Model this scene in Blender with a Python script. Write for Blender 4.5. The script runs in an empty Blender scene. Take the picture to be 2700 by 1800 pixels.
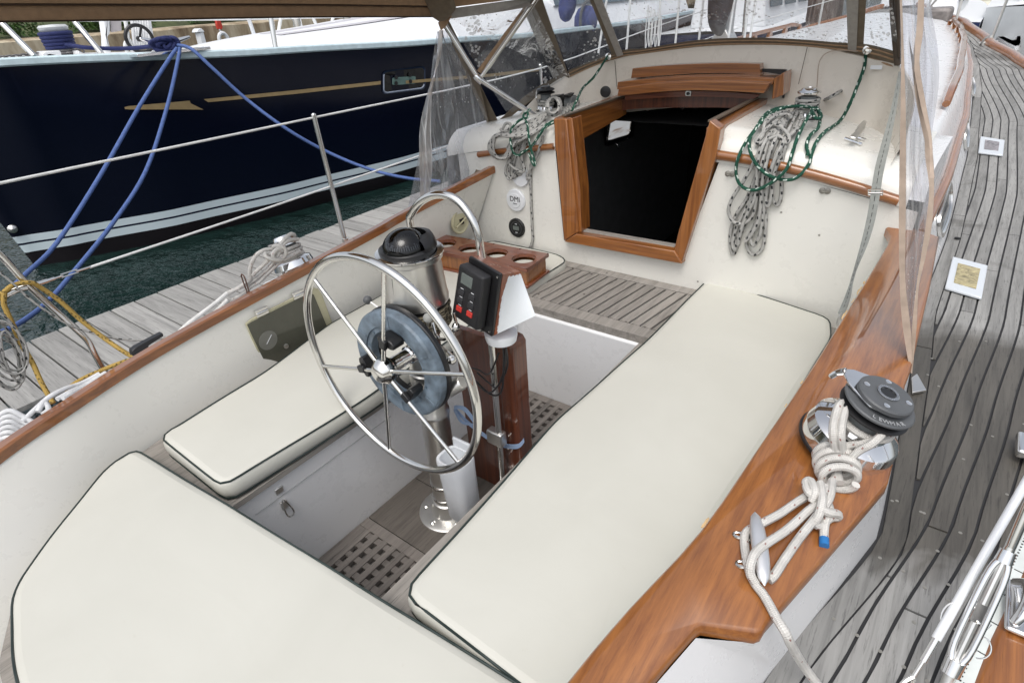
import bpy, math, random
from mathutils import Vector, Matrix
random.seed(4)
S = bpy.context.scene
COL = S.collection
PI = math.pi
# ------------------------------------------------------------------ camera
F_PX, CX, CY = 1508.476, 1350.0, 900.0
def _n(v): return v.normalized()
_Y = _n(Vector((1350.0, -1000.0, F_PX)))
_X = -_n(Vector((-2230.0, -735.0, F_PX)))
_X = _n(_X - _Y*(_X.dot(_Y)))
_Z = _X.cross(_Y)
CAM = Vector((1.2675, -1.0864, 1.75))
cam_d = bpy.data.cameras.new("Camera"); cam = bpy.data.objects.new("Camera", cam_d); COL.objects.link(cam)
cam_d.sensor_width = 36.0; cam_d.lens = 36.0*F_PX/2700.0; cam_d.clip_start = 0.02; cam_d.clip_end = 3000
def w_from_c(v): return Vector((_X.dot(v), _Y.dot(v), _Z.dot(v)))
_r, _u, _b = w_from_c(Vector((1,0,0))), w_from_c(Vector((0,-1,0))), w_from_c(Vector((0,0,-1)))
cam.matrix_world = Matrix(((_r.x,_u.x,_b.x,CAM.x),(_r.y,_u.y,_b.y,CAM.y),(_r.z,_u.z,_b.z,CAM.z),(0,0,0,1)))
S.camera = cam
S.render.resolution_x = 1024; S.render.resolution_y = 682
# ------------------------------------------------------------------ light
SUN_EL, SUN_AZ = math.radians(62), math.radians(165)      # azimuth from +Y towards +X
W = bpy.data.worlds.new("World"); S.world = W; W.use_nodes = True
wn = W.node_tree; wn.nodes.clear()
sky = wn.nodes.new('ShaderNodeTexSky'); sky.sky_type = 'NISHITA'; sky.sun_disc = False
sky.sun_elevation = SUN_EL; sky.sun_rotation = SUN_AZ; sky.air_density = 1.0; sky.dust_density = 4.0; sky.ozone_density = 1.0
hs = wn.nodes.new('ShaderNodeHueSaturation'); hs.inputs['Saturation'].default_value = 0.35
bg = wn.nodes.new('ShaderNodeBackground'); bg.inputs['Strength'].default_value = 0.15
wo = wn.nodes.new('ShaderNodeOutputWorld')
wn.links.new(sky.outputs[0], hs.inputs['Color']); wn.links.new(hs.outputs[0], bg.inputs['Color']); wn.links.new(bg.outputs[0], wo.inputs[0])
sd = bpy.data.lights.new("Sun", 'SUN'); sd.energy = .65; sd.angle = math.radians(30); sd.color = (1.0, .965, .91)
so = bpy.data.objects.new("Sun", sd); COL.objects.link(so)
_sv = Vector((math.sin(SUN_AZ)*math.cos(SUN_EL), math.cos(SUN_AZ)*math.cos(SUN_EL), math.sin(SUN_EL)))
so.rotation_euler = _sv.to_track_quat('Z', 'Y').to_euler(); so.location = (0, 0, 20)
S.view_settings.view_transform = 'Standard'; S.view_settings.look = 'None'
S.view_settings.exposure = 0.5; S.view_settings.gamma = 1.0
# ------------------------------------------------------------------ measuring: where a sight line meets a real surface
def ray(px, py): return w_from_c(_n(Vector((px-CX, py-CY, F_PX))))
def PX(px, py, v): r = ray(px, py); return CAM + r*((v-CAM.x)/r.x)
def PY(px, py, v): r = ray(px, py); return CAM + r*((v-CAM.y)/r.y)
def PZ(px, py, v): r = ray(px, py); return CAM + r*((v-CAM.z)/r.z)
def PF(px, py, f, lo=.3, hi=40.0):          # f(P) > 0 on the camera's side of the surface
    r = ray(px, py); n = 400; t0 = lo; prev = lo
    for i in range(n):
        t = lo*(hi/lo)**(i/(n-1.0))
        if f(CAM+r*t) <= 0:
            a, b = prev, t
            for k in range(40):
                m = (a+b)/2
                if f(CAM+r*m) > 0: a = m
                else: b = m
            return CAM+r*a
        prev = t
    return CAM+r*hi
def capz(y): return .80+.09*y
def deckz(y): return .545+.025*y+.006*y*abs(y)
def shelfz(x, y):
    base = 1.25-.095*(x-.05)**2
    if y < 1.50:
        t = max(0.0, min(1.0, (y-1.375)/.125)); base -= .125*(1-math.sqrt(max(0, 1-(1-t)**2)))
    return base
def PC(px, py, off=0): return PF(px, py, lambda p: p.z-capz(p.y)-off)
def PD(px, py, off=0): return PF(px, py, lambda p: p.z-deckz(p.y)-off)
def PSh(px, py, off=0): return PF(px, py, lambda p: p.z-shelfz(p.x, p.y)-off)
# ------------------------------------------------------------------ materials
class NT:
    def __init__(s, name):
        s.m = bpy.data.materials.new(name); s.m.use_nodes = True; s.t = s.m.node_tree; s.t.nodes.clear()
        s.out = s.t.nodes.new('ShaderNodeOutputMaterial')
    def n(s, typ, ins=None, **kw):
        nd = s.t.nodes.new('ShaderNode'+typ)
        for k, v in kw.items(): setattr(nd, k, v)
        for k, v in (ins or {}).items():
            if isinstance(v, bpy.types.NodeSocket): s.t.links.new(v, nd.inputs[k])
            else: nd.inputs[k].default_value = v
        return nd
    def coord(s, scale=(1,1,1), out='Object'):
        tc = s.n('TexCoord'); mp = s.n('Mapping', {'Vector': tc.outputs[out], 'Scale': scale}); return mp.outputs[0]
    def noise(s, vec, scale=5, detail=4, rough=.55, dist=0.0):
        return s.n('TexNoise', {'Vector': vec, 'Scale': scale, 'Detail': detail, 'Roughness': rough, 'Distortion': dist}).outputs[0]
    def ramp(s, fac, stops):
        r = s.n('ValToRGB', {'Fac': fac}); e = r.color_ramp.elements
        while len(e) < len(stops): e.new(.5)
        for i, (p, c) in enumerate(stops):
            e[i].position = p; e[i].color = (c[0], c[1], c[2], 1) if len(c) == 3 else c
        return r.outputs[0]
    def mix(s, fac, a, b, mode='MIX'):
        m = s.n('MixRGB', {'Fac': fac, 'Color1': a if isinstance(a, bpy.types.NodeSocket) else (*a, 1), 'Color2': b if isinstance(b, bpy.types.NodeSocket) else (*b, 1)}, blend_type=mode)
        return m.outputs[0]
    def math(s, op, a, b=0.0, c=0.0):
        return s.n('Math', {0: a, 1: b, 2: c}, operation=op).outputs[0]
    def bump(s, h, strength=.3, dist=.002, nrm=None):
        ins = {'Height': h, 'Strength': strength, 'Distance': dist}
        if nrm: ins['Normal'] = nrm
        return s.n('Bump', ins).outputs[0]
    def pbr(s, col, rough=.5, metal=0.0, nrm=None, **kw):
        ins = {'Base Color': col if isinstance(col, bpy.types.NodeSocket) else (*col, 1), 'Roughness': rough, 'Metallic': metal}
        if nrm: ins['Normal'] = nrm
        ins.update(kw)
        b = s.n('BsdfPrincipled', ins); s.t.links.new(b.outputs[0], s.out.inputs[0]); return s.m
V3 = ((0,0,0))
def simple(name, col, rough=.5, metal=0.0, var=.12, scale=12, bump=.0, **kw):
    t = NT(name); v = t.coord(); nz = t.noise(v, scale, 5)
    c = t.ramp(nz, [(.3, tuple(x*(1-var) for x in col)), (.7, tuple(min(1, x*(1+var)) for x in col))])
    nr = t.bump(t.noise(v, scale*6, 3), bump, .001) if bump else None
    rr = t.math('MULTIPLY_ADD', nz, .12, rough-.06)
    return t.pbr(c, rr, metal, nr, **kw)
def mat_gel(name, col, rough=.28):
    t = NT(name); v = t.coord()
    a = t.noise(v, 1.7, 5, .6); b = t.noise(v, 14, 4, .7)
    c = t.ramp(a, [(.3, tuple(x*.98 for x in col)), (.7, col)])
    c = t.mix(t.ramp(b, [(.6, (0,0,0)), (.9, (.05,.05,.05))]), c, (col[0]*.8, col[1]*.77, col[2]*.70))
    sp = t.n('TexVoronoi', {'Vector': v, 'Scale': 9.0}).outputs[0]
    c = t.mix(t.ramp(sp, [(.010, (.3,.3,.3)), (.02, (0,0,0))]), c, (.3, .25, .2))
    return t.pbr(c, t.math('MULTIPLY_ADD', b, .08, rough-.04), 0, None, **{'Coat Weight': .15, 'Coat Roughness': .2})
def mat_varnish(name, axis, dark=(.165,.052,.012), light=(.35,.130,.029), k=1.0):
    t = NT(name); sc = [70,70,70]; sc[axis] = 2.2
    v = t.coord(tuple(sc)); v2 = t.coord((1.5,1.5,1.5))
    g = t.noise(v, 1.0, 8, .62, .25); g2 = t.noise(v, 5.0, 4, .7)
    c = t.ramp(g, [(.36, dark), (.50, tuple((a+b)/2 for a, b in zip(dark, light))), (.64, light)])
    c = t.mix(t.ramp(g2, [(.30, (.55,.55,.55)), (.42, (0,0,0))]), c, tuple(x*.5 for x in dark))
    c = t.mix(t.ramp(t.noise(v2, 1.6, 3), [(.35, (.4,.4,.4)), (.65, (0,0,0))]), c, tuple(x*.7 for x in light))
    return t.pbr(c, .42, 0, t.bump(g2, .1, .0008), **{'Coat Weight': 1.0, 'Coat Roughness': .05, 'Coat IOR': 1.5, 'Coat Normal': t.bump(t.noise(t.coord((1,1,1)), 5, 1), .05, .003)})
def mat_grey_teak(name, axis, base=(.30,.275,.245), wet=True, scale=1.0):
    t = NT(name); sc = [38,38,38]; sc[axis] = 2.0
    v = t.coord(tuple(x*scale for x in sc)); w = t.coord()
    g = t.noise(v, 1.0, 8, .68, .5); fine = t.noise(v, 4.5, 5, .75)
    att = t.n('VertexColor', layer_name='tone').outputs[0]
    c = t.ramp(g, [(.25, tuple(x*.52 for x in base)), (.5, base), (.78, tuple(min(1, x*1.35) for x in base))])
    c = t.mix(t.ramp(fine, [(.32, (.75,.75,.75)), (.45, (0,0,0))]), c, tuple(x*.33 for x in base))
    c = t.mix(.85, c, att, 'MULTIPLY')
    rough = .72
    if wet:
        yy = t.n('SeparateXYZ', {0: w}).outputs[1]; nn = t.noise(w, 2.6, 5, .6, .4)
        ya = t.math('MULTIPLY_ADD', nn, .9, t.math('MULTIPLY', yy, 1.0))
        band = t.ramp(t.math('MULTIPLY', ya, .25), [(.155, (0,0,0)), (.18, (1,1,1)), (.44, (1,1,1)), (.50, (0,0,0))])
        wm = t.mix(1.0, band, t.ramp(t.noise(w, 1.9, 5, .6, .4), [(.60, (0,0,0)), (.66, (.6,.6,.6))]), 'LIGHTEN')
        c = t.mix(wm, c, t.mix(1.0, c, (.36,.335,.30), 'MULTIPLY'))
        rough = t.math('MULTIPLY_ADD', wm, -.28, .72)
    return t.pbr(c, rough, 0, t.bump(t.mix(.5, g, fine), .55, .0025))
def mat_metal(name, col=(.78,.77,.74), rough=.12, bump=.0):
    t = NT(name); v = t.coord(); b = t.noise(v, 60, 3)
    sm = t.noise(v, 7, 4)
    return t.pbr(t.ramp(sm, [(.3, tuple(x*.88 for x in col)), (.7, col)]), t.math('MULTIPLY_ADD', sm, .14, rough-.05), 1.0, t.bump(b, bump, .001) if bump else None)
def mat_rope(name, base, fleck=None, base2=None, rate=22.0, duty=.38, vduty=.34, rough=.8, strands=2):
    t = NT(name); uv = t.n('UVMap').outputs[0]; sx = t.n('SeparateXYZ', {0: uv}); u, vv = sx.outputs[0], sx.outputs[1]
    a = t.math('SINE', t.math('MULTIPLY_ADD', u, 900.0, t.math('MULTIPLY', vv, 2*PI*4)))
    b = t.math('SINE', t.math('MULTIPLY_ADD', u, -900.0, t.math('MULTIPLY', vv, 2*PI*4)))
    h = t.math('MULTIPLY', a, b)
    nz = t.noise(t.coord(), 25, 4, .6)
    c = t.ramp(nz, [(.3, tuple(x*.72 for x in base)), (.65, base)])
    c = t.mix(t.ramp(h, [(.0, (.35,.35,.35)), (.5, (0,0,0))]), c, tuple(x*.62 for x in base))
    if base2: c = t.mix(t.ramp(t.noise(t.coord(), 40, 3), [(.45, (0,0,0)), (.6, (1,1,1))]), c, base2)
    if fleck:
        fu = t.math('FRACT', t.math('MULTIPLY_ADD', u, rate, t.math('MULTIPLY', t.math('FLOOR', t.math('MULTIPLY', vv, float(strands))), .37)))
        fv = t.math('FRACT', t.math('MULTIPLY_ADD', vv, float(strands), t.math('MULTIPLY', u, 9.0)))
        m = t.math('MULTIPLY', t.math('LESS_THAN', fu, duty), t.math('LESS_THAN', fv, vduty))
        c = t.mix(m, c, fleck)
    return t.pbr(c, rough, 0, t.bump(h, .6, .0012))
def mat_clear(name, haze=.10, tint=(.86,.88,.9), drops=.0, wr=(9,9,1.5), streak=0.0, gloss=.06):
    t = NT(name); v = t.coord(wr); o = t.coord()
    nz = t.noise(v, 2.2, 3, .5, 1.0)
    nr = t.bump(nz, .35, .02)
    tr = t.n('BsdfTransparent', {'Color': (*tint, 1)})
    gl = t.n('BsdfGlossy', {'Color': (.95,.97,1,1), 'Roughness': .04, 'Normal': nr})
    df = t.n('BsdfTranslucent', {'Color': (.8,.8,.78,1)}); d2 = t.n('BsdfDiffuse', {'Color': (.8,.8,.79,1)})
    dd = t.n('MixShader', {0: .5, 1: df.outputs[0], 2: d2.outputs[0]})
    fr = t.n('Fresnel', {'IOR': 1.45, 'Normal': nr}).outputs[0]
    f = t.math('ADD', t.math('MULTIPLY', fr, 1.1), gloss)
    m1 = t.n('MixShader', {0: f, 1: tr.outputs[0], 2: gl.outputs[0]})
    hz = t.math('MULTIPLY_ADD', t.ramp(nz, [(.52, (0,0,0)), (.68, (1,1,1))]), streak, haze)
    m2 = t.n('MixShader', {0: hz, 1: m1.outputs[0], 2: dd.outputs[0]})
    last = m2
    if drops:
        vo = t.n('TexVoronoi', {'Vector': o, 'Scale': 48.0}).outputs[0]
        clus = t.noise(o, 5, 3)
        thr = t.math('MULTIPLY', t.math('SUBTRACT', clus, .43), 2.2*drops)
        dm = t.math('LESS_THAN', vo, thr)
        last = t.n('MixShader', {0: t.math('MULTIPLY', dm, .6), 1: m2.outputs[0], 2: d2.outputs[0]})
    t.t.links.new(last.outputs[0], t.out.inputs[0]); return t.m

GEL = mat_gel('cream_gelcoat', (.74,.73,.68))
GEL2 = mat_gel('white_gelcoat', (.74,.745,.75))
CREAM = mat_gel('beige_gelcoat', (.68,.63,.55))
TEAK_X = mat_varnish('varnished_teak_athwart', 0); TEAK_Y = mat_varnish('varnished_teak_fore_aft', 1); TEAK_Z = mat_varnish('varnished_teak_upright', 2)
TEAK_CAP = mat_varnish('varnished_teak_coaming', 1, (.185,.058,.014), (.37,.138,.032))
TEAK_RED = mat_varnish('varnished_red_teak', 0, (.10,.022,.009), (.22,.06,.022))
TEAK_DK = mat_varnish('dark_varnished_teak', 2, (.045,.011,.005), (.14,.036,.013))
GT_Y = mat_grey_teak('weathered_teak_fore_aft', 1, (.27,.25,.225), wet=False)
GT_X = mat_grey_teak('weathered_teak_athwart', 0, (.27,.25,.225), wet=False)
GT_GR = mat_grey_teak('weathered_teak_grating', 1, (.17,.152,.137), wet=False)
GT_DK = mat_grey_teak('damp_teak_panel', 1, (.105,.092,.08), wet=False)
DECKT = mat_grey_teak('teak_side_deck', 1, (.27,.268,.258), wet=True, scale=1.0)
DOCKW = mat_grey_teak('dock_planks', 0, (.30,.295,.28), wet=False, scale=.7)
CAULK = simple('black_caulking', (.028,.028,.03), .6)
STEEL = mat_metal('polished_stainless', (.80,.79,.76), .10)
STEELB = mat_metal('brushed_stainless', (.78,.77,.74), .30)
CHROME = mat_metal('chrome', (.86,.86,.86), .06)
BLACK = simple('black_plastic', (.012,.012,.013), .35, bump=.1)
RUBBER = simple('grey_rubber', (.09,.095,.10), .5, bump=.2)
DRUMG = simple('grey_drum', (.17,.18,.18), .62, bump=.9, scale=60)
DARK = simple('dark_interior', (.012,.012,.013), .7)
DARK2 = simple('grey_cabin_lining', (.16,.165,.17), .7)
WHITE = simple('white_plastic', (.72,.74,.76), .3, var=.04)
PIPING = simple('dark_green_piping', (.018,.03,.027), .45)
REDB = simple('red_buttons', (.6,.05,.04), .4)
LCD = simple('grey_display', (.13,.15,.14), .2)
CANVAS = simple('brown_canvas', (.36,.235,.14), .9, bump=.9, scale=40)
CANVAS2 = simple('taupe_canvas', (.17,.135,.095), .9, bump=.9, scale=40)
DULL = simple('dull_screw_head', (.30,.29,.26), .45, .5)
TAN = simple('tan_binding', (.40,.315,.25), .75, var=.15, bump=.5, scale=30)
GREYW = simple('grey_webbing', (.235,.245,.225), .8, bump=.8, scale=50)
ZIP = simple('pale_zip_band', (.36,.34,.31), .8, bump=.5, scale=40)
R_WHITE = mat_rope('white_rope_red_fleck', (.70,.68,.64), (.30,.16,.14), rate=26, duty=.12, vduty=.12)
R_FLECK = mat_rope('grey_rope_black_fleck', (.47,.465,.44), (.012,.014,.016), rate=30, duty=.36, vduty=.36, strands=2)
R_GREEN = mat_rope('green_rope_white_fleck', (.008,.085,.05), (.6,.68,.62), rate=26, duty=.42, vduty=.30, strands=2)
R_BLUE = mat_rope('blue_rope', (.10,.17,.42))
R_NAVY = mat_rope('navy_rope', (.02,.03,.13))
R_YEL = mat_rope('yellow_rope', (.50,.33,.08), (.10,.07,.02), rate=60, duty=.4, vduty=.25)
R_LIFE = simple('white_lifeline', (.72,.73,.72), .45)
def mat_cushion():
    t = NT('cream_vinyl'); v = t.coord(); a = t.noise(v, 2.4, 4, .55, .5); b = t.noise(v, 220, 2)
    wv = t.noise(t.coord((1,2.2,1)), 3.2, 3, .5, 1.2)
    c = t.ramp(a, [(.3, (.525,.52,.465)), (.7, (.565,.56,.505))])
    c = t.mix(t.ramp(t.noise(v, 30, 5, .7), [(.66, (0,0,0)), (.80, (.3,.3,.3))]), c, (.42,.38,.30))
    n1 = t.bump(wv, .10, .012); return t.pbr(c, .55, 0, t.bump(b, .12, .0006, n1))
VINYL = mat_cushion()
CLEAR = mat_clear('clear_vinyl_window', .055, drops=.75, streak=.03, wr=(5,5,2))
CLEAR2 = mat_clear('wrinkled_clear_vinyl', .17, (.78,.78,.82), drops=.3, wr=(9,9,.8), streak=.30, gloss=.08)
def mat_water():
    t = NT('harbour_water'); v = t.coord((1,1.8,1))
    n1 = t.noise(v, 3.2, 3, .5, .6); n2 = t.noise(v, 11, 2, .5, .4)
    h = t.math('MULTIPLY_ADD', n2, .45, n1)
    return t.pbr(t.ramp(n1, [(.3, (.006,.016,.014)), (.7, (.012,.03,.027))]), .04, 0, t.bump(h, .8, .05), **{'IOR': 1.33})
WATER = mat_water()
def mat_hull():
    t = NT('navy_topsides'); tc = t.n('TexCoord'); z = t.n('SeparateXYZ', {0: tc.outputs['Object']}).outputs[2]
    f = t.math('MULTIPLY_ADD', z, .5, .5)
    def q(z): return z*.5+.5
    r = t.n('ValToRGB', {'Fac': f}); r.color_ramp.interpolation = 'CONSTANT'; e = r.color_ramp.elements
    st = [(0, (.012,.010,.012)), (q(-.415), (.62,.72,.76)), (q(-.325), (.008,.010,.03)), (q(-.30), (.62,.72,.76)), (q(-.215), (.0032,.005,.014))]
    while len(e) < len(st): e.new(.5)
    for i, (p, c) in enumerate(st): e[i].position = p; e[i].color = (*c, 1)
    nz = t.noise(t.coord((1,1,.6)), 1.4, 3)
    return t.pbr(r.outputs[0], .16, 0, t.bump(nz, .06, .02), **{'Specular IOR Level': .28})
HULL = mat_hull()
# ------------------------------------------------------------------ mesh building
class MB:
    def __init__(s): s.v = []; s.f = []; s.uv = []; s.tone = []
    def add(s, vs, fs, uvs=None, tone=1.0):
        o = len(s.v); s.v += [tuple(p) for p in vs]; 
        for i, f in enumerate(fs):
            s.f.append(tuple(o+k for k in f)); s.uv.append(uvs[i] if uvs else None); s.tone.append(tone)
        return s
    def box(s, a, b, tone=1.0):
        x0,y0,z0 = a; x1,y1,z1 = b
        return s.add([(x0,y0,z0),(x1,y0,z0),(x1,y1,z0),(x0,y1,z0),(x0,y0,z1),(x1,y0,z1),(x1,y1,z1),(x0,y1,z1)],
            [(0,3,2,1),(4,5,6,7),(0,1,5,4),(1,2,6,5),(2,3,7,6),(3,0,4,7)], tone=tone)
    def prism(s, pts, vec, tone=1.0):
        pts = [Vector(p) for p in pts]; vec = Vector(vec); n = len(pts)
        nr = Vector((0,0,0))
        for i in range(n): nr += pts[i].cross(pts[(i+1) % n])
        if nr.dot(vec) > 0: pts = pts[::-1]
        vs = pts+[p+vec for p in pts]
        fs = [tuple(range(n)), tuple(range(2*n-1, n-1, -1))]+[(i, i+n, (i+1) % n+n, (i+1) % n) for i in range(n)]
        return s.add(vs, fs, tone=tone)
    def grid(s, rows, closed_v=False, tone=1.0, flip=False):
        m, n = len(rows), len(rows[0]); vs = [p for r in rows for p in r]; fs = []; uv = []
        for i in range(m-1):
            for j in range(n if closed_v else n-1):
                k = (j+1) % n; q = (i*n+j, i*n+k, (i+1)*n+k, (i+1)*n+j)
                fs.append(q[::-1] if flip else q)
        return s.add(vs, fs, tone=tone)
    def tube(s, pts, r, seg=10, closed=False, cap=True, smooth=0, v0=0.0):
        pts = [Vector(p) for p in pts]
        rr = list(r) if isinstance(r, (list, tuple)) else [r]*len(pts)
        if smooth: pts, rr = catmull(pts, rr, smooth, closed)
        n = len(pts)
        if n < 2: return s
        def tang(i):
            a = pts[(i-1) % n] if (closed or i > 0) else pts[i]; b = pts[(i+1) % n] if (closed or i < n-1) else pts[i]
            d = b-a
            return d.normalized() if d.length > 1e-9 else Vector((0,0,1))
        t = tang(0); up = Vector((0,0,1)) if abs(t.z) < .9 else Vector((1,0,0)); nrm = t.cross(up).normalized()
        vs = []; ulen = v0; us = []
        for i in range(n):
            t2 = tang(i); nrm = (nrm - t2*nrm.dot(t2)); nrm = nrm.normalized() if nrm.length > 1e-6 else t2.orthogonal().normalized(); bn = t2.cross(nrm)
            if i: ulen += (pts[i]-pts[i-1]).length
            us.append(ulen)
            for k in range(seg):
                a = 2*PI*k/seg; vs.append(pts[i]+(nrm*math.cos(a)+bn*math.sin(a))*rr[i])
        fs = []; uv = []
        for i in range(n if closed else n-1):
            j = (i+1) % n; u0 = us[i]; u1 = us[j] if j else us[i]+(pts[0]-pts[i]).length
            for k in range(seg):
                k2 = (k+1) % seg; fs.append((i*seg+k, i*seg+k2, j*seg+k2, j*seg+k))
                uv.append(((u0, k/seg), (u0, (k+1)/seg), (u1, (k+1)/seg), (u1, k/seg)))
        if cap and not closed:
            fs.append(tuple(range(seg-1, -1, -1))); uv.append(tuple((us[0], 0) for _ in range(seg)))
            fs.append(tuple((n-1)*seg+k for k in range(seg))); uv.append(tuple((us[-1], 0) for _ in range(seg)))
        return s.add(vs, fs, uv)
    def lathe(s, prof, c, axis=(0,0,1), seg=36, tone=1.0, cap=True):
        c = Vector(c); q = Vector((0,0,1)).rotation_difference(Vector(axis)); rows = []
        for r, z in prof:
            rows.append([c+q @ Vector((max(r, 1e-4)*math.cos(2*PI*k/seg), max(r, 1e-4)*math.sin(2*PI*k/seg), z)) for k in range(seg)])
        s.grid(rows, True, tone); o = len(s.v)-len(prof)*seg
        if not cap: return s
        for i0, rev in ((0, True), ((len(prof)-1)*seg, False)):
            f = tuple(o+i0+k for k in range(seg)); s.f.append(f[::-1] if rev else f); s.uv.append(None); s.tone.append(tone)
        return s
    def ribbon(s, pts, width_vecs, thick=.0015):
        pts = [Vector(p) for p in pts]; rows = [[], [], [], []]
        n = len(pts)
        for i, p in enumerate(pts):
            w = Vector(width_vecs[i] if isinstance(width_vecs, list) else width_vecs)
            t = (pts[min(i+1, n-1)]-pts[max(i-1, 0)]).normalized(); nn = t.cross(w).normalized()*thick/2
            for k, q in enumerate((p-w/2-nn, p+w/2-nn, p+w/2+nn, p-w/2+nn)): rows[k].append(q)
        R = [[rows[k][i] for k in range(4)] for i in range(n)]
        s.grid(R, True); o = len(s.v)-4*n
        for f in ((o+3, o+2, o+1, o), (o+4*n-4, o+4*n-3, o+4*n-2, o+4*n-1)): s.f.append(f); s.uv.append(None); s.tone.append(1.0)
        return s
    def shell(s, rows, th):      # a sheet given as a grid, with thickness
        m, n = len(rows), len(rows[0]); R2 = []
        for i in range(m):
            row = []
            for j in range(n):
                a = Vector(rows[min(i+1, m-1)][j])-Vector(rows[max(i-1, 0)][j]); b = Vector(rows[i][min(j+1, n-1)])-Vector(rows[i][max(j-1, 0)][j] if False else rows[i][max(j-1, 0)])
                k = a.cross(b); k = k.normalized() if k.length > 1e-9 else Vector((0,0,1)); row.append(Vector(rows[i][j])+k*th)
            R2.append(row)
        s.grid(rows); s.grid(R2, flip=True)
        edge = [(i, 0) for i in range(m)]+[(m-1, j) for j in range(1, n)]+[(i, n-1) for i in range(m-2, -1, -1)]+[(0, j) for j in range(n-2, 0, -1)]
        ring = [[rows[i][j] for i, j in edge], [R2[i][j] for i, j in edge]]; s.grid([[a, b] for a, b in zip(*ring)]+[[ring[0][0], ring[1][0]]])
        return s
def catmull(pts, rr, n, closed=False):
    N = len(pts); out = []; ro = []
    rng = N if closed else N-1
    for i in range(rng):
        g = (lambda k: pts[k % N]) if closed else (lambda k: pts[max(0, min(N-1, k))])
        h = (lambda k: rr[k % N]) if closed else (lambda k: rr[max(0, min(N-1, k))])
        p0, p1, p2, p3 = g(i-1), g(i), g(i+1), g(i+2)
        for k in range(n):
            t = k/n; out.append(.5*((2*p1)+(p2-p0)*t+(2*p0-5*p1+4*p2-p3)*t*t+(3*p1-p0-3*p2+p3)*t**3)); ro.append(h(i)+(h(i+1)-h(i))*t)
    if not closed: out.append(pts[-1].copy()); ro.append(rr[-1])
    return out, ro
def smoothpts(pts, n=6, closed=False): return catmull([Vector(p) for p in pts], [0]*len(pts), n, closed)[0]
WL = {}
def O(name, mb, mat, parent=None, smooth=35, bevel=0.0, seg=2, label=None, cat=None, group=None, kind=None, loc=None):
    me = bpy.data.meshes.new(name); me.from_pydata(mb.v, [], mb.f); me.update()
    if any(u is not None for u in mb.uv):
        ul = me.uv_layers.new(name='UVMap')
        for p, u in zip(me.polygons, mb.uv):
            if u:
                for li, q in zip(p.loop_indices, u): ul.data[li].uv = q
    ca = me.color_attributes.new(name='tone', type='FLOAT_COLOR', domain='CORNER')
    for p, tn in zip(me.polygons, mb.tone):
        for li in p.loop_indices: ca.data[li].color = (tn, tn, tn, 1) if not isinstance(tn, tuple) else (*tn, 1)
    if smooth:
        for p in me.polygons: p.use_smooth = True
        me.set_sharp_from_angle(angle=math.radians(smooth))
    me.materials.append(mat)
    o = bpy.data.objects.new(name, me); COL.objects.link(o)
    if bevel:
        b = o.modifiers.new('edge', 'BEVEL'); b.width = bevel; b.segments = seg; b.limit_method = 'ANGLE'; b.angle_limit = math.radians(40); b.harden_normals = False
    if parent:
        o.parent = parent
        if parent.name in WL: o.location = -WL[parent.name]
    if label: o['label'] = label
    if cat: o['category'] = cat
    if group: o['group'] = group
    if kind: o['kind'] = kind
    return o
def T(name, label, cat, loc=(0,0,0), group=None):
    o = bpy.data.objects.new(name, None); COL.objects.link(o); o.location = loc; o.empty_display_size = .05
    WL[o.name] = Vector(loc); o['label'] = label; o['category'] = cat
    if group: o['group'] = group
    return o
def relabel(o, l): o['label'] = l; return o
def copy_thing(root, delta, label=None):
    r = root.copy(); COL.objects.link(r); r.location = root.location+Vector(delta)
    if label: r['label'] = label
    for ch in list(root.children):
        c = ch.copy(); COL.objects.link(c); c.parent = r
        for g in ch.children: d = g.copy(); COL.objects.link(d); d.parent = c
    return r
def text_obj(txt, size, mw, mat, parent, name='lettering', depth=.0006, flat=False):
    cu = bpy.data.curves.new('t', 'FONT'); cu.body = txt; cu.size = size; cu.extrude = depth; cu.align_x = 'CENTER'; cu.align_y = 'CENTER'
    to = bpy.data.objects.new('t', cu); COL.objects.link(to)
    dg = bpy.context.evaluated_depsgraph_get(); me = bpy.data.meshes.new_from_object(to.evaluated_get(dg))
    bpy.data.objects.remove(to)
    mb = MB(); mb.add([mw @ v.co for v in me.vertices], [tuple(p.vertices) for p in me.polygons])
    bpy.data.meshes.remove(me)
    return O(name, mb, mat, parent, smooth=0)
def frame_at(c, xdir, ydir):      # matrix with given x and y directions
    x = Vector(xdir).normalized(); y = Vector(ydir); y = (y-x*y.dot(x)).normalized(); z = x.cross(y); c = Vector(c)
    return Matrix(((x.x,y.x,z.x,c.x),(x.y,y.y,z.y,c.y),(x.z,y.z,z.z,c.z),(0,0,0,1)))
def lerp(a, b, t): return a+(b-a)*t
def interp(tab, y):
    if y <= tab[0][0]: return tab[0][1]
    for (a, va), (b, vb) in zip(tab, tab[1:]):
        if y <= b: 
            t = (y-a)/(b-a); t = t*t*(3-2*t)*.35+t*.65; return va+(vb-va)*t
    return tab[-1][1]
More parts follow.
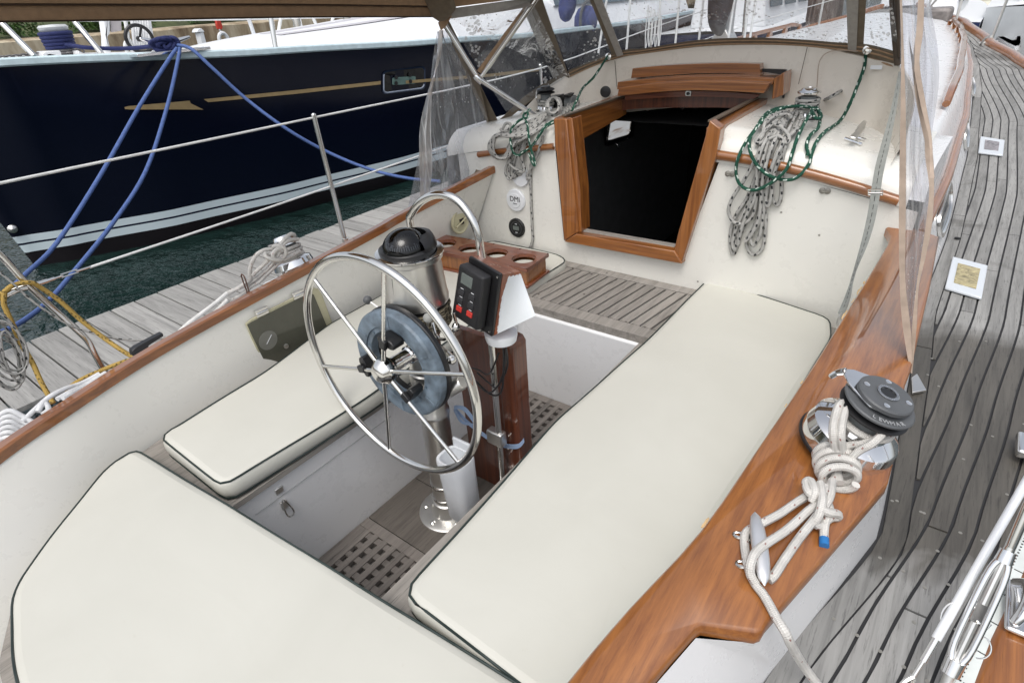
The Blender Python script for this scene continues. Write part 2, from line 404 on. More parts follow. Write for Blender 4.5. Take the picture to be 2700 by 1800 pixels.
# ================================================================== OUR SAILBOAT: the shell
TOE = [(-2.2,1.10),(-1.2,1.34),(-.5,1.47),(-.1,1.548),(.33,1.635),(.85,1.69),(1.5,1.75),(3,1.80),(4.5,1.76),(6.14,1.53),(6.53,1.41),(7.32,1.14),(8.28,.86),(9.1,.42),(9.8,.10)]
INN = [(-2.2,.75),(-.75,1.13),(-.31,1.229),(.198,1.358),(.957,1.328),(1.46,1.30),(2.27,1.32),(3.6,1.304),(4.28,1.269),(5.33,1.219),(6.2,1.144),(7.06,1.03),(7.4,.97),(7.9,.88)]
toe = lambda y: interp(TOE, y)
toep = lambda y: toe(y)-.27*max(0, min(1, (6.5-y)/4.5))      # the port side deck is narrower in view
inn = lambda y: interp(INN, y)
mir = lambda x: .10-x                    # port side of a starboard x
boat = T('sailboat', 'white sailboat with varnished teak trim, seen from its starboard quarter over the open cockpit', 'sailboat', (.05, 0, 0))
ys = [-2.2+.2*i for i in range(61)]
ys = [y for y in ys if y <= 9.81]
# hull sides
mb = MB()
for sgn in (0, 1):
    rows = []
    for y in ys:
        xo = (toep if sgn else toe)(y)+.075; zt = deckz(y); r = []
        for k in range(7):
            t = k/6; x = .05+(xo-.05)*(1-.22*t**2.2-.12*t*max(0, y-5)/5); z = zt-.02-(zt+.9)*t
            r.append((mir(x) if sgn else x, y, z))
        rows.append(r)
    mb.grid(rows, flip=bool(sgn))
r0 = []
mb.add([(toe(-2.2)+.075, -2.2, .4), (mir(toep(-2.2)+.075), -2.2, .4), (mir(.9), -2.0, -.9), (.9, -2.0, -.9)], [(0,1,2,3)])
O('hull', mb, GEL2, boat, smooth=60)
# teak side decks: a black bed of caulking with planks on it
bed = MB(); plank = MB(); rnd = random.Random(7)
ysd = [-1.6+.1*i for i in range(113)]
for sgn in (0, 1):
    fx = (lambda x: mir(x)) if sgn else (lambda x: x); te = toep if sgn else toe
    bed.grid([[(fx(inn(y)-.03 if y < 7.9 else .05), y, deckz(y)-.006), (fx(te(y)+.08), y, deckz(y)-.006)] for y in ysd], flip=not sgn)
    def strip(xa, xb, y0, y1, tone, fx=fx, sgn=sgn):
        if y1-y0 < .04: return
        rows = []; n = max(2, int((y1-y0)/.08)+1)
        for i in range(n+1):
            y = y0+(y1-y0)*i/n; a = xa(y); b = xb(y)
            if b-a < .002: b = a+.002
            rows.append([(fx(a), y, deckz(y)-.005), (fx(a), y, deckz(y)), (fx(b), y, deckz(y)), (fx(b), y, deckz(y)-.005)])
        plank.grid(rows, flip=not sgn, tone=tone)
        for e, rev in ((rows[0], True), (rows[-1], False)): plank.add(e, [(0,1,2,3) if rev != bool(sgn) else (3,2,1,0)], tone=tone)
    # margin plank along the coaming and cabin
    y = -1.5
    while y < 7.6:
        L = rnd.uniform(.8, 1.9); y2 = min(y+L, 7.7); g = rnd.uniform(.72, 1.12)
        strip(lambda q: inn(q)+.003, lambda q: inn(q)+.052, y+.003, y2-.003, g); y = y2
    for k in range(0, 36):
        off = k*.0462
        y = -1.5+rnd.uniform(-.8, 0)
        while y < 9.4:
            L = rnd.uniform(1.3, 2.8); y2 = min(y+L, 9.4); a0 = max(y, -1.5)
            tone = rnd.uniform(.78, 1.13)
            # keep only where the plank lies between margin and toe rail
            lim = lambda q: (inn(q)+.056 if q < 7.9 else (.052))
            n = 40; seg0 = None; prev = None
            for i in range(n+1):
                q = a0+(y2-a0)*i/n; ok = (te(q)-off-.0034)-max(te(q)-off-.0462+.0034, lim(q)) > .0015
                if ok and seg0 is None: seg0 = q
                if (not ok or i == n) and seg0 is not None:
                    e = q if ok else prev
                    strip(lambda q: max(te(q)-off-.0462+.0034, lim(q)), lambda q: te(q)-off-.0034, seg0+.003, e-.003, tone); seg0 = None
                prev = q
            y = y2
bedo = O('side_deck', bed, CAULK, boat, smooth=60)
O('deck_planking', plank, DECKT, boat, smooth=30)
# screws and bungs in the planks
mb = MB(); rnd = random.Random(3)
for (px, py) in [(2457,925+20),(2394,955),(2446,988),(2366,1045),(2475,1018),(2352,1320),(2365,1320),(2436,1352),(2428,1349),(2382,1505),(2320,1470),(2438,1548),(2199,1631),(2260,1674),(2321,1716),(2383,1757),(2532,1404),(2472,1452),(2590,1528),(2500,1582),(2560,1120),(2617,1150),(2540,1210),(2655,1303),(2590,1425),(2520,1660),(2445,1795),(2406,1770),(2700,1118),(2560,780),(2470,770),(2600,900),(2530,900),(2640,760),(2500,1540),(2410,1640)]:
    p = PD(px, py)
    mb = MB(); mb.lathe([(.0042, 0), (.0042, .0008), (.002, .001)], p, seg=10); O('deck_screw', mb, DULL, boat)
# toe rail
for sgn in (0, 1):
    fx = mir if sgn else (lambda x: x); mb = MB(); te = toep if sgn else toe
    mb.grid([[(fx(te(y)+.002), y, deckz(y)-.01), (fx(te(y)+.005), y, deckz(y)+.035), (fx(te(y)+.018), y, deckz(y)+.045), (fx(te(y)+.072), y, deckz(y)+.045), (fx(te(y)+.088), y, deckz(y)+.03), (fx(te(y)+.088), y, deckz(y)-.06)] for y in ysd if y < 9.6], flip=not sgn)
    O('toe_rail', mb, TEAK_CAP, boat, smooth=50)
# cabin sides and roof
ZS = lambda y: .845+.018*y+.003*y*y
ZH = lambda y: 1.05+.022*y
for sgn in (0, 1):
    fx = mir if sgn else (lambda x: x); mb = MB(); rows = []
    for y in [1.38+.1*i for i in range(66)]:
        xi, zd, zs, zh = inn(y), deckz(y), ZS(y), ZH(y); xs = xi-.085
        inner = [(.86 if y > 2.1 else .99, zh+.035), (.45 if y > 2.1 else .985, zh+.10 if y > 2.1 else zh+.037), (.05 if y > 2.1 else .98, zh+.115 if y > 2.1 else zh+.038)]
        sc = (xi-.085)/1.22
        if y < 2.12: xs = max(xs, 1.172)
        sec = [(xi, zd-.01), (xi-.02, zd+.05), (xs, zs-.005), (xs-.012, zs+.03), (xs-.035, zs+.085 if zs+.085 < zh else zh-.02), (xs-.075, zh), (xs-.10, zh+.012)]
        if y < 2.12: sec = sec[:3]+[(xs-.004, zs+.03), (xs-.010, shelfz(1.16, y)-.006)]+[(1.158-.003*k, shelfz(1.158, y)-.003-.0004*k) for k in range(5)]
        else:
            for (a, b) in inner: sec.append((.05+(a-.05)*sc, b))
        rows.append([(fx(a), y, b) for a, b in sec])
    mb.grid(rows, flip=bool(sgn))
    if not sgn: front0 = rows[-1]
    mb.add([rows[-1][i] for i in range(len(rows[-1]))]+[(.05, rows[-1][0][1], rows[-1][0][2])], [tuple(range(len(rows[-1])+1))])
    O('cabin_side', mb, GEL2, boat, smooth=50)
    mb = MB(); pts = []
    for y in [1.5+.15*i for i in range(43)]: pts.append((fx(inn(y)-.072), y, ZS(y)+.004))
    mb.tube(pts, .019, 8, smooth=2); O('cabin_moulding', mb, TEAK_CAP, boat, smooth=50)
    mb = MB(); pts = []
    for y in [2.75+.2*i for i in range(24)]: pts.append((fx(inn(y)-.175), y, ZH(y)+.075))
    pts = [Vector(p) for p in pts]; pts[0].z -= .035; pts[-1].z -= .03
    mb.tube(pts, [.018]+[.021]*(len(pts)-2)+[.018], 8, smooth=3)
    for i in range(1, len(pts), 2):
        p = pts[i]; mb.prism([(p.x-.016, p.y-.07, ZH(p.y)+.008), (p.x-.016, p.y+.07, ZH(p.y)+.008), (p.x-.016, p.y+.03, p.z), (p.x-.016, p.y-.03, p.z)], (.032, 0, 0))
    O('handrail', mb, TEAK_CAP, boat, smooth=40)
    for (y0, L) in ((2.25, .52), (3.72, .5), (5.2, .45)):
        mb = MB(); N = 28; ring = []; inr = []
        def pt(u, w, d):
            y = y0+u; zz = (deckz(y)+ZS(y))/2+w; t = (zz-deckz(y)-.05)/(ZS(y)-deckz(y)-.055); x = lerp(inn(y)-.02, inn(y)-.085, t)+d
            return (fx(x), y, zz)
        for k in range(N):
            a = 2*PI*k/N; cu = math.copysign(abs(math.cos(a))**.5, math.cos(a)); su = math.copysign(abs(math.sin(a))**.7, math.sin(a))
            ring.append((cu*L/2, su*.075))
        rws = [[pt(u*1.0, w*1.0, .002) for u, w in ring], [pt(u*1.0, w, .016) for u, w in ring], [pt(u*.9, w*.82, .016) for u, w in ring], [pt(u*.88, w*.8, .006) for u, w in ring]]
        mb.grid(rws, True, flip=bool(sgn)); f = O('portlight_frame', mb, STEEL, boat, smooth=40)
        mb = MB(); mb.add([pt(u*.89, w*.81, .008) for u, w in ring], [tuple(range(N))]); O('portlight_pane', mb, simple('smoked_glass', (.05,.06,.07), .05) if 'smoked_glass' not in bpy.data.materials else bpy.data.materials['smoked_glass'], f, smooth=0)
# ---- bulkhead with the companionway opening
YB = 1.38
q = [PY(*p, YB) for p in ((1462,312),(1487,633),(1796,693),(1888,409),(1905,372))]
tl, bl, br, tr = q[0], q[1], q[2], PY(1905, 350, YB)
mb = MB(); xl, xr = -1.02, 1.20
def topz(x): return shelfz(x, 1.375)
def colfill(xs, zlo):
    for a, b in zip(xs, xs[1:]): mb.add([(a, YB, zlo(a)), (b, YB, zlo(b)), (b, YB, topz(b)), (a, YB, topz(a))], [(0,1,2,3)])
mb.add([(xl, YB, -.02), (bl.x, YB, -.02), (bl.x, YB, bl.z), (tl.x, YB, topz(tl.x)), (-.7, YB, topz(-.7)), (xl, YB, topz(xl))], [(0,1,2,3,4,5)])
mb.add([(br.x, YB, -.02), (xr, YB, -.02), (xr, YB, topz(xr)), (.8, YB, topz(.8)), (tr.x, YB, topz(tr.x)), (br.x, YB, br.z)], [(0,1,2,3,4,5)])
mb.add([(bl.x, YB, -.02), (br.x, YB, -.02), (br.x, YB, br.z), (bl.x, YB, bl.z)], [(0,1,2,3)])
O('bulkhead', mb, GEL, boat, smooth=0)
# ---- cabin-top ledge either side of the hatch, rising behind into the breakwater
def ledge(x0, x1, n):
    mb = MB(); yy = [1.375, 1.378, 1.385, 1.395, 1.41, 1.43, 1.455, 1.48, 1.50, 1.6, 1.7, 1.85, 2.0, 2.12]
    rows = []
    for y in yy: rows.append([(x0+(x1-x0)*j/n, y, shelfz(x0+(x1-x0)*j/n, y)) for j in range(n+1)])
    mb.grid(rows, flip=True); return mb
XL, XR = -.345, .435
o = O('cabin_ledge', ledge(-1.10, XL, 14), GEL, boat, smooth=70); O('cabin_ledge', ledge(XR, 1.16, 14), GEL, boat, smooth=70)
BT = [((1322,352),1.60),((1375,296),1.76),((1425,245),1.88),((1480,205),1.98),((1550,175),2.04),((1620,155),2.08),((1730,136),2.10),((1840,122),2.11),((1960,117),2.11),((2075,118),2.10),((2160,126),2.08),((2230,140),2.05),((2305,158),2.01),((2372,178),1.95)]
BTOP = [PY(*p, y) for p, y in BT]+[Vector((1.065,1.74,1.33)), Vector((1.09,1.5,1.22))]
BBASE = [Vector((p.x*.985+.0008, p.y-.045, min(p.z-.002, shelfz(p.x, p.y)-.003))) for p in BTOP]
BT3 = smoothpts(BTOP, 4); BB3 = smoothpts(BBASE, 4)
mb = MB(); rows = []
for k in range(7):
    t = k/6; rows.append([a.lerp(b, t)+Vector((0, -.03*(1-t)**3, .0)) for a, b in zip(BB3, BT3)])
mb.grid(rows)
mb.grid([BT3, [p+Vector((0, .02, .006)) for p in BT3], [p+Vector((0, .05, .0)) for p in BT3], [p+Vector((0, .07, -.3)) for p in BT3]])
O('breakwater', mb, CREAM, boat, smooth=70)
for (a, b) in (((1622,160),(1630,262)),((2129,125),(2106,222))):
    pa = PY(*a, 2.075); pb = PY(*b, 2.035); mb = MB(); mb.tube([pa+Vector((0,-.004,0)), pb+Vector((0,-.004,0))], .0016, 6); O('breakwater_seam', mb, bpy.data.materials.get('seam_line') or simple('seam_line', (.12,.10,.08), .6), boat)
mb = MB(); c = PY(1224+990, 238, 2.045); mb.lathe([(.020,0),(.026,.003),(.026,.006),(.018,.008)], c+Vector((0,-.0,0)), (0,-1,0), 24); fh = O('fairlead_hole', mb, BLACK, boat)
mb = MB(); c2 = PY(1597, 242, 1.98); mb.lathe([(.020,0),(.030,.003),(.030,.007),(.016,.01)], c2, (.3,-1,0), 24); O('fairlead_hole', mb, BLACK, boat)
mb = MB(); p = PY(2312, 177, 1.99); mb.add([p+Vector(v) for v in ((-.022,-.012,-.008),(.022,-.016,-.008),(.022,-.016,.008),(-.022,-.012,.008))], [(0,1,2,3)]); O('maker_plate', mb, WHITE, boat, smooth=0)
# ---- cabin interior seen through the opening
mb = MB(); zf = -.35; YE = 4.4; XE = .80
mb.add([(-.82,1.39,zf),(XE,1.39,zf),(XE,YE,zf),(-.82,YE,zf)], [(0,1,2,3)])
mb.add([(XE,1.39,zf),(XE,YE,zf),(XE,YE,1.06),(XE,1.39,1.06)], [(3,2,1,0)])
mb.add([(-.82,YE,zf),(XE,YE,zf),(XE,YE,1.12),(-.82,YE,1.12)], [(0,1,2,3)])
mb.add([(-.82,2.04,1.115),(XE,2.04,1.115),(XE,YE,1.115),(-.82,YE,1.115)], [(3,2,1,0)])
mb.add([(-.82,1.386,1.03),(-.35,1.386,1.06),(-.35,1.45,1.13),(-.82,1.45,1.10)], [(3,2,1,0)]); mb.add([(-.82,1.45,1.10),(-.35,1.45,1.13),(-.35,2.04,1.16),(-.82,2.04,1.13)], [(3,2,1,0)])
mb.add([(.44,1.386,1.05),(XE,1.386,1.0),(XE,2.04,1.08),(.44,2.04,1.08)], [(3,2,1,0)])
O('cabin_interior', mb, DARK, boat, smooth=0)  # the shade inside the cabin is put into these near-black walls
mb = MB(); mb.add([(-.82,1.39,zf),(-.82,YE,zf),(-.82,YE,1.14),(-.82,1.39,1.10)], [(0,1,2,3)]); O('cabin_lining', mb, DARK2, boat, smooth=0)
def plate(pts, nrm, th): 
    m = MB(); m.prism(pts, Vector(nrm)*th); return m
XW = -.80
pl = O('cabin_portlight', plate([PX(*p, XW) for p in ((1588,308),(1667,276),(1662,362),(1594,385))], (1,0,0), .03), BLACK, boat, bevel=.006)
mb = plate([PX(*p, XW+.032) for p in ((1611,322),(1661,308),(1657,352),(1603,370))], (1,0,0), .006)
_rg = [PX(*p, XW+.042) for p in ((1608,320),(1664,304),(1660,355),(1600,373))]
mb2 = MB(); mb2.tube([_rg[k].lerp(_rg[(k+1) % 4], f) for k in range(4) for f in (.1,.5,.9)], .008, 8, closed=True, smooth=3); O('portlight_rim', mb2, STEEL, pl)
EM = NT('painted_daylight_pane'); nz = EM.noise(EM.coord((1,2,14)), 1.2, 2, .5, .2)
cc = EM.ramp(nz, [(.36, (.35,.24,.18)), (.44, (.72,.72,.72)), (.65, (.80,.82,.85))])
EM.pbr(cc, .1, 0, None, **{'Emission Color': cc, 'Emission Strength': .35})  # pane glows by itself, in place of daylight coming through the port
O('portlight_pane', mb, EM.m, pl, smooth=0)
mb = MB(); c = PX(1622, 378, XW+.03)
mb.tube([c, c+Vector((.02,0,-.01)), c+Vector((.03,.015,-.03)), c+Vector((.02,.0,-.035))], .003, 6, smooth=3)
c = PX(1652, 366, XW+.03); mb.lathe([(.008,0),(.008,.015),(.003,.02)], c, (1,0,0), 10); O('portlight_latch', mb, STEEL, pl)
for k, (px, py) in enumerate(((1710,290),(1800,287),(1836,287))):
    mb = MB(); c = PY(px, py, 2.3); mb.lathe([(.014,0),(.014,.01),(.006,.02)], c, (0,-1,-.4), 14); O('cabin_light_fitting', mb, STEEL, boat)
mb = MB(); c = PY(1525, 400, 1.6); mb.lathe([(.03,0),(.035,.02),(.035,.10),(.02,.12)], c+Vector((0,0,-.05)), (0,0,1), 16); O('winch_handle_pocket', mb, BLACK, boat)
# ---- companionway frame
def px_prism(pxs, y, depth): m = MB(); m.prism([PY(*p, y) for p in pxs], (0, depth, 0)); return m
fr = O('companionway_frame', px_prism([(1459,314),(1493,314),(1525,612),(1487,635)], YB-.035, .05), TEAK_Z, boat, bevel=.004)
O('companionway_post', px_prism([(1496,316),(1508,312),(1529,500),(1533,612),(1523,615)], YB-.02, .09), TEAK_Z, fr, bevel=.003)
O('companionway_post', px_prism([(1871,318),(1900,340),(1888,411),(1797,694),(1776,664),(1787,617)], YB-.035, .06), TEAK_Z, fr, bevel=.004)
O('companionway_sill', px_prism([(1519,617),(1778,662),(1798,696),(1486,637)], YB-.045, .05), TEAK_X, fr, bevel=.004)
O('sill_track', px_prism([(1523,606),(1778,650),(1778,661),(1519,615)], YB-.0, .04), GT_X, fr, bevel=.002)
# rails of the hatch along the ledge
for (x0, x1, nm) in ((XL-.004, XL+.035, 'l'), (XR-.035, XR+.012, 'r')):
    mb = MB(); xx = (x0+x1)/2
    mb.add([(x0,1.36,shelfz(xx,1.5)-.145),(x1,1.36,shelfz(xx,1.5)-.145),(x1,2.05,1.15),(x0,2.05,1.15),(x0,1.36,shelfz(xx,1.5)+.012),(x1,1.36,shelfz(xx,1.5)+.012),(x1,2.05,1.262),(x0,2.05,1.262)], [(0,3,2,1),(4,5,6,7),(0,1,5,4),(1,2,6,5),(2,3,7,6),(3,0,4,7)])
    rl = O('hatch_rail', mb, TEAK_Y, boat, bevel=.004)
    mb = MB(); xa = x1-.012 if nm == 'l' else x0-.008; mb.box((xa, 1.39, 1.262 if nm == 'r' else 1.25), (xa+.022, 2.0, 1.272 if nm == 'r' else 1.26))
    O('hatch_runner', mb, simple('worn_brass_runner', (.14,.11,.08), .4, .3) if nm == 'l' else bpy.data.materials['worn_brass_runner'], rl, bevel=.002)
# ---- sliding hatch of varnished teak
hatch = T('sliding_hatch', 'varnished teak sliding hatch pushed forward over the dark companionway opening', 'hatch', tuple(PY(1830, 230, 1.98)))
def band(top, bot, y, depth, sm=4):
    m = MB(); tp = smoothpts([PY(*p, y) for p in top], sm); bp = smoothpts([PY(*p, y) for p in bot], sm)
    V = Vector((0, depth, 0)); m.grid([bp, tp, [p+V for p in tp], [p+V for p in bp], bp]); 
    for e in (0, -1):
        qd = [bp[e], tp[e], tp[e]+V, bp[e]+V]; m.add(qd, [(3,2,1,0) if e else (0,1,2,3)])
    return m
lipt = band([(1632,232),(1730,219),(1830,213),(1940,214),(2030,219)], [(1628,254),(1730,243),(1830,238),(1930,241),(2014,246)], 1.90, .05)
O('hatch_lip', lipt, TEAK_X, hatch, bevel=.006)
O('hatch_panel', band([(1629,217),(1730,206),(1830,200),(1940,200),(2042,206)], [(1627,236),(1730,224),(1830,217),(1940,219),(2036,224)], 1.93, .14), TEAK_X, hatch, bevel=.006)
O('hatch_ridge', band([(1668,181),(1740,174),(1830,169),(1920,167),(2003,169)], [(1664,207),(1740,200),(1830,194),(1920,193),(2005,198)], 2.00, .06), TEAK_X, hatch, bevel=.004)
O('hatch_header', band([(1648,249),(1740,243),(1830,240),(1920,242),(2005,250)], [(1648,264),(1740,258),(1830,255),(1920,257),(1985,262)], 1.945, .02), TEAK_RED, hatch, bevel=.002)
O('hatch_header', band([(1640,262),(1740,256),(1830,253),(1920,255),(1985,260)], [(1560,300),(1700,286),(1830,284),(1900,284),(1935,286)], 1.99, .02), TEAK_DK, hatch, bevel=.002)
mb = px_prism([(2040,208),(2068,190),(2064,252),(2035,263)], 1.93, .13); O('hatch_cheek', mb, TEAK_Z, hatch, bevel=.004)
mb = px_prism([(2004,182),(2070,184),(2076,192),(2067,260),(2062,258),(2066,198),(2010,190)], 2.03, .02); O('hatch_slot', mb, BLACK, hatch)
mb = MB(); cc = PY(1815.5, 246.5, 1.94)
def squircle(c, w, h, y, d): 
    m = MB(); m.prism([Vector((c.x+w*math.copysign(abs(math.cos(a))**.4, math.cos(a)), y, c.z+h*math.copysign(abs(math.sin(a))**.4, math.sin(a)))) for a in [2*PI*k/24 for k in range(24)]], (0, d, 0)); return m
lk = O('hatch_lock', squircle(cc, .015, .012, 1.935, .008), STEEL, hatch)
O('lock_cylinder', MB().lathe([(.008,0),(.008,.004),(.005,.005)], Vector((cc.x, 1.934, cc.z)), (0,-1,0), 16), BLACK, lk)
# ---- teak rub strips on the bulkhead
def rub(pts, y, h=.022):
    m = MB(); P3 = smoothpts([PY(*p, y) for p in pts], 4); m.tube(P3, h, 10); 
    return m
O('rub_strip', rub([(1262,408),(1330,398),(1400,392),(1460,386)], YB-.006, .0165), TEAK_X, boat, smooth=50)
O('rub_strip', rub([(1889,408),(2000,426),(2120,454),(2240,488),(2370,530)], YB-.006, .020), TEAK_X, boat, smooth=50)
# small deck eyes on the bulkhead
for (px, py) in ((1923,458),(2173,503)):
    c = PY(px, py, YB); mb = MB(); mb.lathe([(.012,0),(.012,.003),(.006,.006)], c+Vector((.012,0,0)), (0,-1,0), 14); mb.lathe([(.012,0),(.012,.003),(.006,.006)], c-Vector((.006,0,0)), (0,-1,0), 14)
    mb.tube([c+Vector((-.008,-.006,0)), c+Vector((0,-.02,0)), c+Vector((.012,-.006,0))], .003, 6, smooth=3)
    tw = O('turn_button', mb, DULL, None, label='small steel turn button on the starboard bulkhead, '+('nearer the companionway' if px < 2000 else 'farther out under the teak strip'), cat='fitting', group='turn buttons on the bulkhead')
# ---- cockpit well
XP, XS = -.25, .40
mb = MB(); mb.box((XP-.02, -.80, -.05), (XS+.02, .90, -.012)); O('cockpit_sole', mb, simple('shadowed_sole', (.11,.105,.095), .7), boat)  # shade under the gratings is put into the dark colour of the sole
mb = MB(); mb.box((XP-.03, -.75, -.02), (XP, .84, .455)); f1 = O('port_locker_front', mb, GEL2, boat)
mb = MB(); mb.box((XS, -.75, -.02), (XS+.03, .84, .455)); O('starboard_locker_front', mb, GEL2, boat)
mb = MB(); mb.box((XP-.03, .84, -.02), (XS+.03, .87, .47)); O('bridge_deck_front', mb, GEL2, boat, bevel=.01)
mb = MB(); mb.box((XP-.03, -.78, -.02), (XS+.03, -.75, .455)); O('aft_locker_front', mb, GEL2, boat)
# lid seam and latch on the port locker
mb = MB(); a = PX(674,1356,XP+.001); b = PX(1030,1097,XP+.001); mb.tube([a, b], .0018, 5)
O('lid_seam', mb, simple('seam_grey', (.33,.33,.33), .6), f1)
mb = MB(); c = PX(735,1291,XP); mb.box(tuple(c+Vector((0,-.014,-.012))), tuple(c+Vector((.006,.014,.012)))); O('latch_keeper', mb, STEELB, f1, bevel=.002); mb = MB(); c = PX(748,1330,XP); mb.box(tuple(c+Vector((0,-.012,-.014))), tuple(c+Vector((.010,.012,.02))))
lt = O('latch', mb, STEELB, f1, bevel=.002)
mb = MB(); pts = [PX(px, py, XP+.018) for px, py in ((744,1318),(751,1345),(760,1360),(772,1358),(774,1345),(757,1324))]; mb.tube(pts, .0026, 6, closed=True, smooth=4); O('latch_bail', mb, STEEL, lt)
# seats, of weathered teak under the cushions
BOT = [(-1.0,1.38),(-.93,.8),(-.88,.3),(-.845,-.1),(-.80,-.5),(-.735,-.78),(-.575,-.985),(-.42,-1.135),(-.22,-1.235),(.1,-1.275),(.5,-1.26),(.8,-1.08),(.96,-.7),(1.0,-.3),(1.03,.2),(1.06,.7),(1.08,1.1),(1.08,1.38)]
mb = MB()
def poly(m, pts, z, tone=1.0): m.add([(x, y, z) for x, y in pts], [tuple(range(len(pts)))], tone=tone)
poly(mb, [(XP,-.75),(XP,.86),(-.25,1.38),(-1.0,1.38),(-.93,.8),(-.88,.3),(-.845,-.1),(-.80,-.5),(-.74,-.75)], .472)
poly(mb, [(XS,.86),(XS,-.75),(.96,-.75),(1.0,-.3),(1.03,.2),(1.06,.7),(1.08,1.1),(1.08,1.38),(XS,1.38)], .472)
poly(mb, [(-.76,-.75),(-.60,-1.0),(-.44,-1.16),(-.24,-1.25),(.1,-1.29),(.5,-1.26),(.8,-1.08),(.96,-.75)][::1], .472)
mb.box((XP-.25, -.76, .450), (XP+.012, .86, .4705)); mb.box((XS-.012, -.76, .450), (XS+.2, .86, .4705)); mb.box((XP, -.80, .450), (XS, -.735, .4705))
O('seat_top', mb, GT_Y, boat, smooth=0)
# bridge deck: teak border and slats
bd = MB()
zb = .508
bl1, br1 = (-.30, .865), (.50, .880)
def qd(m, a, b, c, d, z0, z1, tone=1.0): m.prism([(a[0],a[1],z0),(b[0],b[1],z0),(c[0],c[1],z0),(d[0],d[1],z0)], (0,0,z1-z0), tone)
mb = MB(); mb.box((-.55,.862,.465),(.60,1.38,.500)); O('bridge_deck', mb, CAULK, boat)
mb = MB()
qd(mb, (-.42,.852), (.56,.852), (.56,.925), (-.42,.925), .47, zb, .98); qd(mb, (-.50,1.318), (.56,1.318), (.56,1.378), (-.50,1.378), .47, zb, 1.03)
x = -.42; k = 0; rnd = random.Random(2)
while x < .50:
    w = .0430; qd(mb, (x-.055,.931), (x-.055+w,.931), (x+w,1.312), (x,1.312), .48, zb-.001, rnd.uniform(.72,1.05)); x += w+.009
O('bridge_deck_slats', mb, GT_Y, boat, bevel=.0015, seg=1)
# ---- coaming inside, all round the cockpit
TOPC = [PY(1302,440,1.38)]+[PC(*p) for p in ((1070,560),(1000,600),(850,680),(700,760),(520,857),(350,955),(170,1072),(0,1187))]
TOPC += [Vector((x, y, capz(y))) for x, y in ((-.66,-1.22),(-.50,-1.42),(-.25,-1.54),(.1,-1.58),(.5,-1.52),(.80,-1.30),(.93,-.95))]
TOPC += [PC(*p) for p in ((1492,1800),(1660,1600),(1850,1394),(2129,987),(2215,850),(2353,618))]
TOPC += [Vector((1.165,1.38,.925))]
TC = smoothpts(TOPC, 5)
def arc_res(pts, n):
    d = [0]
    for a, b in zip(pts, pts[1:]): d.append(d[-1]+(b-a).length)
    out = []; j = 0
    for i in range(n):
        t = d[-1]*i/(n-1)
        while j < len(d)-2 and d[j+1] < t: j += 1
        s = (t-d[j])/max(1e-9, d[j+1]-d[j]); out.append(pts[j].lerp(pts[j+1], s))
    return out
NB = 120
# match each top point with the nearest bottom point in order
BC = arc_res(smoothpts([(x, y, .45) for x, y in BOT], 5), 400)
TR = arc_res(TC, NB); j = 0; BR = []
for i, p in enumerate(TR):
    best = min(range(j, min(400, j+40)), key=lambda k: (BC[k].x-p.x)**2+(BC[k].y-p.y)**2) if i else 0
    j = max(j, best); BR.append(BC[j] if i < NB-1 else BC[-1])
BR = [BR[max(0,i-1)]*.25+BR[i]*.5+BR[min(NB-1,i+1)]*.25 for i in range(NB)]
rows = []
for k in range(7):
    t = k/6; rows.append([b.lerp(a+Vector((0,0,-.02)), t)+Vector((0,0,0)) for a, b in zip(TR, BR)])
mb = MB(); mb.grid(rows); O('cockpit_coaming', mb, GEL, boat, smooth=70)
# port cap: a narrow varnished rail
def cap_strip(pts, win, wout, z0, z1):
    m = MB(); rows = []; n = len(pts)
    for i, p in enumerate(pts):
        t = (pts[min(i+1, n-1)]-pts[max(i-1, 0)]); t.z = 0; t.normalize(); nn = Vector((-t.y, t.x, 0))
        a = p+nn*win; b = p-nn*wout if True else p
        rows.append([a+Vector((0,0,z0)), a+Vector((0,0,z1-.006)), a-nn*.006+Vector((0,0,z1)), b+nn*.006+Vector((0,0,z1-.004)), b+Vector((0,0,z1-.012)), b+Vector((0,0,z0))])
    m.grid(rows); m.add(rows[0], [tuple(range(6))]); m.add(rows[-1], [tuple(range(5,-1,-1))]); return m
npc = max(i for i, p in enumerate(TC) if p.y > -1.0 and p.x < 0)
stern = [p for p in TC if p.y > -1.6][:]
i1 = next(i for i, p in enumerate(TC) if p.x > .93-.001 and i > npc)
O('port_coaming_cap', cap_strip(TC[:i1+1], .010, .040, -.03, .006), mat_varnish('varnished_port_cap', 1, (.15,.046,.011), (.32,.115,.027)), boat, smooth=40)
# outside of the port coaming, down to the deck
m2 = MB(); m2.grid([[p+Vector((-.050,0,-.02)), Vector((p.x-.20, p.y, deckz(p.y)-.01))] for p in TC[:npc]]); O('port_coaming_outside', m2, GEL2, boat)
# starboard cap: a broad varnished board with the winch on it
capin = [(1492,1800),(1660,1600),(1850,1394),(2000,1178),(2129,987),(2215,850),(2290,728),(2340,645)]
P_in = [PC(*p, .004) for p in capin]; P_in = [Vector((.93,-.95,capz(-.95)))]+P_in
fwd = [Vector((1.10,1.37,capz(1.37))), Vector((1.215,1.37,capz(1.37)))]
P_in2 = [PC(2349,622,.004), PC(2335,598,.004), PC(2308,572,.004)]
outw = [Vector((1.285,1.36,capz(1.36))), Vector((1.30,1.0,capz(1.0)))]+[PC(*p, .004) for p in ((2402,975),(2388,1010),(2368,1118),(2355,1221),(2342,1272),(2180,1460),(2022,1641),(2010,1662),(1993,1668),(1850,1646),(1834,1656),(1770,1728),(1710,1800))]+[Vector((1.03,-.95,capz(-.95)))]
ring = smoothpts(P_in, 3)+P_in2+outw
mb = MB(); n = len(ring); top = [Vector((p.x, p.y, capz(p.y)+.006)) for p in ring]
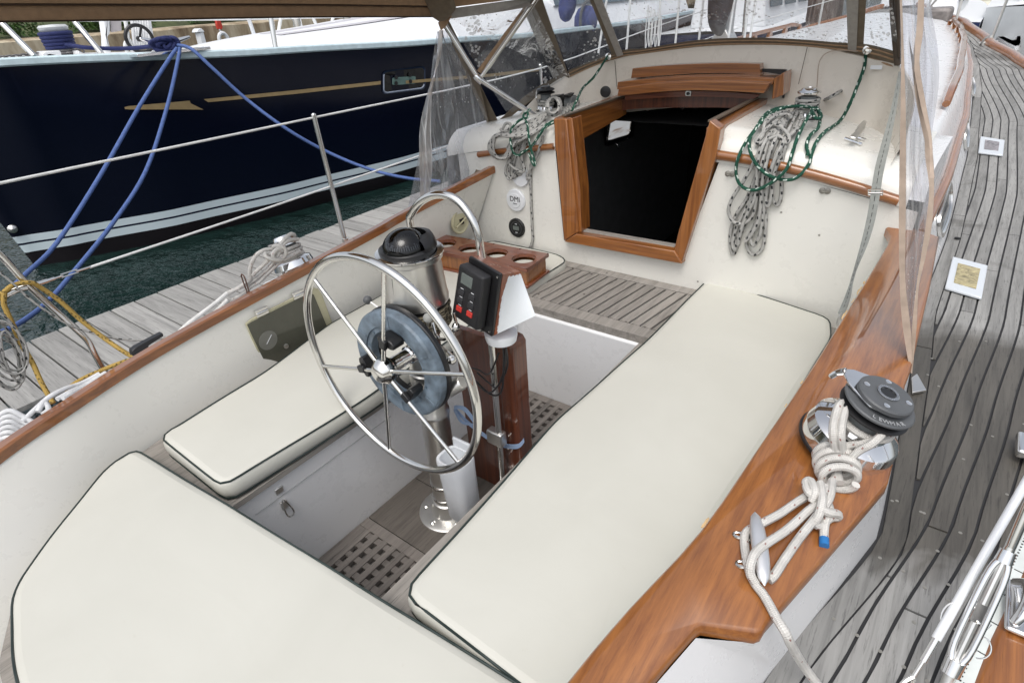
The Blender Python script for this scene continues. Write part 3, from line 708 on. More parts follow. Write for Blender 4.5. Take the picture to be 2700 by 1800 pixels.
cx_ = sum((p.x for p in top))/n
def inset(ps, d):
    out = []
    for i in range(len(ps)):
        a, b, c = ps[i-1], ps[i], ps[(i+1) % len(ps)]; e1 = (b-a); e2 = (c-b); e1.z = e2.z = 0
        if e1.length < 1e-6 or e2.length < 1e-6: out.append(b.copy()); continue
        e1.normalize(); e2.normalize(); n1 = Vector((-e1.y, e1.x, 0)); n2 = Vector((-e2.y, e2.x, 0)); nn = (n1+n2)
        nn = nn.normalized() if nn.length > .2 else n1; out.append(b+nn*d)
    return out
area = sum(top[i].x*top[(i+1) % n].y-top[(i+1) % n].x*top[i].y for i in range(n))
sg = 1 if area > 0 else -1
t_in = inset(top, sg*.006); lo = [p+Vector((0,0,-.034)) for p in top]; mid = [p+Vector((0,0,-.006)) for p in top]
for p in t_in: p.z += .0
mb.grid([lo, mid, t_in], True, flip=(sg < 0)); mb.f.append(tuple(len(mb.v)-n+i for i in (range(n) if sg > 0 else range(n-1, -1, -1)))); mb.uv.append(None); mb.tone.append(1.0)
O('starboard_coaming_cap', mb, TEAK_CAP, boat, smooth=60)
# worn varnish along the inner edge of the cap
mb = MB(); rnd = random.Random(5); si = smoothpts(P_in[3:], 24)
i = 0
while i < len(si)-6:
    L = rnd.choice((2,3,5,7)); sg_ = [p+Vector((-.0015+.002*rnd.random(),0,.0045)) for p in si[i:i+L]]
    if rnd.random() < (.7 if sg_[0].y > .15 else .35) and len(sg_) > 1: mb.tube(sg_, [rnd.uniform(.001,.0034) for _ in sg_], 5)
    i += L+rnd.choice((1,3,6))
O('worn_varnish_edge', mb, simple('bare_wood', (.62,.43,.22), .7), boat)
# white wall outside the starboard coaming
mb = MB(); rows = []
oc = [Vector((1.03,-.95,0))]+[PC(*p) for p in ((1720,1800),(1780,1728),(1860,1646),(2010,1660),(2022,1641),(2180,1460),(2338,1272))]
_a, _b, _c = PC(1712,1798), PC(1838,1652), PC(1990,1664)
seq = [(1.04,-.95,1.10,-.95),(_a.x+.012,_a.y,1.155,-.64),(_b.x+.012,_b.y-.004,1.195,-.47),(_c.x+.008,_c.y-.006,1.236,-.29),(1.27,-.1,1.305,-.01),(1.318,.10,1.352,.19),(1.322,.3,1.352,.28),(1.305,.6,1.342,.6),(1.29,1.0,1.326,1.0),(1.27,1.38,1.298,1.40)]
rows = [[(xb, yb, deckz(yb)-.01), (xb-.006, yb, deckz(yb)+.03), ((xa-.010), ya, capz(ya)-.026)] for xa, ya, xb, yb in seq]
mb.grid(rows, flip=True); O('coaming_outside', mb, GEL2, boat, smooth=50)
for (px, py) in ((1480,700),(1840,742),(1945,560),(2060,560),(2160,620)):
    m = MB(); m.lathe([(.0045,0),(.0045,.001),(.002,.0015)], PY(px, py, YB), (0,-1,0), 10); O('screw_head', m, DULL, boat)
for (px, py) in ((1510,706),(1560,722),(1420,775),(1650,848),(1700,862),(1600,720),(1540,775)):
    m = MB(); m.lathe([(.0055,-.001),(.0055,.0006)], PZ(px, py, zb), seg=12); O('teak_bung', m, GT_DK, boat)
# ---- plexiglass instrument locker in the port coaming side
inst = T('instrument_cover', 'smoked plastic hinged cover over the engine gauge in the port cockpit side', 'panel cover', tuple(PX(760, 880, -.862)))
XW2 = lambda px, py, d=0.0: PX(px, py, -.862+d)
outer = [(645,852),(660,840),(822,757),(836,760),(846,775),(884,878),(700,985)]
m = MB(); m.prism([XW2(*p) for p in outer], (.010,0,0)); O('cover_frame', m, simple('aged_cream_rim', (.42,.40,.27), .35), inst, bevel=.003)
innr = [(651,856),(664,848),(815,772),(826,776),(866,872),(706,972)]
m = MB(); m.prism([XW2(*p, .010) for p in innr], (.003,0,0)); O('smoked_panel', m, simple('smoked_plastic', (.085,.085,.065), .12, var=.1), inst)
for (px, py) in ((690,822),(787,776)):
    m = MB(); c = XW2(px, py, .012); m.box(tuple(c+Vector((-.01,-.028,-.016))), tuple(c+Vector((.004,.028,.016)))); m.tube([c+Vector((.004,-.026,0)), c+Vector((.004,.026,0))], .006, 8)
    O('hinge', m, STEEL, inst, bevel=.0015)
m = MB(); c = XW2(707,897,.013); m.lathe([(.042,0),(.042,.001)], c, (1,0,0), 32); g = O('gauge_dial', m, simple('ghost_dial', (.17,.17,.15), .3), inst)
m = MB(); m.tube([c+Vector((.003,-.012,-.012)), c+Vector((.003,.02,.018))], .0012, 5); O('gauge_needle', m, WHITE, g)
m = MB(); c = XW2(754,912,.013); m.lathe([(.011,0),(.011,.004),(.006,.006)], c, (1,0,0), 18); O('finger_catch', m, STEELB, inst)
# ================================================================== COCKPIT THINGS
# ---- gratings
def grating(name, x0, x1, y0, y1, label, p=.049, hole=.024):
    g = T(name, label, 'grating', ((x0+x1)/2, (y0+y1)/2, 0), 'teak gratings on the cockpit sole')
    m = MB(); b = .042; z0, z1 = -.008, .014
    m.box((x0,y0,z0),(x1,y0+b,z1),.95); m.box((x0,y1-b,z0),(x1,y1,z1),1.05); m.box((x0,y0+b+.0006,z0),(x0+b,y1-b-.0006,z1),.9); m.box((x1-b,y0+b+.0006,z0),(x1,y1-b-.0006,z1),1.0)
    O('frame', m, GT_GR, g, bevel=.002)
    m = MB(); rnd = random.Random(name+str(y0)); w = p-hole
    n = int((x1-x0-2*b)/p); ox = (x1-x0-2*b-n*p+w)/2-w
    for i in range(n+2):
        xa = x0+b+ox+i*p; xb = xa+w; xa = max(xa, x0+b); xb = min(xb, x1-b)
        if xb-xa > .004: m.box((xa,y0+b,z0),(xb,y1-b,z1+(.0015 if i % 2 else .0)-.0003), rnd.uniform(.8,1.12))
    n = int((y1-y0-2*b)/p)
    for i in range(n+1):
        ya = y0+b+hole+i*p; yb = min(ya+w, y1-b)
        if yb-ya > .004: m.box((x0+b,ya,z0+.002),(x1-b,yb,z1-.004), rnd.uniform(.75,1.0))
    O('lattice', m, GT_GR, g, bevel=.0012, seg=1)
grating('sole_grating', -.247, .397, -.742, -.213, 'weathered teak grating with square holes, aft of the steering pedestal')
grating('sole_grating', -.247, .397, .30, .835, 'weathered teak grating with square holes, forward of the pedestal below the slatted step')
m = MB(); m.box((-.247,-.209,-.008),(.397,.05,.012),1.0); m.box((-.247,.053,-.008),(.397,.296,.012),.92)
O('floor_board', m, GT_DK, None, bevel=.002, label='flat damp grey teak panel the steering pedestal stands on', cat='floor panel')
# ---- cushions
def cushion(outl, label, ztop=.545, zbot=.476, crown=.004, sm=6, corner=.03):
    th = T('seat_cushion', label, 'cushion', (sum(p[0] for p in outl)/len(outl), sum(p[1] for p in outl)/len(outl), zbot), 'cream cockpit cushions')
    # round the corners
    pts = []; n = len(outl)
    for i in range(n):
        a, b, c = Vector(outl[i-1]).to_2d(), Vector(outl[i]).to_2d(), Vector(outl[(i+1) % n]).to_2d()
        d1 = (a-b); d2 = (c-b); r = min(corner, d1.length*.45, d2.length*.45); p1 = b+d1.normalized()*r; p2 = b+d2.normalized()*r
        for k in range(sm+1):
            t = k/sm; pts.append(p1*(1-t)**2+b*2*t*(1-t)+p2*t*t)
    # resample
    L = [Vector((p.x, p.y, 0)) for p in pts]; L.append(L[0].copy()); R = arc_res(L, 161)[:-1]; n = len(R)
    ar = sum(R[i].x*R[(i+1) % n].y-R[(i+1) % n].x*R[i].y for i in range(n)); sg = 1 if ar > 0 else -1
    if sg < 0: R = R[::-1]
    nrm = []
    for i in range(n): t = (R[(i+1) % n]-R[i-1]).normalized(); nrm.append(Vector((t.y, -t.x, 0)))
    rows = []
    for off, z in ((-.012, zbot), (-.002, zbot+.004), (.004, zbot+.02), (.005, (zbot+ztop)/2), (.003, ztop-.012), (-.003, ztop-.002), (-.009, ztop+.0015), (-.022, ztop+.005)):
        rows.append([R[i]+nrm[i]*off+Vector((0,0,z+(0 if off == -.022 else 1)*(.0014*math.sin(i*.37+z*60)+.001*math.sin(i*.11)))) for i in range(n)])
    last = rows[-1]
    bm = MB(); bm.grid(rows, True)
    # crowned top, split as a grid of strips across the long way so that shading stays soft
    C_ = sum(last, Vector())/n
    prev = last
    R2 = []
    for f, h in ((.86,.55),(.70,.8),(.5,.93),(.28,.99),(.0,1.0)):
        R2.append([C_+(p-C_)*f+Vector((0,0,0)) for p in last])
        for q, p in zip(R2[-1], last): q.z = p.z*(f)+(ztop+.005)*(1-f)+crown*h
    bm.grid([last]+R2, True)
    O('cover', bm, VINYL, th, smooth=60)
    tp = MB(); tp.tube([R[i]+nrm[i]*-.002+Vector((0,0,ztop-.001+.0014*math.sin(i*.37+ztop*60))) for i in range(n)], .0034, 6, closed=True)
    O('piping', tp, PIPING, th, smooth=60)
    tp = MB(); tp.tube([R[i]+nrm[i]*.0+Vector((0,0,zbot+.005)) for i in range(n)], .0034, 6, closed=True)
    O('piping', tp, PIPING, th, smooth=60)
    return th
Zc = .545
def pz(l): return [tuple(PZ(px, py, Zc))[:2] for px, py in l]
a = pz([(418,1152),(585,1284),(963,1052),(1255,846),(1496,686),(1472,671)])
cushion(a+[(-.80,1.36),(-.865,1.2),(-.835,.6),(-.815,.2)]+pz([(690,985)]), 'long cream cushion with dark piping along the port side seat, behind the wheel', corner=.045)
a = pz([(1057,1563),(1200,1409),(1466,1108),(1697,905),(1866,735),(2190,838)])
cushion(a[:5]+[(a[5][0], a[5][1])]+[(1.055,1.15),(1.03,.5),(1.005,.0),(.985,-.35),(.965,-.72)]+[tuple(PZ(1480,1886,Zc))[:2]], 'long cream cushion with dark piping along the starboard seat, beside the coaming winch', corner=.05)
a = pz([(354,1180),(700,1389),(1340,1782),(1450,1850)])
f2 = a[0]; f3 = a[-1]
cushion(a+[(.94,-.93),(.86,-1.06),(.5,-1.22),(.1,-1.25),(-.14,-1.22)]+[(-.36,-1.16),(-.50,-1.02)]+[(-.66,-.82)], 'broad rounded cream cushion across the helm seat, aft of the wheel', corner=.06)
# ---- steering pedestal
ped = T('steering_pedestal', 'stainless steering pedestal with a six-spoked destroyer wheel and a rope-wrapped collar', 'pedestal', (.02, 0, .012))
PCX = .000
def pc(z): return Vector((PCX+.016*z, .0, z))
AX = Vector((.016,0,1)).normalized()
m = MB(); m.lathe([(.118,0),(.118,.006),(.11,.010),(.07,.014),(.062,.03),(.060,.07),(.054,.075)], pc(.012), AX, 48); fl = O('base_flange', m, STEELB, ped, smooth=40)
for k in range(6):
    a = PI/6+k*PI/3; c = pc(.022)+Vector((.093*math.cos(a), .093*math.sin(a), 0)); m = MB(); m.lathe([(.010,0),(.010,.004),(.005,.008)], c, seg=14); O('bolt', m, STEEL, fl)
m = MB(); m.lathe([(.052,0),(.052,.42),(.056,.425),(.056,.44),(.052,.445),(.052,.60)], pc(.08), AX, 40); O('column', m, STEELB, ped, smooth=40)
for z in (.095, .165): m = MB(); m.lathe([(.0525,0),(.0565,.002),(.0565,.012),(.0525,.014)], pc(z), AX, 32); O('clamp_band', m, STEEL, ped)
m = MB(); m.lathe([(.060,0),(.064,.01),(.064,.05),(.058,.055),(.056,.18),(.066,.20),(.070,.22),(.082,.245)], pc(.645), AX, 40); O('throat', m, STEELB, ped, smooth=40)
m = MB()
for k in range(7): 
    c = pc(.882+k*.0095); m.tube([c+Vector((.096*math.cos(t), .096*math.sin(t), 0))*(1+.012*math.sin(5*t+k)) if False else c+Vector(((.098+.002*math.sin(3*t+k*2))*math.cos(t), (.098+.002*math.sin(3*t+k*2))*math.sin(t), .001*math.sin(4*t+k))) for t in [2*PI*i/40 for i in range(40)]], .0058, 6, closed=True)
O('rope_wrapping', m, mat_rope('tarred_cord', (.23,.20,.135), (.03,.025,.015), rate=40, duty=.5, vduty=.4), ped)
m = MB(); m.lathe([(.094,0),(.097,.004),(.097,.014),(.092,.016)], pc(.946), AX, 48); O('black_band', m, BLACK, ped)
m = MB(); m.lathe([(.102,0),(.103,.010),(.099,.030),(.091,.135),(.093,.141),(.099,.143),(.099,.154),(.092,.158),(.03,.160)], pc(.960), AX, 64); bn = O('binnacle', m, STEELB, ped, smooth=35)
m = MB(); c = pc(1.0); m.tube([c+Vector((.01,-.0975,-.015)), c+Vector((.012,-.0915,.085))], .0009, 4); O('binnacle_seam', m, DARK, bn)
m = MB(); m.lathe([(.100,0),(.104,.003),(.104,.007),(.094,.009)], pc(1.116), AX, 48); O('top_ring', m, STEEL, ped)
ct = pc(1.123)+Vector((-.008,0,0))
cpt = T('compass', 'black domed steering compass with white card marks on top of the binnacle', 'compass', tuple(ct))
m = MB(); m.lathe([(.086,0),(.086,.010),(.078,.016)], ct, AX, 48); O('compass_base', m, BLACK, cpt)
m = MB(); c0 = ct+Vector((.006,-.012,.006)); m.lathe([(.070*math.cos(t), .066*math.sin(t)) for t in [PI/2*i/14 for i in range(15)]], c0, (0,-.18,1), 48)
t = NT('smoked_dome'); gl = t.n('BsdfGlossy', {'Color': (1,1,1,1), 'Roughness': .02}); tr = t.n('BsdfTransparent', {'Color': (.30,.31,.33,1)}); fr = t.n('Fresnel', {'IOR': 1.5})
mx = t.n('MixShader', {0: fr.outputs[0], 1: tr.outputs[0], 2: gl.outputs[0]}); t.t.links.new(mx.outputs[0], t.out.inputs[0])
O('dome', m, t.m, cpt, smooth=80)
m = MB(); m.lathe([(.058,0),(.052,.018),(.030,.026),(.002,.028)], c0+Vector((0,0,.004)), (0,-.1,1), 40); cd = O('compass_card', m, BLACK, cpt)
m = MB()
for k in range(48):
    a = 2*PI*k/48; L = .010 if k % 6 == 0 else .006; 
    for rr in ((.0545,.013),): 
        p = c0+Vector((math.cos(a)*rr[0], math.sin(a)*rr[0], .004+rr[1])); o = Vector((math.cos(a), math.sin(a), 0)); tt = Vector((-math.sin(a), math.cos(a), 0))*.0010
        m.prism([p-tt-o*.002+Vector((0,0,.008 if k % 6 else .012)), p+tt-o*.002+Vector((0,0,.008 if k % 6 else .012)), p+tt+o*.001, p-tt+o*.001], o*.0012)
O('card_marks', m, WHITE, cd, smooth=0)
for k, s in enumerate(('N','3','6','E','12','15','S','21','24','W','30','33')):
    a = 2*PI*k/12-.6; o = Vector((math.cos(a), math.sin(a), 0)); p = c0+o*.0475+Vector((0,0,.026))
    text_obj(s, .013, frame_at(p, Vector((-math.sin(a), math.cos(a), 0)), -o*.5+Vector((0,0,1))*.9), WHITE, cd)
m = MB(); m.tube([c0+Vector((0,-.030,.030)), c0+Vector((0,-.034,.052))], .0009, 5); O('lubber_line', m, WHITE, cpt)
m = MB(); 
prof = [Vector((.0,.02,.0))]
hd = []
for i in range(9):
    u = i/8; hd.append([ct+Vector((.004,.008,.010))+Vector((.083*math.cos(a)*(1-.25*u*u), .083*math.sin(a)*(1-.1*u), .046*u*(1-.25*u))) for a in [PI*(-.06+1.12*k/20) for k in range(21)]])
m.grid(hd); m.grid([hd[-1], [ct+Vector((.004+.046*math.cos(a), .030+.03*math.sin(a), .05)) for a in [PI*(-.06+1.12*k/20) for k in range(21)]]])
O('compass_hood', m, BLACK, cpt, smooth=50)
# throttle and gear levers
for (px, py, y, q) in ((969,791,-.02,(-.075,0,-.06)), (1129,838,-.10,(.03,.05,-.03))):
    c = PY(px, py, y); m = MB(); m.tube([c, c+Vector(q)], .0042, 8); lv = O('control_lever', m, STEELB, ped) if False else None
    end = pc(.84)+Vector((-.06,0,0)) if px < 1000 else pc(.82)+Vector((.05,-.04,0))
    m = MB(); m.tube([c, c.lerp(end, .5)+Vector((0,0,-.004)), end], .0042, 8, smooth=3); lv = O('control_lever', m, STEELB, ped)
    m = MB(); m.lathe([(.015*math.sin(t), -.015*math.cos(t)) for t in [PI*i/12 for i in range(13)]], c, seg=20); O('lever_knob', m, RUBBER if px < 1000 else simple('worn_grey_knob', (.30,.30,.28), .5), lv, smooth=80)
m = MB(); c = PY(1187,945,-.03); m.lathe([(.016,-.02),(.016,.012),(.012,.014),(.012,.022),(.006,.026)], c, (1,-.5,.1), 12); m.tube([c+Vector((-.06,.03,0)), c], .010, 10); O('brake_knob', m, STEEL, ped)
m = MB(); c = PY(1190,870,-.03); m.tube([PY(1140,850,-.06), PY(1150,885,-.07), PY(1170,895,-.07), PY(1188,880,-.06)], .005, 8, smooth=4); O('pad_eye', m, STEEL, ped)
m = MB(); c = PY(1202,862,.0); m.lathe([(.006,-.012),(.014,-.004),(.014,.004),(.006,.012)], c, (1,0,.2), 14); m.tube([c, PY(1193,875,.0)], .006, 8); m.tube([PY(1196,826,0.0), PY(1205,858,0.0)], .005, 8); O('shackle', m, STEEL, ped)
# guard rail hoop
m = MB(); YG = .13
hp = [Vector((-.075,YG,.62)), Vector((-.073,YG,.9))]+[PY(*p, YG) for p in ((1083,600),(1088,560),(1118,526),(1160,513),(1205,528),(1243,575),(1262,625),(1268,665))]
hp += [Vector((.205,YG,.95)), PY(1296,900,YG), PY(1311,1080,YG), PY(1326,1268,YG), Vector((.170,YG,.012))]
m.tube(hp, .0125, 14, smooth=6); gd = O('guard_rail', m, STEEL, ped, smooth=60)
m = MB(); c = PY(1318,1155,YG); m.box(tuple(c+Vector((-.05,-.018,-.03))), tuple(c+Vector((.02,.018,.03)))); O('rail_clamp', m, STEELB, gd, bevel=.006)
# white drink holder strapped low on the column
dh = T('drink_holder', 'white plastic open-topped holder strapped to the front of the pedestal column', 'holder', tuple(pc(.2)))
topc = [PY(*p, y) for p, y in (((1156,1163),-.065),((1232,1142),-.01),((1262,1168),-.03),((1276,1195),-.05),((1262,1225),-.10),((1180,1232),-.11))]
ztp = .395
def dring(cx, cy, w, d, z, n=28): return [Vector((cx+w*math.copysign(abs(math.cos(a))**.55, math.cos(a)), cy+d*math.copysign(abs(math.sin(a))**.55, math.sin(a)), z)) for a in [2*PI*k/n for k in range(n)]]
dcx, dcy = PY(1216,1240,-.06).x, -.078
m = MB(); m.grid([dring(dcx+.004,dcy,.040,.032,.15), dring(dcx+.003,dcy,.052,.042,.162), dring(dcx,dcy,.057,.048,.33), dring(dcx-.002,dcy,.060,.051,.425), dring(dcx-.002,dcy,.058,.049,.432), dring(dcx-.002,dcy,.050,.041,.430), dring(dcx-.002,dcy,.044,.036,.31), dring(dcx-.002,dcy,.034,.028,.30)], True); m.add(dring(dcx+.004,dcy,.040,.032,.15), [tuple(range(27,-1,-1))]); m.add(dring(dcx-.002,dcy,.034,.028,.30), [tuple(range(28))])
O('holder_body', m, WHITE, dh, smooth=50)
m = MB(); m.box((dcx-.052, -.033, .20), (dcx+.035, -.022, .465)); O('back_plate', m, WHITE, dh, bevel=.004)
# ---- the wheel
WC = PX(1016, 975, .045); WR = .363
m = MB(); m.tube([WC+Vector((WR*math.cos(a), 0, WR*math.sin(a))) for a in [2*PI*k/96 for k in range(96)]], .0125, 14, closed=True); wh = O('steering_wheel', m, STEEL, ped, smooth=80)
for (px, py) in ((826,732),(1012,690),(1228,987),(1208,1218),(1027,1188),(852,965)):
    d = PY(px, py, WC.y)-WC; d = Vector((d.x, 0, d.z)).normalized()
    m = MB(); m.tube([WC+Vector((0,-.006,0))+d*.03, WC+d*(WR-.006)], [.0075,.0062], 10); O('spoke', m, STEEL, wh, smooth=60)
m = MB(); m.lathe([(.012,.06),(.024,.055),(.026,.02),(.040,.014),(.044,.0),(.042,-.014),(.036,-.02),(.030,-.030),(.022,-.036),(.004,-.038)], WC, (0,1,0), 36); O('hub', m, STEEL, wh, smooth=35)
m = MB(); m.lathe([(.014,.03),(.014,.05),(.024,.052),(.024,.09),(.030,.095),(.030,.125),(.020,.13),(.020,.19)], WC, (0,1,0), 28); O('wheel_shaft', m, CHROME, wh, smooth=35)
# ---- autopilot drive ring behind the wheel
DC = PX(1040, 967, .045); DC.y = WC.y+.055
ap = T('autopilot_drive', 'weathered blue-grey plastic autopilot drive ring clamped behind the wheel', 'autopilot drive', tuple(DC))
BLUEG = simple('weathered_blue_plastic', (.135,.175,.215), .5, var=.5, scale=22, bump=.2)
m = MB(); m.lathe([(.114,.02),(.114,-.005),(.116,-.008),(.132,-.008),(.1335,-.013),(.150,-.0145),(.172,-.014),(.177,-.0125),(.182,-.006),(.183,.010),(.181,.020)], DC, (0,1,0), 72, cap=False); O('ring_cover', m, BLUEG, ap, smooth=30)
m = MB(); m.lathe([(.114,.022),(.181,.022),(.185,.026),(.185,.038),(.114,.040),(.114,.022)], DC, (0,1,0), 72, cap=False); O('ring_back', m, BLACK, ap, smooth=30)
for k in range(6):
    a = 2*PI*k/6+.5; o = Vector((math.cos(a),0,math.sin(a))); tn = Vector((-math.sin(a),0,math.cos(a))); c = DC+Vector((0,-.0145,0)); m = MB(); m.prism([c+o*.137-tn*.003, c+o*.137+tn*.003, c+o*.174+tn*.003, c+o*.174-tn*.003], (0,-.0022,0)); O('moulded_rib', m, BLUEG, ap, bevel=.0008)
for k in range(12):
    a = 2*PI*k/12+.2; c = DC+Vector((.124*math.cos(a), -.0085, .124*math.sin(a))); m = MB(); m.lathe([(.005,0),(.005,.0015),(.002,.002)], c, (0,-1,0), 8); O('screw', m, simple('dull_screw', (.09,.13,.17), .4) if 'dull_screw' not in bpy.data.materials else bpy.data.materials['dull_screw'], ap)
for (px, py) in ((1015,879),(948,968),(1096,1070)):
    c = PY(px, py, WC.y); d = (c-WC); d = Vector((d.x,0,d.z)).normalized(); tt = Vector((-d.z,0,d.x)); m = MB()
    c = WC+d*(.105 if px != 948 else .112)
    m.prism([c-tt*.034-d*.008, c-tt*.02-d*.014, c+tt*.02-d*.014, c+tt*.034-d*.008, c+tt*.034+d*.008, c+tt*.02+d*.014, c-tt*.02+d*.014, c-tt*.034+d*.008], (0,.045,0)); m.prism([c-tt*.012-d*.016, c+tt*.012-d*.016, c+tt*.012+d*.016, c-tt*.012+d*.016], (0,-.014,0)); O('spoke_clamp', m, BLACK, ap, bevel=.003)
a0, a1 = PY(1148,1052,-.10), PY(1222,1008,-.06)
m = MB(); m.lathe([(.020,0),(.026,.004),(.026,.03),(.024,.032),(.024,.13),(.020,.136)], a0+Vector((-.012,-.0,-.006)), (a1-a0), 28); O('drive_motor', m, STEELB, ap, smooth=35)
m = MB(); m.lathe([(.030,-.03),(.030,.012),(.024,.016)], a0, (a1-a0), 24); O('motor_mount', m, BLUEG, ap)
# ---- autopilot control head on its teak box
ah = T('autopilot_control', 'black autopilot keypad on a worn teak and white painted box beside the compass', 'instrument', tuple(PY(1321,874,YG)))
F = [PY(1246,678,.085), PY(1326,724,.045), PY(1303,884,.045), PY(1221,831,.085)]     # TL TR BR BL
Bk = [PY(1277,669,.17), PY(1371,716,.145), PY(1412,832,.115), PY(1305,840,.17)]
def hexa(F, B): m = MB(); m.add(F+B, [(0,3,2,1),(4,5,6,7),(0,1,5,4),(1,2,6,5),(2,3,7,6),(3,0,4,7)]); return m
t = NT('worn_painted_teak'); v = t.coord(); nz = t.noise(v, 60, 6, .75); z = t.n('SeparateXYZ', {0: t.n('TexCoord').outputs['Object']})
g = t.noise(t.coord((26,26,2)), 1.5, 6)
wood = t.ramp(g, [(.3,(.13,.03,.012)), (.7,(.27,.08,.03))])
bb = hexa(F, Bk)
ed = t.math('ADD', t.math('MULTIPLY', z.outputs[0], 1.0), t.math('MULTIPLY', nz, .03))
fm = t.ramp(t.math('ADD', t.math('MULTIPLY', nz, .35), 0.25), [(.50,(0,0,0)),(.52,(1,1,1))])
wood_m = t.pbr(t.mix(t.ramp(nz, [(.60,(0,0,0)),(.64,(1,1,1))]), wood, (.45,.40,.35)), .4, 0, t.bump(nz, .4, .001), **{'Coat Weight': .7, 'Coat Roughness': .1})
bb.f.pop(3); bb.uv.pop(3); bb.tone.pop(3)
bx = O('teak_box', bb, wood_m, ah, bevel=.0)
# chipped white paint over the starboard face of the box
def quadpt(Q, u, v): return (Q[0]*(1-u)+Q[1]*u)*(1-v)+(Q[3]*(1-u)+Q[2]*u)*v
SF = [F[1], Bk[1], Bk[2], F[2]]; nrmS = (SF[1]-SF[0]).cross(SF[3]-SF[0]).normalized()
if nrmS.x < 0: nrmS = -nrmS
m = MB(); NN = 14
for i in range(NN):
    for j in range(NN):
        u0, u1, v0, v1 = i/NN, (i+1)/NN, j/NN, (j+1)/NN
        m.add([quadpt(SF,u0,v0), quadpt(SF,u0,v1), quadpt(SF,u1,v1), quadpt(SF,u1,v0)], [(0,1,2,3)], [((u0,v0),(u0,v1),(u1,v1),(u1,v0))])
t = NT('chipped_paint_on_teak'); uvn = t.n('UVMap').outputs[0]; sx = t.n('SeparateXYZ', {0: uvn}); u, v = sx.outputs[0], sx.outputs[1]
nz = t.noise(uvn, 9, 6, .7); a = t.math('SUBTRACT', u, t.math('MULTIPLY_ADD', t.math('MAXIMUM', t.math('SUBTRACT', .38, v), 0.0), .7, .05))
k_ = t.math('MINIMUM', a, t.math('SUBTRACT', v, .03)); k_ = t.math('ADD', k_, t.math('MULTIPLY_ADD', nz, .16, -.08))
g = t.noise(t.coord((26,26,2)), 1.5, 6); wood = t.ramp(g, [(.3,(.13,.03,.012)), (.7,(.27,.08,.03))])
t.pbr(t.mix(t.ramp(k_, [(.02,(0,0,0)),(.03,(1,1,1))]), wood, (.66,.69,.71)), .35, 0, t.bump(k_, .2, .001)); O('painted_side', m, t.m, bx, smooth=30)
nF = (F[3]-F[0]).cross(F[1]-F[0]).normalized()
if nF.y > 0: nF = -nF
def fq(u0, v0, u1, v1, d0, d1): return hexa([quadpt(F, *q)+nF*d1 for q in ((u0,v0),(u1,v0),(u1,v1),(u0,v1))], [quadpt(F, *q)+nF*d0 for q in ((u0,v0),(u1,v0),(u1,v1),(u0,v1))])
bz = O('bezel', fq(-.03,-.02,1.0,1.01,.0,.010), BLACK, ah, bevel=.003)
kp = O('keypad', fq(-.02,.06,.80,.93,.010,.045), simple('matt_black_case', (.018,.018,.02), .5), ah, bevel=.007, seg=3)
O('display', fq(.13,.15,.50,.32,.044,.0465), LCD, kp, bevel=.001)
for i, v in enumerate((.42,.56,.70)):
    for j, u in enumerate((.12,.46)):
        vv = v-.02*j; O('button', fq(u,vv,u+.17,vv+.085,.044,.048), REDB if i == 2 else RUBBER if False else (simple('key_grey', (.035,.036,.04), .4) if 'key_grey' not in bpy.data.materials else bpy.data.materials['key_grey']) if i < 2 else REDB, kp, bevel=.001)
        m = fq(u+.04,vv-.028,u+.13,vv-.018,.0448,.0455); O('button_mark', m, WHITE, kp, smooth=0)
for u, v in ((.93,.05),(.93,.95)): m = MB(); m.lathe([(.004,0),(.004,.002),(.001,.003)], quadpt(F,u,v)+nF*.010, nF, 10); O('screw', m, STEEL, bz)
m = MB(); c = PY(1321,880,YG-.02); m.lathe([(.02,-.03),(.048,-.022),(.052,-.005),(.052,.006),(.03,.02)], c, (0,0,1), 36); O('white_base', m, WHITE, ah, smooth=35)
m = MB(); m.tube([PY(1330,892,.10), PY(1338,960,.10), PY(1318,1010,.10), PY(1290,1035,.09), PY(1262,1015,.12)], .0035, 6, smooth=6)
m.tube([PY(1326,895,.10), PY(1328,960,.09), PY(1322,1030,.09), PY(1295,1040,.09), PY(1250,1000,.12)], .0035, 6, smooth=6)
m.tube([PY(1315,930,.09), PY(1290,985,.09), PY(1262,975,.13), PY(1245,970,.15)], .003, 6, smooth=6)
m.tube([PY(1258,982,.11), PY(1290,1010,.09), PY(1310,1020,.085), PY(1330,970,.09), PY(1334,900,.10)], .003, 6, smooth=6)
O('loose_cable', m, BLACK, None, label='black cables looping down from the autopilot head round the guard rail', cat='cable')
# ---- varnished teak table leaf folded down against the guard
lf = T('folded_table', 'varnished teak cockpit table folded down forward of the pedestal', 'table', (.1, .22, .012))
m = MB(); m.box((-.05,.205,.014),(.172,.228,.745)); O('leaf', m, TEAK_DK, lf, bevel=.004)
m = MB(); m.prism([(.177,.175,.014),(.250,.175,.014),(.250,.175,.755),(.238,.175,.775),(.186,.175,.780),(.177,.175,.77)], (0,.075,0)); O('stile', m, TEAK_Z if False else mat_varnish('dark_varnished_stile', 2, (.04,.010,.004), (.15,.040,.015)), lf, bevel=.005)
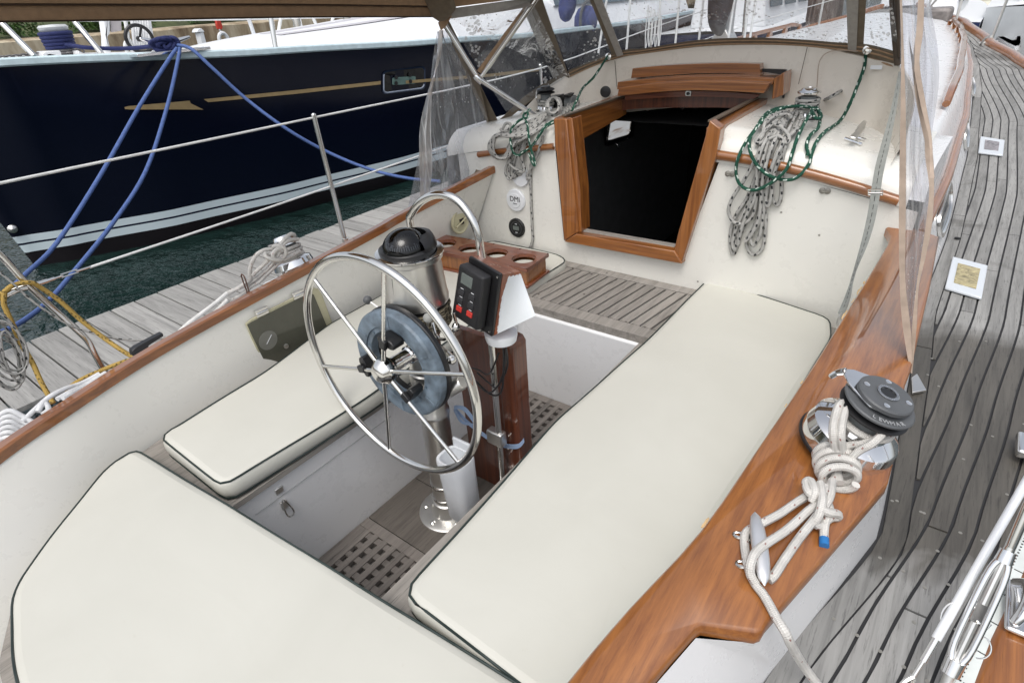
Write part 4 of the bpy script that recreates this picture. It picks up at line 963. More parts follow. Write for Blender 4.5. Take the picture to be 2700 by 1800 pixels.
# blue tape tied round the stile
m = MB(); bl_ = [PY(*p, y) for p, y in (((1198,1075),.10),((1225,1105),.10),((1260,1135),.12),((1300,1162),.13),((1330,1174),.165),((1365,1176),.165),((1382,1160),.17))]
m.ribbon(smoothpts(bl_, 5), Vector((0,0,.022)), .0015); m.ribbon(smoothpts([PY(1199,1072,.09), PY(1225,1078,.08), PY(1252,1112,.09)], 5), Vector((.012,0,.02)), .0015)
m.ribbon(smoothpts([PY(1198,1078,.095), PY(1218,1112,.085), PY(1255,1120,.095)], 5), Vector((.01,0,.014)), .0015)
O('tie_tape', m, simple('pale_blue_tape', (.34,.46,.66), .5), None, label='pale blue tape tied in a bow round the folded table stile', cat='tape')
# ---- teak cup holder on the port cushion
zt = .655
A_, B_, C_ = PZ(1447,668,zt), PZ(1376,706,zt), PZ(1153,615,zt)
dx = (C_-A_); dx.z = 0; dx = dx.normalized(); Lb = .66; dy = (B_-A_); dy.z = 0; Wb = dy.length; dy = dy.normalized()
dy = (dy-dx*dy.dot(dx)).normalized()
cup = T('cup_holder', 'varnished teak drinks rack with four round holes resting on the port cushion', 'drinks rack', tuple(A_+dx*Lb/2+dy*Wb/2-Vector((0,0,.1))))
def bp(u, v, z): return A_+dx*u+dy*v+Vector((0,0,z-zt))
def bbox(m, u0, u1, v0, v1, z0, z1): m.add([bp(u0,v0,z0),bp(u1,v0,z0),bp(u1,v1,z0),bp(u0,v1,z0),bp(u0,v0,z1),bp(u1,v0,z1),bp(u1,v1,z1),bp(u0,v1,z1)], [(0,1,2,3),(7,6,5,4),(4,5,1,0),(5,6,2,1),(6,7,3,2),(7,4,0,3)]); return m
m = MB(); nh = 4; Rh = .060; cw = Lb/nh
for h in range(nh):
    N = 40; cu, cv = cw*(h+.5), Wb/2; hw, hv = cw/2, Wb/2; circ = []; sq = []
    for k in range(N):
        a = 2*PI*k/N; c_, s_ = math.cos(a), math.sin(a); circ.append((cu+Rh*c_, cv+Rh*s_)); f = min(hw/abs(c_) if abs(c_) > 1e-9 else 9, hv/abs(s_) if abs(s_) > 1e-9 else 9); sq.append((cu+f*c_, cv+f*s_))
    rows = [[bp(*q, zt-.018) for q in sq], [bp(*q, zt-.018) for q in circ], [bp(*q, zt) for q in circ], [bp(*q, zt) for q in sq]]
    m.grid(rows, True)
for (u0, v0, u1, v1) in ((0,0,Lb,0),(Lb,0,Lb,Wb),(Lb,Wb,0,Wb),(0,Wb,0,0)): m.add([bp(u0,v0,zt-.018), bp(u1,v0,zt-.018), bp(u1,v1,zt-.018) if (u0==u1 and v0==v1) else bp(u1,v1,zt-.018)][:2]+[bp(u1,v1,zt), bp(u0,v0,zt)] if False else [bp(u0,v0,zt-.018), bp(u1,v1,zt-.018), bp(u1,v1,zt), bp(u0,v0,zt)], [(0,1,2,3)])
O('rack_top', m, TEAK_RED, cup, smooth=30)
m = MB(); e = .012
bbox(m, e, Lb-e, e, e+.014, .560, zt-.0182); bbox(m, e, Lb-e, Wb-e-.014, Wb-e, .560, zt-.0182); bbox(m, e, e+.014, e+.0145, Wb-e-.0145, .560, zt-.0182); bbox(m, Lb-e-.014, Lb-e, e+.0145, Wb-e-.0145, .560, zt-.0182)
O('rack_side', m, TEAK_Z, cup, bevel=.001)
for h in range(nh):
    m = MB(); c = bp(cw*(h+.5), Wb/2, zt-.034); m.lathe([(.064,-.002),(.064,.0)], c, seg=32); O('cup_liner', m, VINYL, cup)
m = MB(); bbox(m, -.002, Lb, -.002, .022, .5515, .5655); bbox(m, -.002, Lb, Wb-.022, Wb+.002, .5515, .5655); bbox(m, -.002, .022, .0222, Wb-.0222, .5515, .5655); bbox(m, Lb-.022, Lb, .0222, Wb-.0222, .5515, .5655)
O('rack_foot', m, TEAK_RED, cup, bevel=.003)
# ---- round fittings on the port side
sp = T('speaker', 'round cream loudspeaker in the port coaming beside the drinks rack', 'speaker', tuple(PX(1210, 583, -.865)))
c = PX(1212, 583, -.872); n1 = Vector((1,.02,0)); m = MB(); CR = simple('yellowed_plastic', (.50,.47,.31), .4)
m.lathe([(.072,0),(.072,.008),(.066,.012),(.058,.010),(.054,.007),(.030,.010),(.014,.014),(.002,.015)], c, n1, 48); O('speaker_face', m, CR, sp, smooth=35)
m = MB(); 
for k in range(5): 
    y = (k-2)*.007; m.box((c.x+.012, c.y+y-.002, c.z-.016), (c.x+.018, c.y+y+.002, c.z+.016))
O('speaker_slots', m, DARK, sp); m = MB(); m.tube([c+Vector((.018,-.05,-.02)), c+Vector((.020,.05,.02))], .005, 8); O('speaker_bar', m, CR, sp)
# covers and depth gauge on the bulkhead
def bdisc(px, py): return PY(px, py, YB)
c = bdisc(1362,527); dc = T('instrument_dust_cover', 'round white instrument cover lettered DMI on the port bulkhead', 'instrument cover', tuple(c), 'round instruments on the port bulkhead')
m = MB(); m.lathe([(.062,0),(.062,.010),(.058,.014),(.040,.0150),(.038,.0175),(.002,.018)], c, (0,-1,0), 48); O('cover_disc', m, WHITE, dc, smooth=35)
ink = simple('black_ink', (.02,.02,.02), .6)
t1 = text_obj('DMI', .040, frame_at(c+Vector((.002,-.0186,.008)), (1,0,0), (0,0,1)), ink, dc); text_obj('Marine', .0095, frame_at(c+Vector((.002,-.0186,-.016)), (1,0,0), (0,0,1)), ink, dc)
c = bdisc(1374,464); m = MB(); m.lathe([(.056,0),(.056,.010),(.052,.014),(.036,.0150),(.002,.017)], c, (0,-1,0), 48); O('instrument_dust_cover', m, WHITE, None, smooth=35, label='plain round white instrument cover half hidden under the port rope coil', cat='instrument cover', group='round instruments on the port bulkhead')
c = bdisc(1364,600); gg = T('depth_gauge', 'round black digital gauge low on the port bulkhead under the lettered cover', 'gauge', tuple(c), 'round instruments on the port bulkhead')
m = MB(); m.lathe([(.055,0),(.055,.008),(.050,.012),(.045,.010),(.002,.010)], c, (0,-1,0), 48); O('gauge_body', m, BLACK, gg, smooth=35)
m = MB(); m.box(tuple(c+Vector((-.022,-.0115,-.012))), tuple(c+Vector((.020,-.0100,.012)))); O('gauge_display', m, LCD, gg)
m = MB(); m.tube([c+Vector((.036*math.cos(t), -.011, .036*math.sin(t))) for t in [2*PI*k/40 for k in range(40)]], .0012, 5, closed=True); O('gauge_ring', m, RUBBER, gg)
m = MB(); m.box(tuple(c+Vector((-.007,-.0115,.022))), tuple(c+Vector((.007,-.0105,.025)))); m.box(tuple(c+Vector((-.008,-.0115,-.027))), tuple(c+Vector((.008,-.0105,-.024)))); O('gauge_lettering', m, WHITE, gg)
# flag cleat / latch on the starboard ledge
cl = T('chrome_latch', 'chrome lever latch on the white starboard cabin ledge', 'latch', tuple(PSh(2262,362)))
m = MB(); a_, b_ = PSh(2228,365,.008), PSh(2273,381,.008); m.tube([a_, b_], .006, 8); a_, b_ = PSh(2245,358,.008), PSh(2283,369,.008); m.tube([a_, b_], .005, 8); O('latch_foot', m, CHROME, cl)
m = MB(); m.prism([PSh(*p, .030) for p in ((2238,366),(2252,354),(2260,338),(2276,322),(2284,326),(2280,342),(2268,358),(2256,370))], (0,0,.010)); O('latch_lever', m, STEELB, cl, bevel=.004)
# ================================================================== WINCHES, CLEATS
def winch(label, base, axis, r, h, selftail=True, dark=True, skirt=.3, scale=1.0, flutes=0):
    w = T('winch', label, 'winch', tuple(base), None); axis = Vector(axis).normalized(); base = Vector(base)
    sk = h*skirt
    m = MB(); m.lathe([(r,0),(r*1.01,.004),(r*.99,sk*.45),(r*.992,sk*.47),(r*.985,sk*.52),(r*.94,sk*.93),(r*.90,sk),(r*.62,sk+.010),(r*.55,sk+.02)], base, axis, 56); b = O('base_skirt', m, CHROME, w, smooth=30)
    m = MB(); m.lathe([(r*1.03,-.004),(r*1.03,.003)], base, axis, 48); O('base_gasket', m, BLACK, b)
    dr = r*.50
    m = MB(); m.lathe([(dr*1.16,sk+.006),(dr*1.06,sk+.03),(dr*1.03,h*.62),(dr*1.08,h*.72)], base, axis, 40); O('drum', m, DRUMG if dark else STEELB, w, smooth=40)
    return w, base, axis, sk, dr
b0 = PC(2224,1167,.007); tp_ = PZ(2338,1040, b0.z+.160); ax = (tp_-b0); H = ax.length
Wn, Wb0, Wax, Wsk, Wdr = winch('large chrome self-tailing winch on the varnished starboard coaming, white rope knotted to it', b0, ax, .099, H, skirt=.34)
ax = Wax
jr = .073
m = MB(); m.lathe([(.05,-.002),(jr*.93,.0),(jr,.004),(jr,.007),(jr*.86,.012),(.055,.014)], b0+ax*(H-.052), ax, 56); j1 = O('jaw_ring', m, BLACK, Wn, smooth=35)
m = MB(); m.lathe([(.055,.014),(jr*.86,.016),(jr*1.0,.024),(jr*1.0,.028),(jr*.96,.0305),(.05,.031)], b0+ax*(H-.052), ax, 56); j2 = O('jaw_ring', m, RUBBER, Wn, smooth=35)
side = (PZ(2250,1000,tp_.z)-PZ(2338,1040,tp_.z)); side = (side-ax*side.dot(ax)).normalized(); per = ax.cross(side)
m = MB(); c = b0+ax*(H-.018)
arm = [c+side*a+per*b for a, b in ((.0,.052),(.06,.036),(.088,.016),(.094,-.004),(.086,-.02),(.05,-.046),(.0,-.052),(-.04,-.03),(-.04,.03))]
m.prism(arm, ax*.006); m.tube([c+side*.09+per*.0+ax*.003, c+side*.102+per*.004-ax*.012, c+side*.108+per*.008-ax*.03], [.009,.007,.006], 10, smooth=4); O('feeder_arm', m, CHROME, Wn, bevel=.002)
m = MB(); m.lathe([(.054,0),(.057,.002),(.057,.010),(.054,.013),(.024,.014),(.022,.0145)], b0+ax*(H-.011), ax, 48); cap_ = O('top_cap', m, RUBBER, Wn, smooth=35)
m = MB(); N = 40; rows = []
for rr, zz in ((.022,.0),(.023,.004),(.020,.0055),(.0165,.004)): rows.append([b0+ax*(H+.003+zz)+side*rr*math.cos(2*PI*k/N)+per*rr*math.sin(2*PI*k/N) for k in range(N)])
m.grid(rows, True, flip=True); m.grid(rows, True); O('socket_ring', m, CHROME, cap_, smooth=60)
m = MB(); star = []
for k in range(32): rr = .0165 if k % 4 in (0,1) else .0135; a = 2*PI*k/32; star.append(b0+ax*(H+.0042)+side*rr*math.cos(a)+per*rr*math.sin(a))
m.prism(star, ax*.0006); O('socket', m, BLACK, cap_, smooth=0)
for k in range(4): a = PI/4+k*PI/2-.3; m = MB(); m.lathe([(.0065,0),(.0065,.002),(.003,.003)], b0+ax*(H+.0025)+side*.043*math.cos(a)+per*.043*math.sin(a), ax, 14); O('cap_screw', m, CHROME, cap_)
# lettering round the rim of the jaw
for k, s in enumerate('LEWMAR'):
    a = 2.36+(k-2.5)*.19; o = side*math.cos(a)+per*math.sin(a); tdir = ax.cross(o)
    text_obj(s, .0145, frame_at(b0+ax*(H-.0195)+o*.0645, tdir, -o), simple('rim_lettering', (.36,.37,.38), .6) if 'rim_lettering' not in bpy.data.materials else bpy.data.materials['rim_lettering'], j2)
# port primary winch
pb = PX(784, 716, -1.0); ptop = PX(738, 622, -1.055); pax = ptop-pb
Wp, pb0, pa_, psk, pdr = winch('bright chrome winch wrapped in white rope on the port side, beyond the coaming cap', pb, pax, .092, pax.length, skirt=.34)
m = MB(); m.lathe([(.05,-.004),(.070,.0),(.070,.006),(.055,.010),(.055,.016),(.068,.020),(.068,.026),(.04,.030),(.036,.040),(.03,.043)], pb0+pa_*(pax.length-.045), pa_, 40); O('jaw_ring', m, CHROME, Wp, smooth=35)
m = MB(); m.box((pb.x-.13,pb.y-.12,deckz(.2)-.02),(pb.x+.055,pb.y+.12,pb.z-.035)); O('winch_pad', m, GEL2, boat, bevel=.02)
# cabin-top winches
c = PSh(2122,308); c.y = max(c.y, 1.58); c.z = shelfz(c.x, c.y)
Ws, s0, sa, ssk, sdr = winch('chrome-topped winch with grey flecked rope turns on the starboard cabin ledge', c, (.02,.0,1), .062, .12, skirt=.2)
m = MB(); m.lathe([(.034,-.002),(.048,.0),(.049,.005),(.044,.009),(.036,.012),(.030,.020),(.012,.023),(.010,.018)], s0+Vector((0,0,.10)), (0,0,1), 36); O('winch_crown', m, CHROME, Ws, smooth=35)
c2 = PSh(1440,290); c2.z = shelfz(c2.x, c2.y)
Wq, q0, qa, qsk, qdr = winch('black-topped winch under grey rope coils on the port cabin ledge', c2, (0,0,1), .055, .115, skirt=.2)
m = MB(); m.lathe([(.036,-.02),(.052,-.016),(.052,-.010),(.036,-.006),(.050,.0),(.052,.004),(.046,.009),(.03,.012),(.026,.02),(.01,.022)], q0+Vector((0,0,.105)), (0,0,1), 36); O('winch_crown', m, BLACK, Wq, smooth=35)
m = MB(); e0 = q0+Vector((-.052,-.01,.10)); m.tube([e0+Vector((.03,0,0)), e0, e0+Vector((-.006,0,-.03)), e0+Vector((0,-.004,-.05))], .004, 8, smooth=3); O('feeder_arm', m, CHROME, Wq)
# rope clutches
for i, (px, py) in enumerate(((1489,262),(1506,257),(1523,253),(1541,249),(1562,247))):
    p = PSh(px, py+14); k = T('rope_clutch', ('black rope clutch on the port cabin ledge, %s' % ('next to the winch','second from the winch','middle of the row','fourth from the winch','larger and nearest the hatch')[i]), 'rope clutch', tuple(p), 'rope clutches on the port cabin ledge')
    w = .014 if i < 4 else .026; m = MB(); x, y, z = p; y = min(y, 1.88)
    m.prism([(x-w,y-.03,z),(x-w,y+.05,z),(x-w,y+.05,z+.035),(x-w,y+.02,z+.055),(x-w,y-.02,z+.05),(x-w,y-.035,z+.02)], (2*w-.004,0,0)); O('clutch_body', m, BLACK if i < 4 else DRUMG, k, bevel=.003)
    m = MB(); m.prism([(x-w*.6,y-.01,z+.045),(x-w*.6,y-.05,z+.052),(x-w*.6,y-.055,z+.064),(x-w*.6,y+.02,z+.067)], (w*1.2,0,0)); O('clutch_lever', m, BLACK, k, bevel=.002)
# long cleat on the starboard cap
ck = T('deck_cleat', 'long white-topped steel cleat on the varnished coaming with the rope tail made fast', 'cleat', tuple(PC(2004,1445)))
e1, e2 = PC(1991,1345,.036), PC(2017,1540,.036); mid_ = (e1+e2)/2
m = MB(); dd = (e2-e1).normalized(); sdv = Vector((0,0,1)).cross(dd)
rows = []
for k in range(13):
    t = -1+2*k/12; w_ = .0145*(1-abs(t)**2.6)**.5+.0008; hh = .008*(1-abs(t)**3)**.5+.0005; c = mid_+dd*((e2-e1).length/2*t)+Vector((0,0,-.004*t*t))
    rows.append([c+sdv*(w_*math.cos(a))+Vector((0,0,hh*math.sin(a))) for a in [2*PI*i/16 for i in range(16)]])
m.grid(rows, True, flip=True); O('horn', m, mat_metal('bright_cleat', (.95,.95,.95), .42), ck, smooth=60)
for s in (-.035,.035):
    c = mid_+dd*s; c.z = capz(c.y)+.006; m = MB(); m.lathe([(.014,0),(.010,.006),(.009,.026)], c, seg=16); m.tube([c+Vector((-.012,0,.004)), c+Vector((-.026,0,.005))], .008, 8); O('cleat_foot', m, STEEL, ck, smooth=40)
for (px, py) in ((1948,1410),(1956,1487)):
    c = PC(px, py, .010); m = MB(); m.tube([c+Vector((.010*math.cos(a), .007*math.sin(a), .003*math.cos(a))) for a in [2*PI*i/16 for i in range(16)]], .0034, 8, closed=True); m.tube([c+Vector((.006,0,-.006)), c+Vector((.02,.004,-.003))], .005, 8); O('eye_strap', m, STEEL, ck)
# ================================================================== ROPES
def rope(name, paths, r, mat, label, cat='rope', group=None, seg=8, sm=5):
    m = MB(); v0 = 0
    for p in paths: m.tube([Vector(q) for q in p], r, seg, smooth=sm, v0=v0); v0 += 1.37
    return O(name, m, mat, None, smooth=80, label=label, cat=cat, group=group)
def r5(l): return [PC(1850+x*.5742, 900+y*.5742, o) for x, y, o in l]
RR = .0088
paths = []
# turns round the drum
dc_ = Wb0+Wax*(Wsk+.030)
for k in range(1):
    c = dc_+Wax*(.0+k*.019); paths.append([c+(side*math.cos(a)+per*math.sin(a))*(.058) for a in [2*PI*i/22 for i in range(23)]])
q_ = dc_+Wax*.03
paths.append([q_+(side*math.cos(2.3)+per*math.sin(2.3))*.06 if False else PC(1850+662*.5742,900+268*.5742,.135)]+r5([(628,300,.14),(607,370,.125),(604,430,.105),(612,500,.065),(612,560,.035),(635,650,.030)]))
paths.append(r5([(676,285,.135),(655,330,.135),(642,400,.12),(640,450,.10),(645,505,.065),(632,570,.035),(600,650,.03)]))
paths.append(r5([(836,398,.11),(824,430,.11),(780,470,.10),(725,500,.08),(675,545,.05)]))
paths.append(r5([(800,445,.09),(740,470,.085),(690,475,.075),(640,488,.065),(600,495,.05)]))
# the knot: wraps round the bundle
kA = PC(1850+600*.5742, 900+488*.5742, .028); kB = PC(1850+632*.5742, 900+655*.5742, .028); kd = (kB-kA).normalized(); ks = Vector((0,0,1)).cross(kd).normalized(); ku = kd.cross(ks)*-1
wr = []
for i in range(5*14+1):
    a = 2*PI*i/14; f = i/(5*14); rr_ = .030+.010*math.sin(PI*f); wr.append(kA.lerp(kB, f)+ks*(rr_*math.cos(a))+(Vector((0,0,1))*(rr_*math.sin(a)*.8+.006)))
paths.append(wr)
# strands from knot to cleat and the lower hitch
paths.append(r5([(600,640,.03),(560,690,.045),(500,700,.05),(478,650,.045),(500,640,.05),(520,690,.055),(505,735,.04)]))
paths.append(r5([(500,700,.03),(440,735,.028),(360,790,.028),(282,832,.03),(262,850,.020)]))
paths.append(r5([(560,660,.045),(540,730,.04),(480,785,.03),(390,865,.028),(300,925,.042),(250,965,.048),(225,1020,.044),(225,1070,.030),(250,1110,.018)]))
paths.append(r5([(600,640,.04),(585,720,.045),(530,800,.035),(450,900,.022),(380,1000,.018),(335,1070,.016),(308,1095,.014)]))
paths.append(r5([(262,850,.020),(222,862,.016),(198,890,.016),(200,960,.016),(216,1040,.018),(245,1110,.016),(290,1170,.014),(345,1270,.012)]) + r5([(385,1340,.012)])[:0]+[PC(1850+385*.5742,900+1335*.5742,.012), PC(1850+410*.5742,900+1390*.5742,-.03), PD(1850+470*.5742,900+1490*.5742,.09), PD(1850+560*.5742,900+1610*.5742,.02)])
paths.append(r5([(545,650,.05),(555,720,.055),(540,790,.045),(520,830,.03),(545,845,.02),(590,810,.02),(625,805,.018),(622,790,.03),(585,785,.04),(545,770,.05)]))
paths.append(r5([(575,730,.03),(590,780,.03),(570,820,.022),(562,870,.016),(562,905,.013)]))
rope('mooring_rope', paths, RR, R_WHITE, 'white rope with red flecks tied at the starboard coaming winch and cleat')
m = MB(); m.tube(r5([(562,903,.013),(563,938,.012)]), RR*1.05, 12); O('whipping', m, simple('blue_tape', (.02,.16,.42), .4), bpy.data.objects['mooring_rope'])
# ---- grey flecked line hanging from the starboard cabin winch
def PB(px, py, off): 
    return PF(px, py, lambda p: max(YB-off-p.y, p.z-shelfz(p.x, max(p.y, 1.38))-off))
def r7(l, off): return [PB(1850+x*.3189, 200+y*.3189, off+.0) for x, y in l]
R7 = .0078
L = []
c = s0+Vector((0,0,.03))
for k in range(4): L.append([c+Vector((.045*math.cos(a), .045*math.sin(a), k*.0145+.002*math.sin(a))) for a in [2*PI*i/18 for i in range(19)]])
lines = [([(600,350),(520,430),(500,560),(430,720),(340,880),(250,1020),(222,1120),(262,1205),(340,1222),(420,1160),(452,1020),(462,860),(505,700),(560,520),(640,400),(700,310)], .030),
([(720,300),(600,450),(520,650),(440,850),(370,1020),(285,1150),(240,1290),(240,1420),(262,1475),(295,1410),(330,1290),(400,1150),(480,950),(520,760),(600,560),(740,330)], .012),
([(760,300),(650,480),(570,680),(520,900),(480,1100),(430,1260),(372,1360),(385,1440),(430,1482),(495,1440),(522,1330),(530,1180),(520,1050),(560,850),(640,640),(720,470),(790,310)], .014),
([(800,300),(700,520),(600,740),(575,900),(585,1010),(620,1072),(655,1010),(662,850),(665,700),(720,500),(820,320)], .014),
([(780,290),(640,420),(560,600),(490,800),(430,980),(360,1180),(300,1330),(275,1440),(255,1380),(300,1230),(390,1050),(465,850),(545,620)], .024),
([(830,310),(780,420),(660,640),(580,850),(510,1000),(480,1200),(405,1330),(430,1405),(485,1300),(515,1100),(560,900),(640,700)], .028),
([(700,320),(560,480),(470,680),(455,860),(440,1010),(380,1130),(330,1260),(300,1400)], .036),
([(740,310),(620,500),(540,700),(500,900),(490,1050),(470,1180),(420,1300),(360,1370)], .036),
([(790,300),(690,520),(600,700),(545,900),(530,1020),(548,1080),(575,1000),(590,860),(640,650),(730,420)], .032),
([(600,400),(660,425),(715,490),(722,540),(690,552),(640,500),(560,520),(480,560),(450,540),(480,500),(560,420),(620,370)], .046),
([(690,290),(560,340),(520,400),(500,500),(440,560)], .044), ([(650,300),(560,320),(520,380)], .03), ([(820,310),(830,370),(790,440),(720,500)], .036), ([(540,380),(600,340),(690,320),(740,340)], .05)]
for l, off in lines: L.append(r7(l, off))
L.append([PSh(2166,268,.03)+Vector((0,.0,0)), PY(2190,256,1.93), PY(2222,238,2.03)])
rope('coiled_halyard', L, R7, R_FLECK, 'thick hank of grey rope with black flecks hanging from the starboard cabin-top winch')
def r4(l): return [PB(1850+x*.3617, y*.3617, o) for x, y, o in l]
g1 = [PY(2283,140,2.03), PY(2278,180,2.0)]+[PY(1850+x*.3617, y*.3617, yy) for x, y, yy in ((1130,640,1.93),(1080,760,1.88))]+r4([(1010,880,.010),(900,960,.010),(835,1040,.012),(800,1130,.016),(780,1200,.028),(700,1290,.03),(610,1312,.034),(490,1280,.05),(400,1200,.05),(355,1110,.05),(350,1020,.046),(400,930,.04),(470,830,.04),(560,790,.05),(700,775,.06),(800,785,.05)])
g2 = r4([(820,790,.055),(760,880,.05),(700,1000,.048),(660,1120,.048),(620,1230,.05),(540,1310,.052),(440,1370,.05),(350,1385,.045),(275,1340,.04),(250,1240,.036),(275,1130,.036),(340,1010,.036),(430,900,.04),(520,820,.05),(620,780,.06)])
g3 = r4([(835,780,.05),(862,850,.04),(850,930,.025),(790,990,.018),(765,1060,.016),(775,1110,.016),(768,1140,.014)])
g4 = r4([(290,1170,.02),(320,1200,.018),(350,1210,.018)]); g5 = r4([(800,790,.06),(850,800,.058),(870,855,.05),(830,860,.05),(800,800,.055)])
rope('green_sheet', [g1, g2, g3, g5], .0070, R_GREEN, 'green rope with white flecks looped over the starboard rope hank and led up the breakwater')
# ---- port bundle
def r3(l, off): return [PB(1200+x*.2979, 150+y*.2979, off) for x, y in l]
L = []; c = q0+Vector((0,0,.02))
for k in range(3): L.append([c+Vector((.042*math.cos(a), .042*math.sin(a), k*.015)) for a in [2*PI*i/18 for i in range(19)]])
rnd = random.Random(12)
for k in range(3): L.append([PB(1200+(872+(66-9*k)*math.cos(a))*.2979, 150+(432+(88-10*k)*math.sin(a))*.2979, .05+.012*k) for a in [2*PI*i/18 for i in range(19)]])
for k in range(9):
    o = .010+.006*k; jx = rnd.uniform(-14, 14)
    L.append(r3([(840-6*k,470+8*k),(720,540+k*10),(600+jx,600+k*12),(470+jx,650+k*7),(360+jx,700),(300+4*k+jx,770+k*5),(310+7*k,850+k*4),(380+6*k,900),(440+jx+5*k,870),(480+5*k,780),(560+jx,700+k*6),(680,620+k*8),(800,560+k*6)], o))
for k in range(4):
    L.append(r3([(600+20*k,700),(540+10*k,820),(470+26*k,930),(445+30*k,1020+6*k),(480+26*k,1085-14*k),(530+20*k,1030),(560+12*k,920),(600+8*k,780),(640+5*k,690)], .028-.004*k))
L.append(r3([(500,880),(480,940),(530,990),(590,1020),(615,990),(590,900),(600,820)], .036)); L.append(r3([(420,640),(450,590),(490,600),(470,650),(430,660),(400,640)], .05))
L.append(r3([(780,700),(730,860),(690,950),(660,1010),(640,1040),(640,1085),(660,1070)], .02))
L.append(r3([(760,620),(700,840),(672,960),(668,1060),(670,1200),(678,1400),(685,1568)], .010)+[PY(1405,625,YB-.01), PY(1401,645,YB-.012), PY(1392,658,YB-.02)])
for k in range(5): L.append(r3([(960+30*k,500-20*k),(985+28*k,460-20*k),(1010+30*k,400-14*k)], .012))
rope('coiled_halyard', L, .0075, R_FLECK, 'tangled grey rope coils hanging off the port cabin-top winch beside the companionway', seg=7, sm=4)
G = [[PY(1603,148,2.02), PY(1590,168,1.99), PY(1565,205,1.93), PY(1537,232,1.86)]+[PSh(1522,262,.06), PSh(1508,292,.02)],
     r3([(900,560),(810,600),(740,700),(680,790),(600,850),(555,872),(512,840),(490,740),(500,640),(560,570),(620,540)], .062), r3([(890,575),(800,625),(730,720),(660,810),(580,850)], .066),
     r3([(670,460),(620,500),(605,530),(640,600),(650,700),(668,800),(690,880),(712,950),(700,962),(680,930),(650,850)], .07), r3([(610,500),(640,490),(640,540),(615,540)], .075)]
rope('green_sheet', G, .0064, R_GREEN, 'green rope with white flecks tangled in the port rope coils', seg=7)
rope('thin_cord', [[PY(2262,136,2.02), PY(2215,133,2.03), PY(2180,140,2.04), PY(2160,165,2.03), PY(2155,215,2.02), PY(2152,262,2.01)]], .0022, TAN, 'thin pale cord hanging down the starboard side of the cream breakwater', cat='cord', seg=5)
# ================================================================== DODGER (spray hood)
dg = T('dodger', 'brown canvas spray hood with wet clear windows over the companionway', 'spray hood', (.05, 2.1, 1.5))
UY = 1.85
def win(pxs, ys_, mat, name='window', th=.0012, parent=dg):
    m = MB(); p = [PY(a, b, y) for (a, b), y in zip(pxs, ys_)]
    m.add(p, [tuple(range(len(p)))]); return O(name, m, mat, parent, smooth=0)
def ext(a, b, f): return a+(b-a)*f
# base curve runs on the breakwater; head curve runs at the top, aft of it
def base(px, py, y=2.09): return PY(px, py, y)
def head(px, y=UY, z=1.93):
    p = PY(px, 0, y); return p
def bandq(pts, th=.003, mat=CANVAS2, name='canvas_band', bev=0):
    m = MB(); m.prism(pts, Vector((0,-th,0))); return O(name, m, mat, dg, smooth=0)
def up(b, h, f): return b+(h-b)*f
F_ = 1.75
# bottom band along the breakwater
lowb = [((1503,215),2.0),((1560,188),2.05),((1620,165),2.08),((1700,150),2.10),((1840,134),2.11),((1980,129),2.11),((2100,132),2.10),((2200,143),2.07),((2290,156),2.02),((2372,182),1.96)]
upb = [((1498,187),1.99),((1560,160),2.04),((1640,133),2.07),((1700,128),2.09),((1840,106),2.10),((1980,100),2.10),((2100,104),2.09),((2200,112),2.06),((2290,118),2.01),((2372,140),1.95)]
Lb_ = smoothpts([PY(*p, y)+Vector((0,.012,0)) for p, y in lowb], 4); Ub_ = smoothpts([PY(*p, y-.01) for p, y in upb], 4)
m = MB(); m.grid([Lb_, Ub_]); m.grid([[p+Vector((0,.006,0)) for p in Lb_], [p+Vector((0,.006,0)) for p in Ub_]]); m.grid([Ub_, [p+Vector((0,.006,0)) for p in Ub_]]); O('bottom_band', m, CANVAS2, dg, smooth=60)
m = MB(); m.tube([p+Vector((0,-.004,0)) for p in Lb_], .006, 8); m.tube([a.lerp(b, .45)+Vector((0,-.002,0)) for a, b in zip(Lb_, Ub_)], .004, 6); m.tube([a.lerp(b, .75)+Vector((0,-.002,0)) for a, b in zip(Lb_, Ub_)], .003, 6); O('bolt_rope', m, CANVAS, dg)
# uprights
def upright(bl, br, y0, hl, hr, y1, mat, name, d=0.0, th=.004):
    a, b, c, e = PY(*bl, y0-d), PY(*br, y0-d), PY(*hr, y1-d), PY(*hl, y1-d)
    c2, e2 = b+(c-b)*F_, a+(e-a)*F_; return bandq([a, b, c2, e2], th, mat, name)
upright((1472,214),(1502,206),2.0,(1388,-2),(1430,-2),UY,CANVAS2,'canvas_band')
upright((1466,222),(1482,216),2.0,(1369,0),(1389,0),UY,ZIP,'zip_band',.006)
upright((1628,150),(1644,146),2.07,(1566,0),(1588,0),UY,ZIP,'zip_band',.006); upright((1616,152),(1630,148),2.07,(1556,0),(1568,0),UY,CANVAS2,'canvas_band')
upright((2236,134),(2258,138),2.05,(2232,0),(2264,0),UY,ZIP,'zip_band',.006); upright((2256,132),(2276,135),2.05,(2262,0),(2284,0),UY,CANVAS2,'canvas_band')
